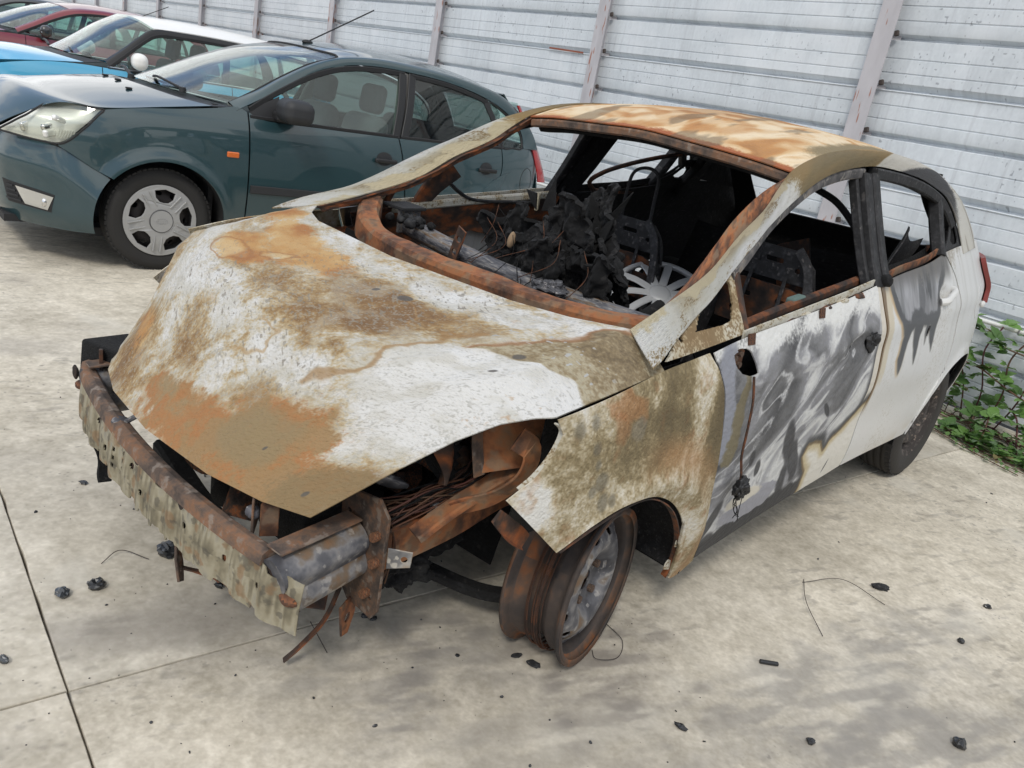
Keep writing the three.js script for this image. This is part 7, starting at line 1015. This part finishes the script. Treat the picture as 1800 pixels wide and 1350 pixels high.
  const rl2 = o.roofSide.map(([x, y, z]) => [x, y, -z]), rc = coons(sp([...S.t, ...mir(S.t)].map(([x, y, z]) => [x, y + 0.004, z])), sp([...o.roofRear, ...mir(o.roofRear)]), sp(rl2), sp(rl2.map(([x, y, z]) => [x, y, -z])));
  const rf = part(car2, 'roof', shell((u, v) => { const p = rc(u, v); p.y += 0.028 * 16 * u * (1 - u) * v * (1 - v) * 0.8; return p; }, 30, 30, 0.02, { flip: true }), o.roof);
  part(rf, 'headlining', shell((u, v) => { const p = rc(u, v); p.y -= 0.04; return p; }, 8, 8, 0.004, { flip: true }), P.lining);
  if (o.aerial) part(rf, 'aerial', tube(o.aerial, 0.004, 8, 6), P.black);
  part(car2, 'tailgate', shell((u, v) => { const y = mix(0.3, o.roofRear[o.roofRear.length - 1][1], v), z = mix(-0.62, 0.62, u) * (1 - 0.2 * sm(0.5, 1, v)); return V(mix(o.tailX - 0.08, o.roofRear[o.roofRear.length - 1][0], Math.pow(v, 2.5)), y, z); }, 20, 20, 0.01, { axes: ['z', 'y'], holes: [[[-0.45, 1.0], [0.45, 1.0], [0.4, 1.27], [-0.4, 1.27]]], snap: 0.04 }), B);
  part(car2, 'front_bumper', shell((u, v) => { const q = u * 2 - 1, y = mix(0.2, topY(o.noseX - 0.25) - 0.2 * (1 - q * q) - 0.05, v); return V(o.noseX - 0.42 * Math.pow(Math.abs(q), 2.6) + 0.02 * Math.sin(v * 3), y, q * 0.80); }, 40, 14, 0.006, { flip: true }), B);
  part(car2, 'dashboard', T(new RoundedBoxGeometry(0.45, 0.25, 1.3, 3, 0.07), { p: [S.b[S.b.length - 1][0] - 0.40, by - 0.12, 0] }), P.dash);
  part(car2, 'steering_wheel', T(new THREE.TorusGeometry(0.18, 0.016, 8, 28), { p: [o.seatX + 0.42, by - 0.02, -0.35], r: [0, Math.PI / 2, 0.4] }), P.black);
  for (const z of [-0.36, 0.36]) seatSoft(car2, o.seatX, z, [P.cloth2, P.cloth2], 'front_seat');
  part(car2, 'rear_seat', T(new RoundedBoxGeometry(0.2, 0.6, 1.2, 3, 0.07), { p: [o.seatX - 0.95, 0.74, 0], r: [0, 0, 0.25] }), P.cloth2);
  part(car2, 'floor', box(2.6, 0.03, 1.4, -1.2, 0.24, 0), P.carpet); part(car2, 'bulkhead', box(0.03, 0.7, 1.36, o.doorX + 0.12, 0.55, 0), P.gap); part(car2, 'underbody', box(3.0, 0.05, 1.2, -1.1, 0.18, 0), P.gap);
  return car2;
}
const whitePaint = mat([0.80, 0.79, 0.76], 0.5, 0, { clearcoat: 0.3 });
rowCar({
  name: 'blue_hatchback', label: 'light blue small hatchback with white roof and white mirrors behind the teal car', x: -9.5, z: -1.42, h: 0.045, paint: paint([0.075, 0.38, 0.60]), roof: whitePaint, mirror: whitePaint, mirLabel: 'white door mirror', pillar: mat([0.008, 0.008, 0.009], 0.35), wb: 2.467, wheelR: 0.29, archTrim: true, belt: 0.92, noseX: 0.66, doorX: -0.50, doorX2: -1.72, tailX: -2.92, glassX: -2.62, beltMat: P.chrome, posts: [-1.66],
  Zy: [[0.15, 0.3, 0.5, 0.7, 0.85, 0.93, 0.98, 1.1, 1.25, 1.34, 1.40], [0.78, 0.82, 0.838, 0.838, 0.825, 0.80, 0.775, 0.72, 0.66, 0.62, 0.57]], Zx: [[-3.05, -2.8, -2.4, -0.3, 0.1, 0.3, 0.45, 0.6, 0.7], [-0.16, -0.07, -0.01, 0, -0.01, -0.04, -0.10, -0.22, -0.36]],
  shoulder: [[-3.0, 0.935], [-1.8, 0.93], [-0.6, 0.925], [-0.3, 0.925], [0.0, 0.90], [0.25, 0.85], [0.5, 0.78]],
  railLo: [[-0.56, 0.94], [-0.72, 1.07], [-0.88, 1.20], [-1.02, 1.29], [-1.3, 1.315], [-1.8, 1.32], [-2.3, 1.31], [-2.58, 1.27], [-2.70, 1.10], [-2.76, 0.95]], railHi: [[-0.55, 0.985, 0.70], [-0.70, 1.10, 0.675], [-0.86, 1.235, 0.645], [-1.0, 1.335, 0.61], [-1.3, 1.362, 0.595], [-1.8, 1.368, 0.59], [-2.3, 1.355, 0.59], [-2.62, 1.32, 0.595], [-2.82, 1.12, 0.65], [-2.90, 0.95, 0.70]],
  hood: { f: [[0.52, 0.74, -0.42], [0.60, 0.74, -0.2], [0.62, 0.74, 0]], r: [[-0.36, 0.945, -0.74], [-0.20, 0.965, -0.5], [-0.12, 0.975, 0]], l: [[0.52, 0.74, -0.42], [0.40, 0.83, -0.62], [0.2, 0.875, -0.74], [-0.36, 0.945, -0.74]], c: 0.05 },
  screen: { b: [[-0.55, 0.985, -0.70], [-0.36, 0.995, -0.48], [-0.28, 1.0, 0]], t: [[-1.0, 1.345, -0.638], [-0.93, 1.40, -0.40], [-0.90, 1.42, 0]], l: [[-0.55, 0.985, -0.70], [-0.70, 1.10, -0.675], [-0.86, 1.245, -0.65], [-1.0, 1.345, -0.638]] },
  roofSide: [[-1.0, 1.345, 0.638], [-1.3, 1.362, 0.642], [-1.8, 1.368, 0.642], [-2.3, 1.355, 0.64], [-2.62, 1.325, 0.63]], roofRear: [[-2.62, 1.325, -0.63], [-2.72, 1.38, -0.35], [-2.75, 1.39, 0]], mir: [-0.80, 1.03, 0.90], seatX: -1.25, aerial: [[-1.05, 1.40, 0.1], [-1.18, 1.47, 0.1], [-1.38, 1.58, 0.1]],
});
const hatchShape = {
  wb: 2.58, wheelR: 0.31, belt: 0.96, noseX: 0.86, doorX: -0.52, doorX2: -1.62, tailX: -3.15, glassX: -2.75, posts: [-1.58, -2.35],
  Zy: [[0.15, 0.3, 0.5, 0.7, 0.88, 0.96, 1.0, 1.1, 1.25, 1.36, 1.43], [0.80, 0.86, 0.88, 0.885, 0.875, 0.845, 0.81, 0.76, 0.69, 0.64, 0.56]], Zx: [[-3.3, -3.0, -2.6, -0.3, 0.1, 0.3, 0.5, 0.7, 0.86], [-0.2, -0.09, -0.01, 0, -0.005, -0.03, -0.09, -0.2, -0.36]],
  shoulder: [[-3.2, 1.0], [-2.4, 0.985], [-0.8, 0.955], [-0.4, 0.955], [0.0, 0.92], [0.35, 0.86], [0.62, 0.79]],
  railLo: [[-0.44, 0.975], [-0.66, 1.09], [-0.90, 1.22], [-1.15, 1.325], [-1.45, 1.375], [-1.9, 1.385], [-2.35, 1.35], [-2.68, 1.27], [-2.86, 1.12], [-2.88, 1.0]], railHi: [[-0.42, 1.02, 0.74], [-0.63, 1.13, 0.70], [-0.86, 1.265, 0.655], [-1.1, 1.375, 0.61], [-1.45, 1.43, 0.58], [-1.9, 1.44, 0.57], [-2.35, 1.415, 0.575], [-2.75, 1.34, 0.59], [-3.0, 1.15, 0.65], [-3.08, 1.0, 0.70]],
  hood: { f: [[0.70, 0.76, -0.52], [0.78, 0.76, -0.25], [0.80, 0.76, 0]], r: [[-0.32, 0.975, -0.76], [-0.15, 1.0, -0.5], [-0.05, 1.01, 0]], l: [[0.70, 0.76, -0.52], [0.5, 0.85, -0.68], [0.2, 0.905, -0.78], [-0.32, 0.975, -0.76]], c: 0.035 },
  screen: { b: [[-0.42, 1.015, -0.735], [-0.24, 1.03, -0.5], [-0.14, 1.035, 0]], t: [[-1.1, 1.375, -0.61], [-1.04, 1.40, -0.38], [-1.01, 1.41, 0]], l: [[-0.42, 1.015, -0.735], [-0.63, 1.13, -0.70], [-0.86, 1.265, -0.655], [-1.1, 1.375, -0.61]] },
  roofSide: [[-1.1, 1.379, 0.61], [-1.45, 1.432, 0.585], [-1.9, 1.442, 0.575], [-2.35, 1.417, 0.58], [-2.75, 1.342, 0.59]], roofRear: [[-2.75, 1.342, -0.59], [-2.86, 1.375, -0.35], [-2.90, 1.385, 0]], mir: [-0.74, 1.05, 0.96], seatX: -1.35,
};
const redP = paint([0.17, 0.010, 0.022]);
rowCar({ ...hatchShape, name: 'red_hatchback', label: 'dark red hatchback with a black mirror at the far left behind the blue car', x: -13.9, z: -1.45, h: 0.045, paint: redP, roof: redP, pillar: redP, mirror: paint([0.01, 0.01, 0.011]), mirLabel: 'black door mirror with a bright strip', mirStrip: true });
const greyP = paint([0.06, 0.065, 0.07]);
rowCar({ ...hatchShape, name: 'grey_hatchback', label: 'grey car just showing in the top left corner beyond the red car', x: -17.8, z: -1.3, h: 0.045, paint: greyP, roof: greyP, pillar: greyP, mirror: greyP });
const debrisAt = [[-1.929, -0.361], [-1.928, -0.439], [-2.028, -0.638], [-1.727, -0.207], [-2.492, -0.525], [-1.818, -0.713], [-1.201, -1.314], [-1.247, -1.295], [-0.858, -1.509], [-0.46, -2.166], [-0.665, -1.783], [-0.983, -2.722], [-0.736, -3.021], [-0.684, -2.687], [-1.552, -1.008], [-1.536, -1.025], [-0.909, -1.951], [-2.097, -0.25], [-1.247, -1.626], [-1.157, -1.6], [-1.121, -1.548], [-1.136, -1.476], [-1.175, -1.502], [-1.137, -2.48], [-1.039, -2.34], [-0.912, -2.238], [-2.029, -0.472], [-2.062, -0.525], [-2.008, -0.587], [-1.586, -0.869], [-1.505, -0.855], [-1.458, -0.855], [-1.127, -2.458], [-1.065, -2.611], [-0.916, -2.631]];
// ---------- brambles at the foot of the fence ----------
{
  const leafM = [[0.085, 0.19, 0.032], [0.11, 0.23, 0.04], [0.14, 0.28, 0.055], [0.07, 0.16, 0.03], [0.20, 0.16, 0.05]].map(c => mat(c, 0.55, 0, { transmission: 0.35, thickness: 0 }));
  const stemM = [mat([0.11, 0.055, 0.035], 0.85), mat([0.13, 0.09, 0.06], 0.9), mat([0.09, 0.03, 0.03], 0.8)];
  // one leaflet: a folded, toothed blade
  const leaflet = (L, W, fold) => { const n = 7, pos = [], idx = []; for (let i = 0; i <= n; i++) { const t = i / n, w = W * Math.pow(Math.sin(Math.PI * Math.pow(t, 0.8)), 0.8) * (1 + 0.12 * (i % 2 ? 1 : -1)), y = -0.25 * L * t * t; pos.push(-w, y + fold * w, t * L, 0, y, t * L, w, y + fold * w, t * L); } for (let i = 0; i < n; i++) { const a = i * 3; idx.push(a, a + 1, a + 3, a + 1, a + 4, a + 3, a + 1, a + 2, a + 4, a + 2, a + 5, a + 4); } return G(pos, idx, null); };
  const trif = [0, 1, 2].map(k => { const a = leaflet(0.062 + 0.01 * k, 0.024, 0.35), b = leaflet(0.05, 0.02, 0.35).rotateY(1.15).translate(0.004, 0, 0), c = leaflet(0.05, 0.02, 0.35).rotateY(-1.15).translate(-0.004, 0, 0); return merge([a, b, c]); });
  const small = merge([leaflet(0.022, 0.009, 0.3)]);
  function bramble(label, canes, seed, group) {
    const g = thing('bramble', label, 'plant', group), r = rng(seed);
    for (const c of canes) {
      const cv = crv(c.pts), L = cv.getLength(); const st = part(g, 'cane', new THREE.TubeGeometry(cv, 40, c.r || 0.005, 6), stemM[c.m || 0]);
      const n = Math.round(L / (c.step || 0.07));
      for (let i = 1; i <= n; i++) {
        const t = i / n; if (t < (c.from || 0.1)) continue; const p = cv.getPointAt(t), T0 = cv.getTangentAt(t), k = c.small ? 1 : 1 + (r() < 0.5 ? 1 : 0);
        for (let q = 0; q < k; q++) {
          const m = part(g, 'leaf', c.small ? small : trif[Math.floor(r() * 3)], leafM[r() < 0.04 ? 4 : Math.floor(r() * 4)]); const a = r() * 6.28, sc = (c.small ? 0.8 + 0.8 * r() : (0.5 + 0.85 * r()) * (c.s || 1));
          const dir = V(Math.cos(a), 0.25 + 0.6 * r(), Math.sin(a) + 0.35).normalize(); m.position.copy(p).addScaledVector(dir, c.small ? 0.008 : 0.02 + 0.02 * r()); m.lookAt(m.position.clone().add(dir)); m.scale.setScalar(sc);
        }
      }
    }
    return g;
  }
  const Z = -5.36;
  bramble('leafy green bramble climbing the fence beside the burnt car', [
    { pts: [[-1.86, 0.0, Z], [-1.90, 0.22, Z + 0.04], [-1.98, 0.42, Z + 0.06], [-2.02, 0.58, Z + 0.05]], s: 1.25 }, { pts: [[-1.80, 0.0, Z], [-1.78, 0.22, Z + 0.06], [-1.84, 0.46, Z + 0.08], [-1.80, 0.62, Z + 0.05]], s: 1.3, m: 2 },
    { pts: [[-1.72, 0.0, Z + 0.02], [-1.66, 0.24, Z + 0.08], [-1.68, 0.46, Z + 0.10], [-1.60, 0.66, Z + 0.06]], s: 1.3 }, { pts: [[-1.66, 0.0, Z], [-1.58, 0.2, Z + 0.06], [-1.54, 0.4, Z + 0.08], [-1.48, 0.60, Z + 0.06]], s: 1.3, m: 2 },
    { pts: [[-2.05, 0.55, Z + 0.05], [-1.9, 0.57, Z + 0.09], [-1.74, 0.52, Z + 0.12], [-1.56, 0.50, Z + 0.1]], s: 1.2, m: 1 }, { pts: [[-1.95, 0.36, Z + 0.08], [-1.8, 0.36, Z + 0.14], [-1.62, 0.30, Z + 0.16], [-1.5, 0.26, Z + 0.14]], s: 1.25 }, { pts: [[-2.08, 0.30, Z + 0.06], [-1.96, 0.24, Z + 0.12], [-1.84, 0.2, Z + 0.12]], s: 1.2 },
    { pts: [[-1.98, 0.02, Z + 0.05], [-2.0, 0.14, Z + 0.08], [-2.06, 0.22, Z + 0.1]], s: 1.2 },
  ], 71);
  bramble('low bramble spray drooping over the concrete in front of the fence', [
    { pts: [[-1.72, 0.10, Z + 0.06], [-1.64, 0.14, Z + 0.22], [-1.58, 0.10, Z + 0.38], [-1.54, 0.04, Z + 0.52]], s: 1.2 }, { pts: [[-1.60, 0.18, Z + 0.06], [-1.50, 0.16, Z + 0.2], [-1.42, 0.08, Z + 0.34], [-1.36, 0.02, Z + 0.44]], s: 1.15, m: 2 }, { pts: [[-1.80, 0.06, Z + 0.06], [-1.72, 0.10, Z + 0.2], [-1.68, 0.08, Z + 0.34]], s: 1.2 },
  ], 72);
  bramble('creeping runner with tiny leaves trailing across the concrete', Array.from({ length: 9 }, (_, k) => ({ pts: [[-1.92 + 0.02 * k, 0.012, -4.86 - 0.02 * k], [-1.74 + 0.015 * k, 0.016 + 0.004 * (k % 3), -4.80 - 0.03 * k + 0.02 * Math.sin(k * 2)], [-1.52, 0.012, -4.72 - 0.045 * k], [-1.25 + 0.05 * Math.sin(k), 0.008, -4.66 - 0.06 * k]], r: 0.0028, small: k % 4 !== 3, step: 0.02 + 0.012 * (k % 3), from: 0, m: k % 3 })), 73);
  bramble('bare brown runners on the concrete along the fence foot', Array.from({ length: 12 }, (_, k) => ({ pts: [[-2.15 + 0.06 * k, 0.012, Z + 0.06 - 0.01 * k], [-1.98 + 0.06 * k, 0.02, Z + 0.14 + 0.03 * Math.sin(k * 1.7)], [-1.80 + 0.065 * k, 0.014, Z + 0.10 + 0.10 * Math.sin(k * 2.3)], [-1.62 + 0.07 * k, 0.010, Z + 0.26 + 0.12 * Math.cos(k)]], r: 0.003 + 0.001 * (k % 3), small: true, step: 0.045, from: 0.2, m: k % 3 })), 74);
  bramble('dense small leaved clump in the corner of fence and concrete', Array.from({ length: 9 }, (_, k) => ({ pts: [[-2.2 + 0.05 * k, 0.0, Z + 0.02], [-2.18 + 0.05 * k, 0.06 + 0.03 * Math.sin(k * 3), Z + 0.05], [-2.14 + 0.055 * k, 0.09 + 0.04 * Math.sin(k * 2), Z + 0.08 + 0.03 * Math.cos(k)]], r: 0.003, step: 0.012, small: true, from: 0, m: 1 })), 75);
}
// ---------- debris on the concrete ----------
{
  const coal = mat([0.016, 0.017, 0.019], 0.35, 0, { clearcoat: 0.3, clearcoatRoughness: 0.3 }), glassy = mat([0.05, 0.055, 0.06], 0.25, 0.2, { clearcoat: 0.6 }), ash = RM(charTex, 0.9, { color: [2, 2, 2] }, 6);
  const bits = [   // size, squash, turn, material, label
    [0.030, [1, 0.55, 0.8], 0.3, glassy, 'shiny black cinder flake left of the bumper, nearest the joint corner'], [0.032, [1, 0.7, 0.9], 1.0, coal, 'pointed black cinder beside the shiny flake left of the bumper'], [0.040, [1.2, 0.55, 0.8], 0.1, coal, 'flat black cinder just in front of the bumper beam'],
    [0.02, [0.7, 0.6, 1], 2.0, glassy, 'small glossy cinder at the left edge of the picture'], [0.016, [1.3, 0.5, 0.8], 0.6, coal, 'dark crumb behind the right end of the bumper beam'], [0.018, [1, 0.8, 0.7], 0.9, coal, 'black crumb on the concrete below the bumper beam'],
    [0.024, [1.2, 0.35, 0.7], 0.4, ash, 'flat dark flake in front of the bare front wheel'], [0.018, [1.3, 0.35, 0.6], 1.4, ash, 'thin dark flake a little left of the bare front wheel'], [0.020, [1.2, 0.5, 0.6], 0.2, coal, 'black angular chip low in the foreground'], [0.026, [0.9, 0.8, 1], 0.7, coal, 'black nugget in the bottom right foreground'],
    [0.016, [1, 0.7, 0.9], 0.5, coal, 'small grey black stone in the foreground below the side of the car'], [0.034, [1.3, 0.4, 0.7], 0.9, ash, 'dark flake lying out to the right of the burnt car'], [0.018, [1, 0.6, 0.9], 0.2, coal, 'dark nub on the concrete right of the burnt car'], [0.014, [1, 0.8, 1], 0.1, coal, 'black speck of slag far right on the concrete'],
    [0.013, [1, 0.8, 1], 0.4, coal, 'slag bead between the beam end and the joint'], [0.013, [1.3, 0.6, 1], 1.9, coal, 'slag bead on the joint line in front of the wheel'],
  ];
  const flat = g => { g.computeVertexNormals(); return g; };
  bits.forEach(([r, sq, t, m, label], i) => { const [x, z] = debrisAt[i]; const b = solo('cinder', flat(lump(r * 0.68, 400 + i * 3, 2, 0.8, 1.6, sq)), m, label, 'cinder', 'cinders scattered on the concrete'); b.position.set(x, r * sq[1] * 0.55, z); b.rotation.y = t; });
  const chip = solo('metal_chip', T(new RoundedBoxGeometry(0.055, 0.010, 0.012, 2, 0.003), {}), coal, 'short black strip of metal on the concrete in the right foreground', 'metal chip'); chip.position.set(debrisAt[16][0], 0.006, debrisAt[16][1]); chip.rotation.y = 0.9;
  // wires
  const wm = mat([0.05, 0.04, 0.035], 0.7);
  const wires = [['thin bent wire lying right of the bare front wheel', [18, 19, 20, 21, 22]], ['long thin wire looping on the concrete right of the car', [23, 24, 25]], ['short curled wire in front of the bumper beam', [26, 27, 28]], ['fine wire trailing across the joint below the bumper', [29, 30, 31]], ['stiff wire arching over the right side concrete', [32, 33, 34]]];
  for (const [label, ids] of wires) solo('wire', new THREE.TubeGeometry(crv(ids.map((i, k) => [debrisAt[i][0], 0.004 + (k % 2) * 0.010, debrisAt[i][1]])), 40, 0.0012, 5), wm, label, 'wire', 'loose wires on the concrete');
  // crumbs nobody could count
  const r = rng(991), n = 420, im = lit(new THREE.InstancedMesh(new THREE.IcosahedronGeometry(1, 0), coal, n)), q = new THREE.Object3D();
  for (let i = 0; i < n; i++) { const near = r() < 0.6, a = r() * 6.28, d = Math.sqrt(r()); const x = near ? -1.6 + 1.1 * d * Math.cos(a) : -3.2 + 4.2 * r(), z = near ? -1.0 + 0.9 * d * Math.sin(a) : -0.3 - 4.6 * r(); const s = 0.0012 + 0.0038 * Math.pow(r(), 3); q.position.set(x, s * 0.4, z); q.rotation.set(r() * 6, r() * 6, r() * 6); q.scale.set(s * (0.6 + r()), s * 0.6, s * (0.6 + r())); q.updateMatrix(); im.setMatrixAt(i, q.matrix); }
  im.name = 'soot_crumbs'; im.userData = { kind: 'stuff', label: 'tiny black soot crumbs strewn over the concrete', category: 'crumbs' }; scene.add(im);
}
renderer.render(scene, camera);
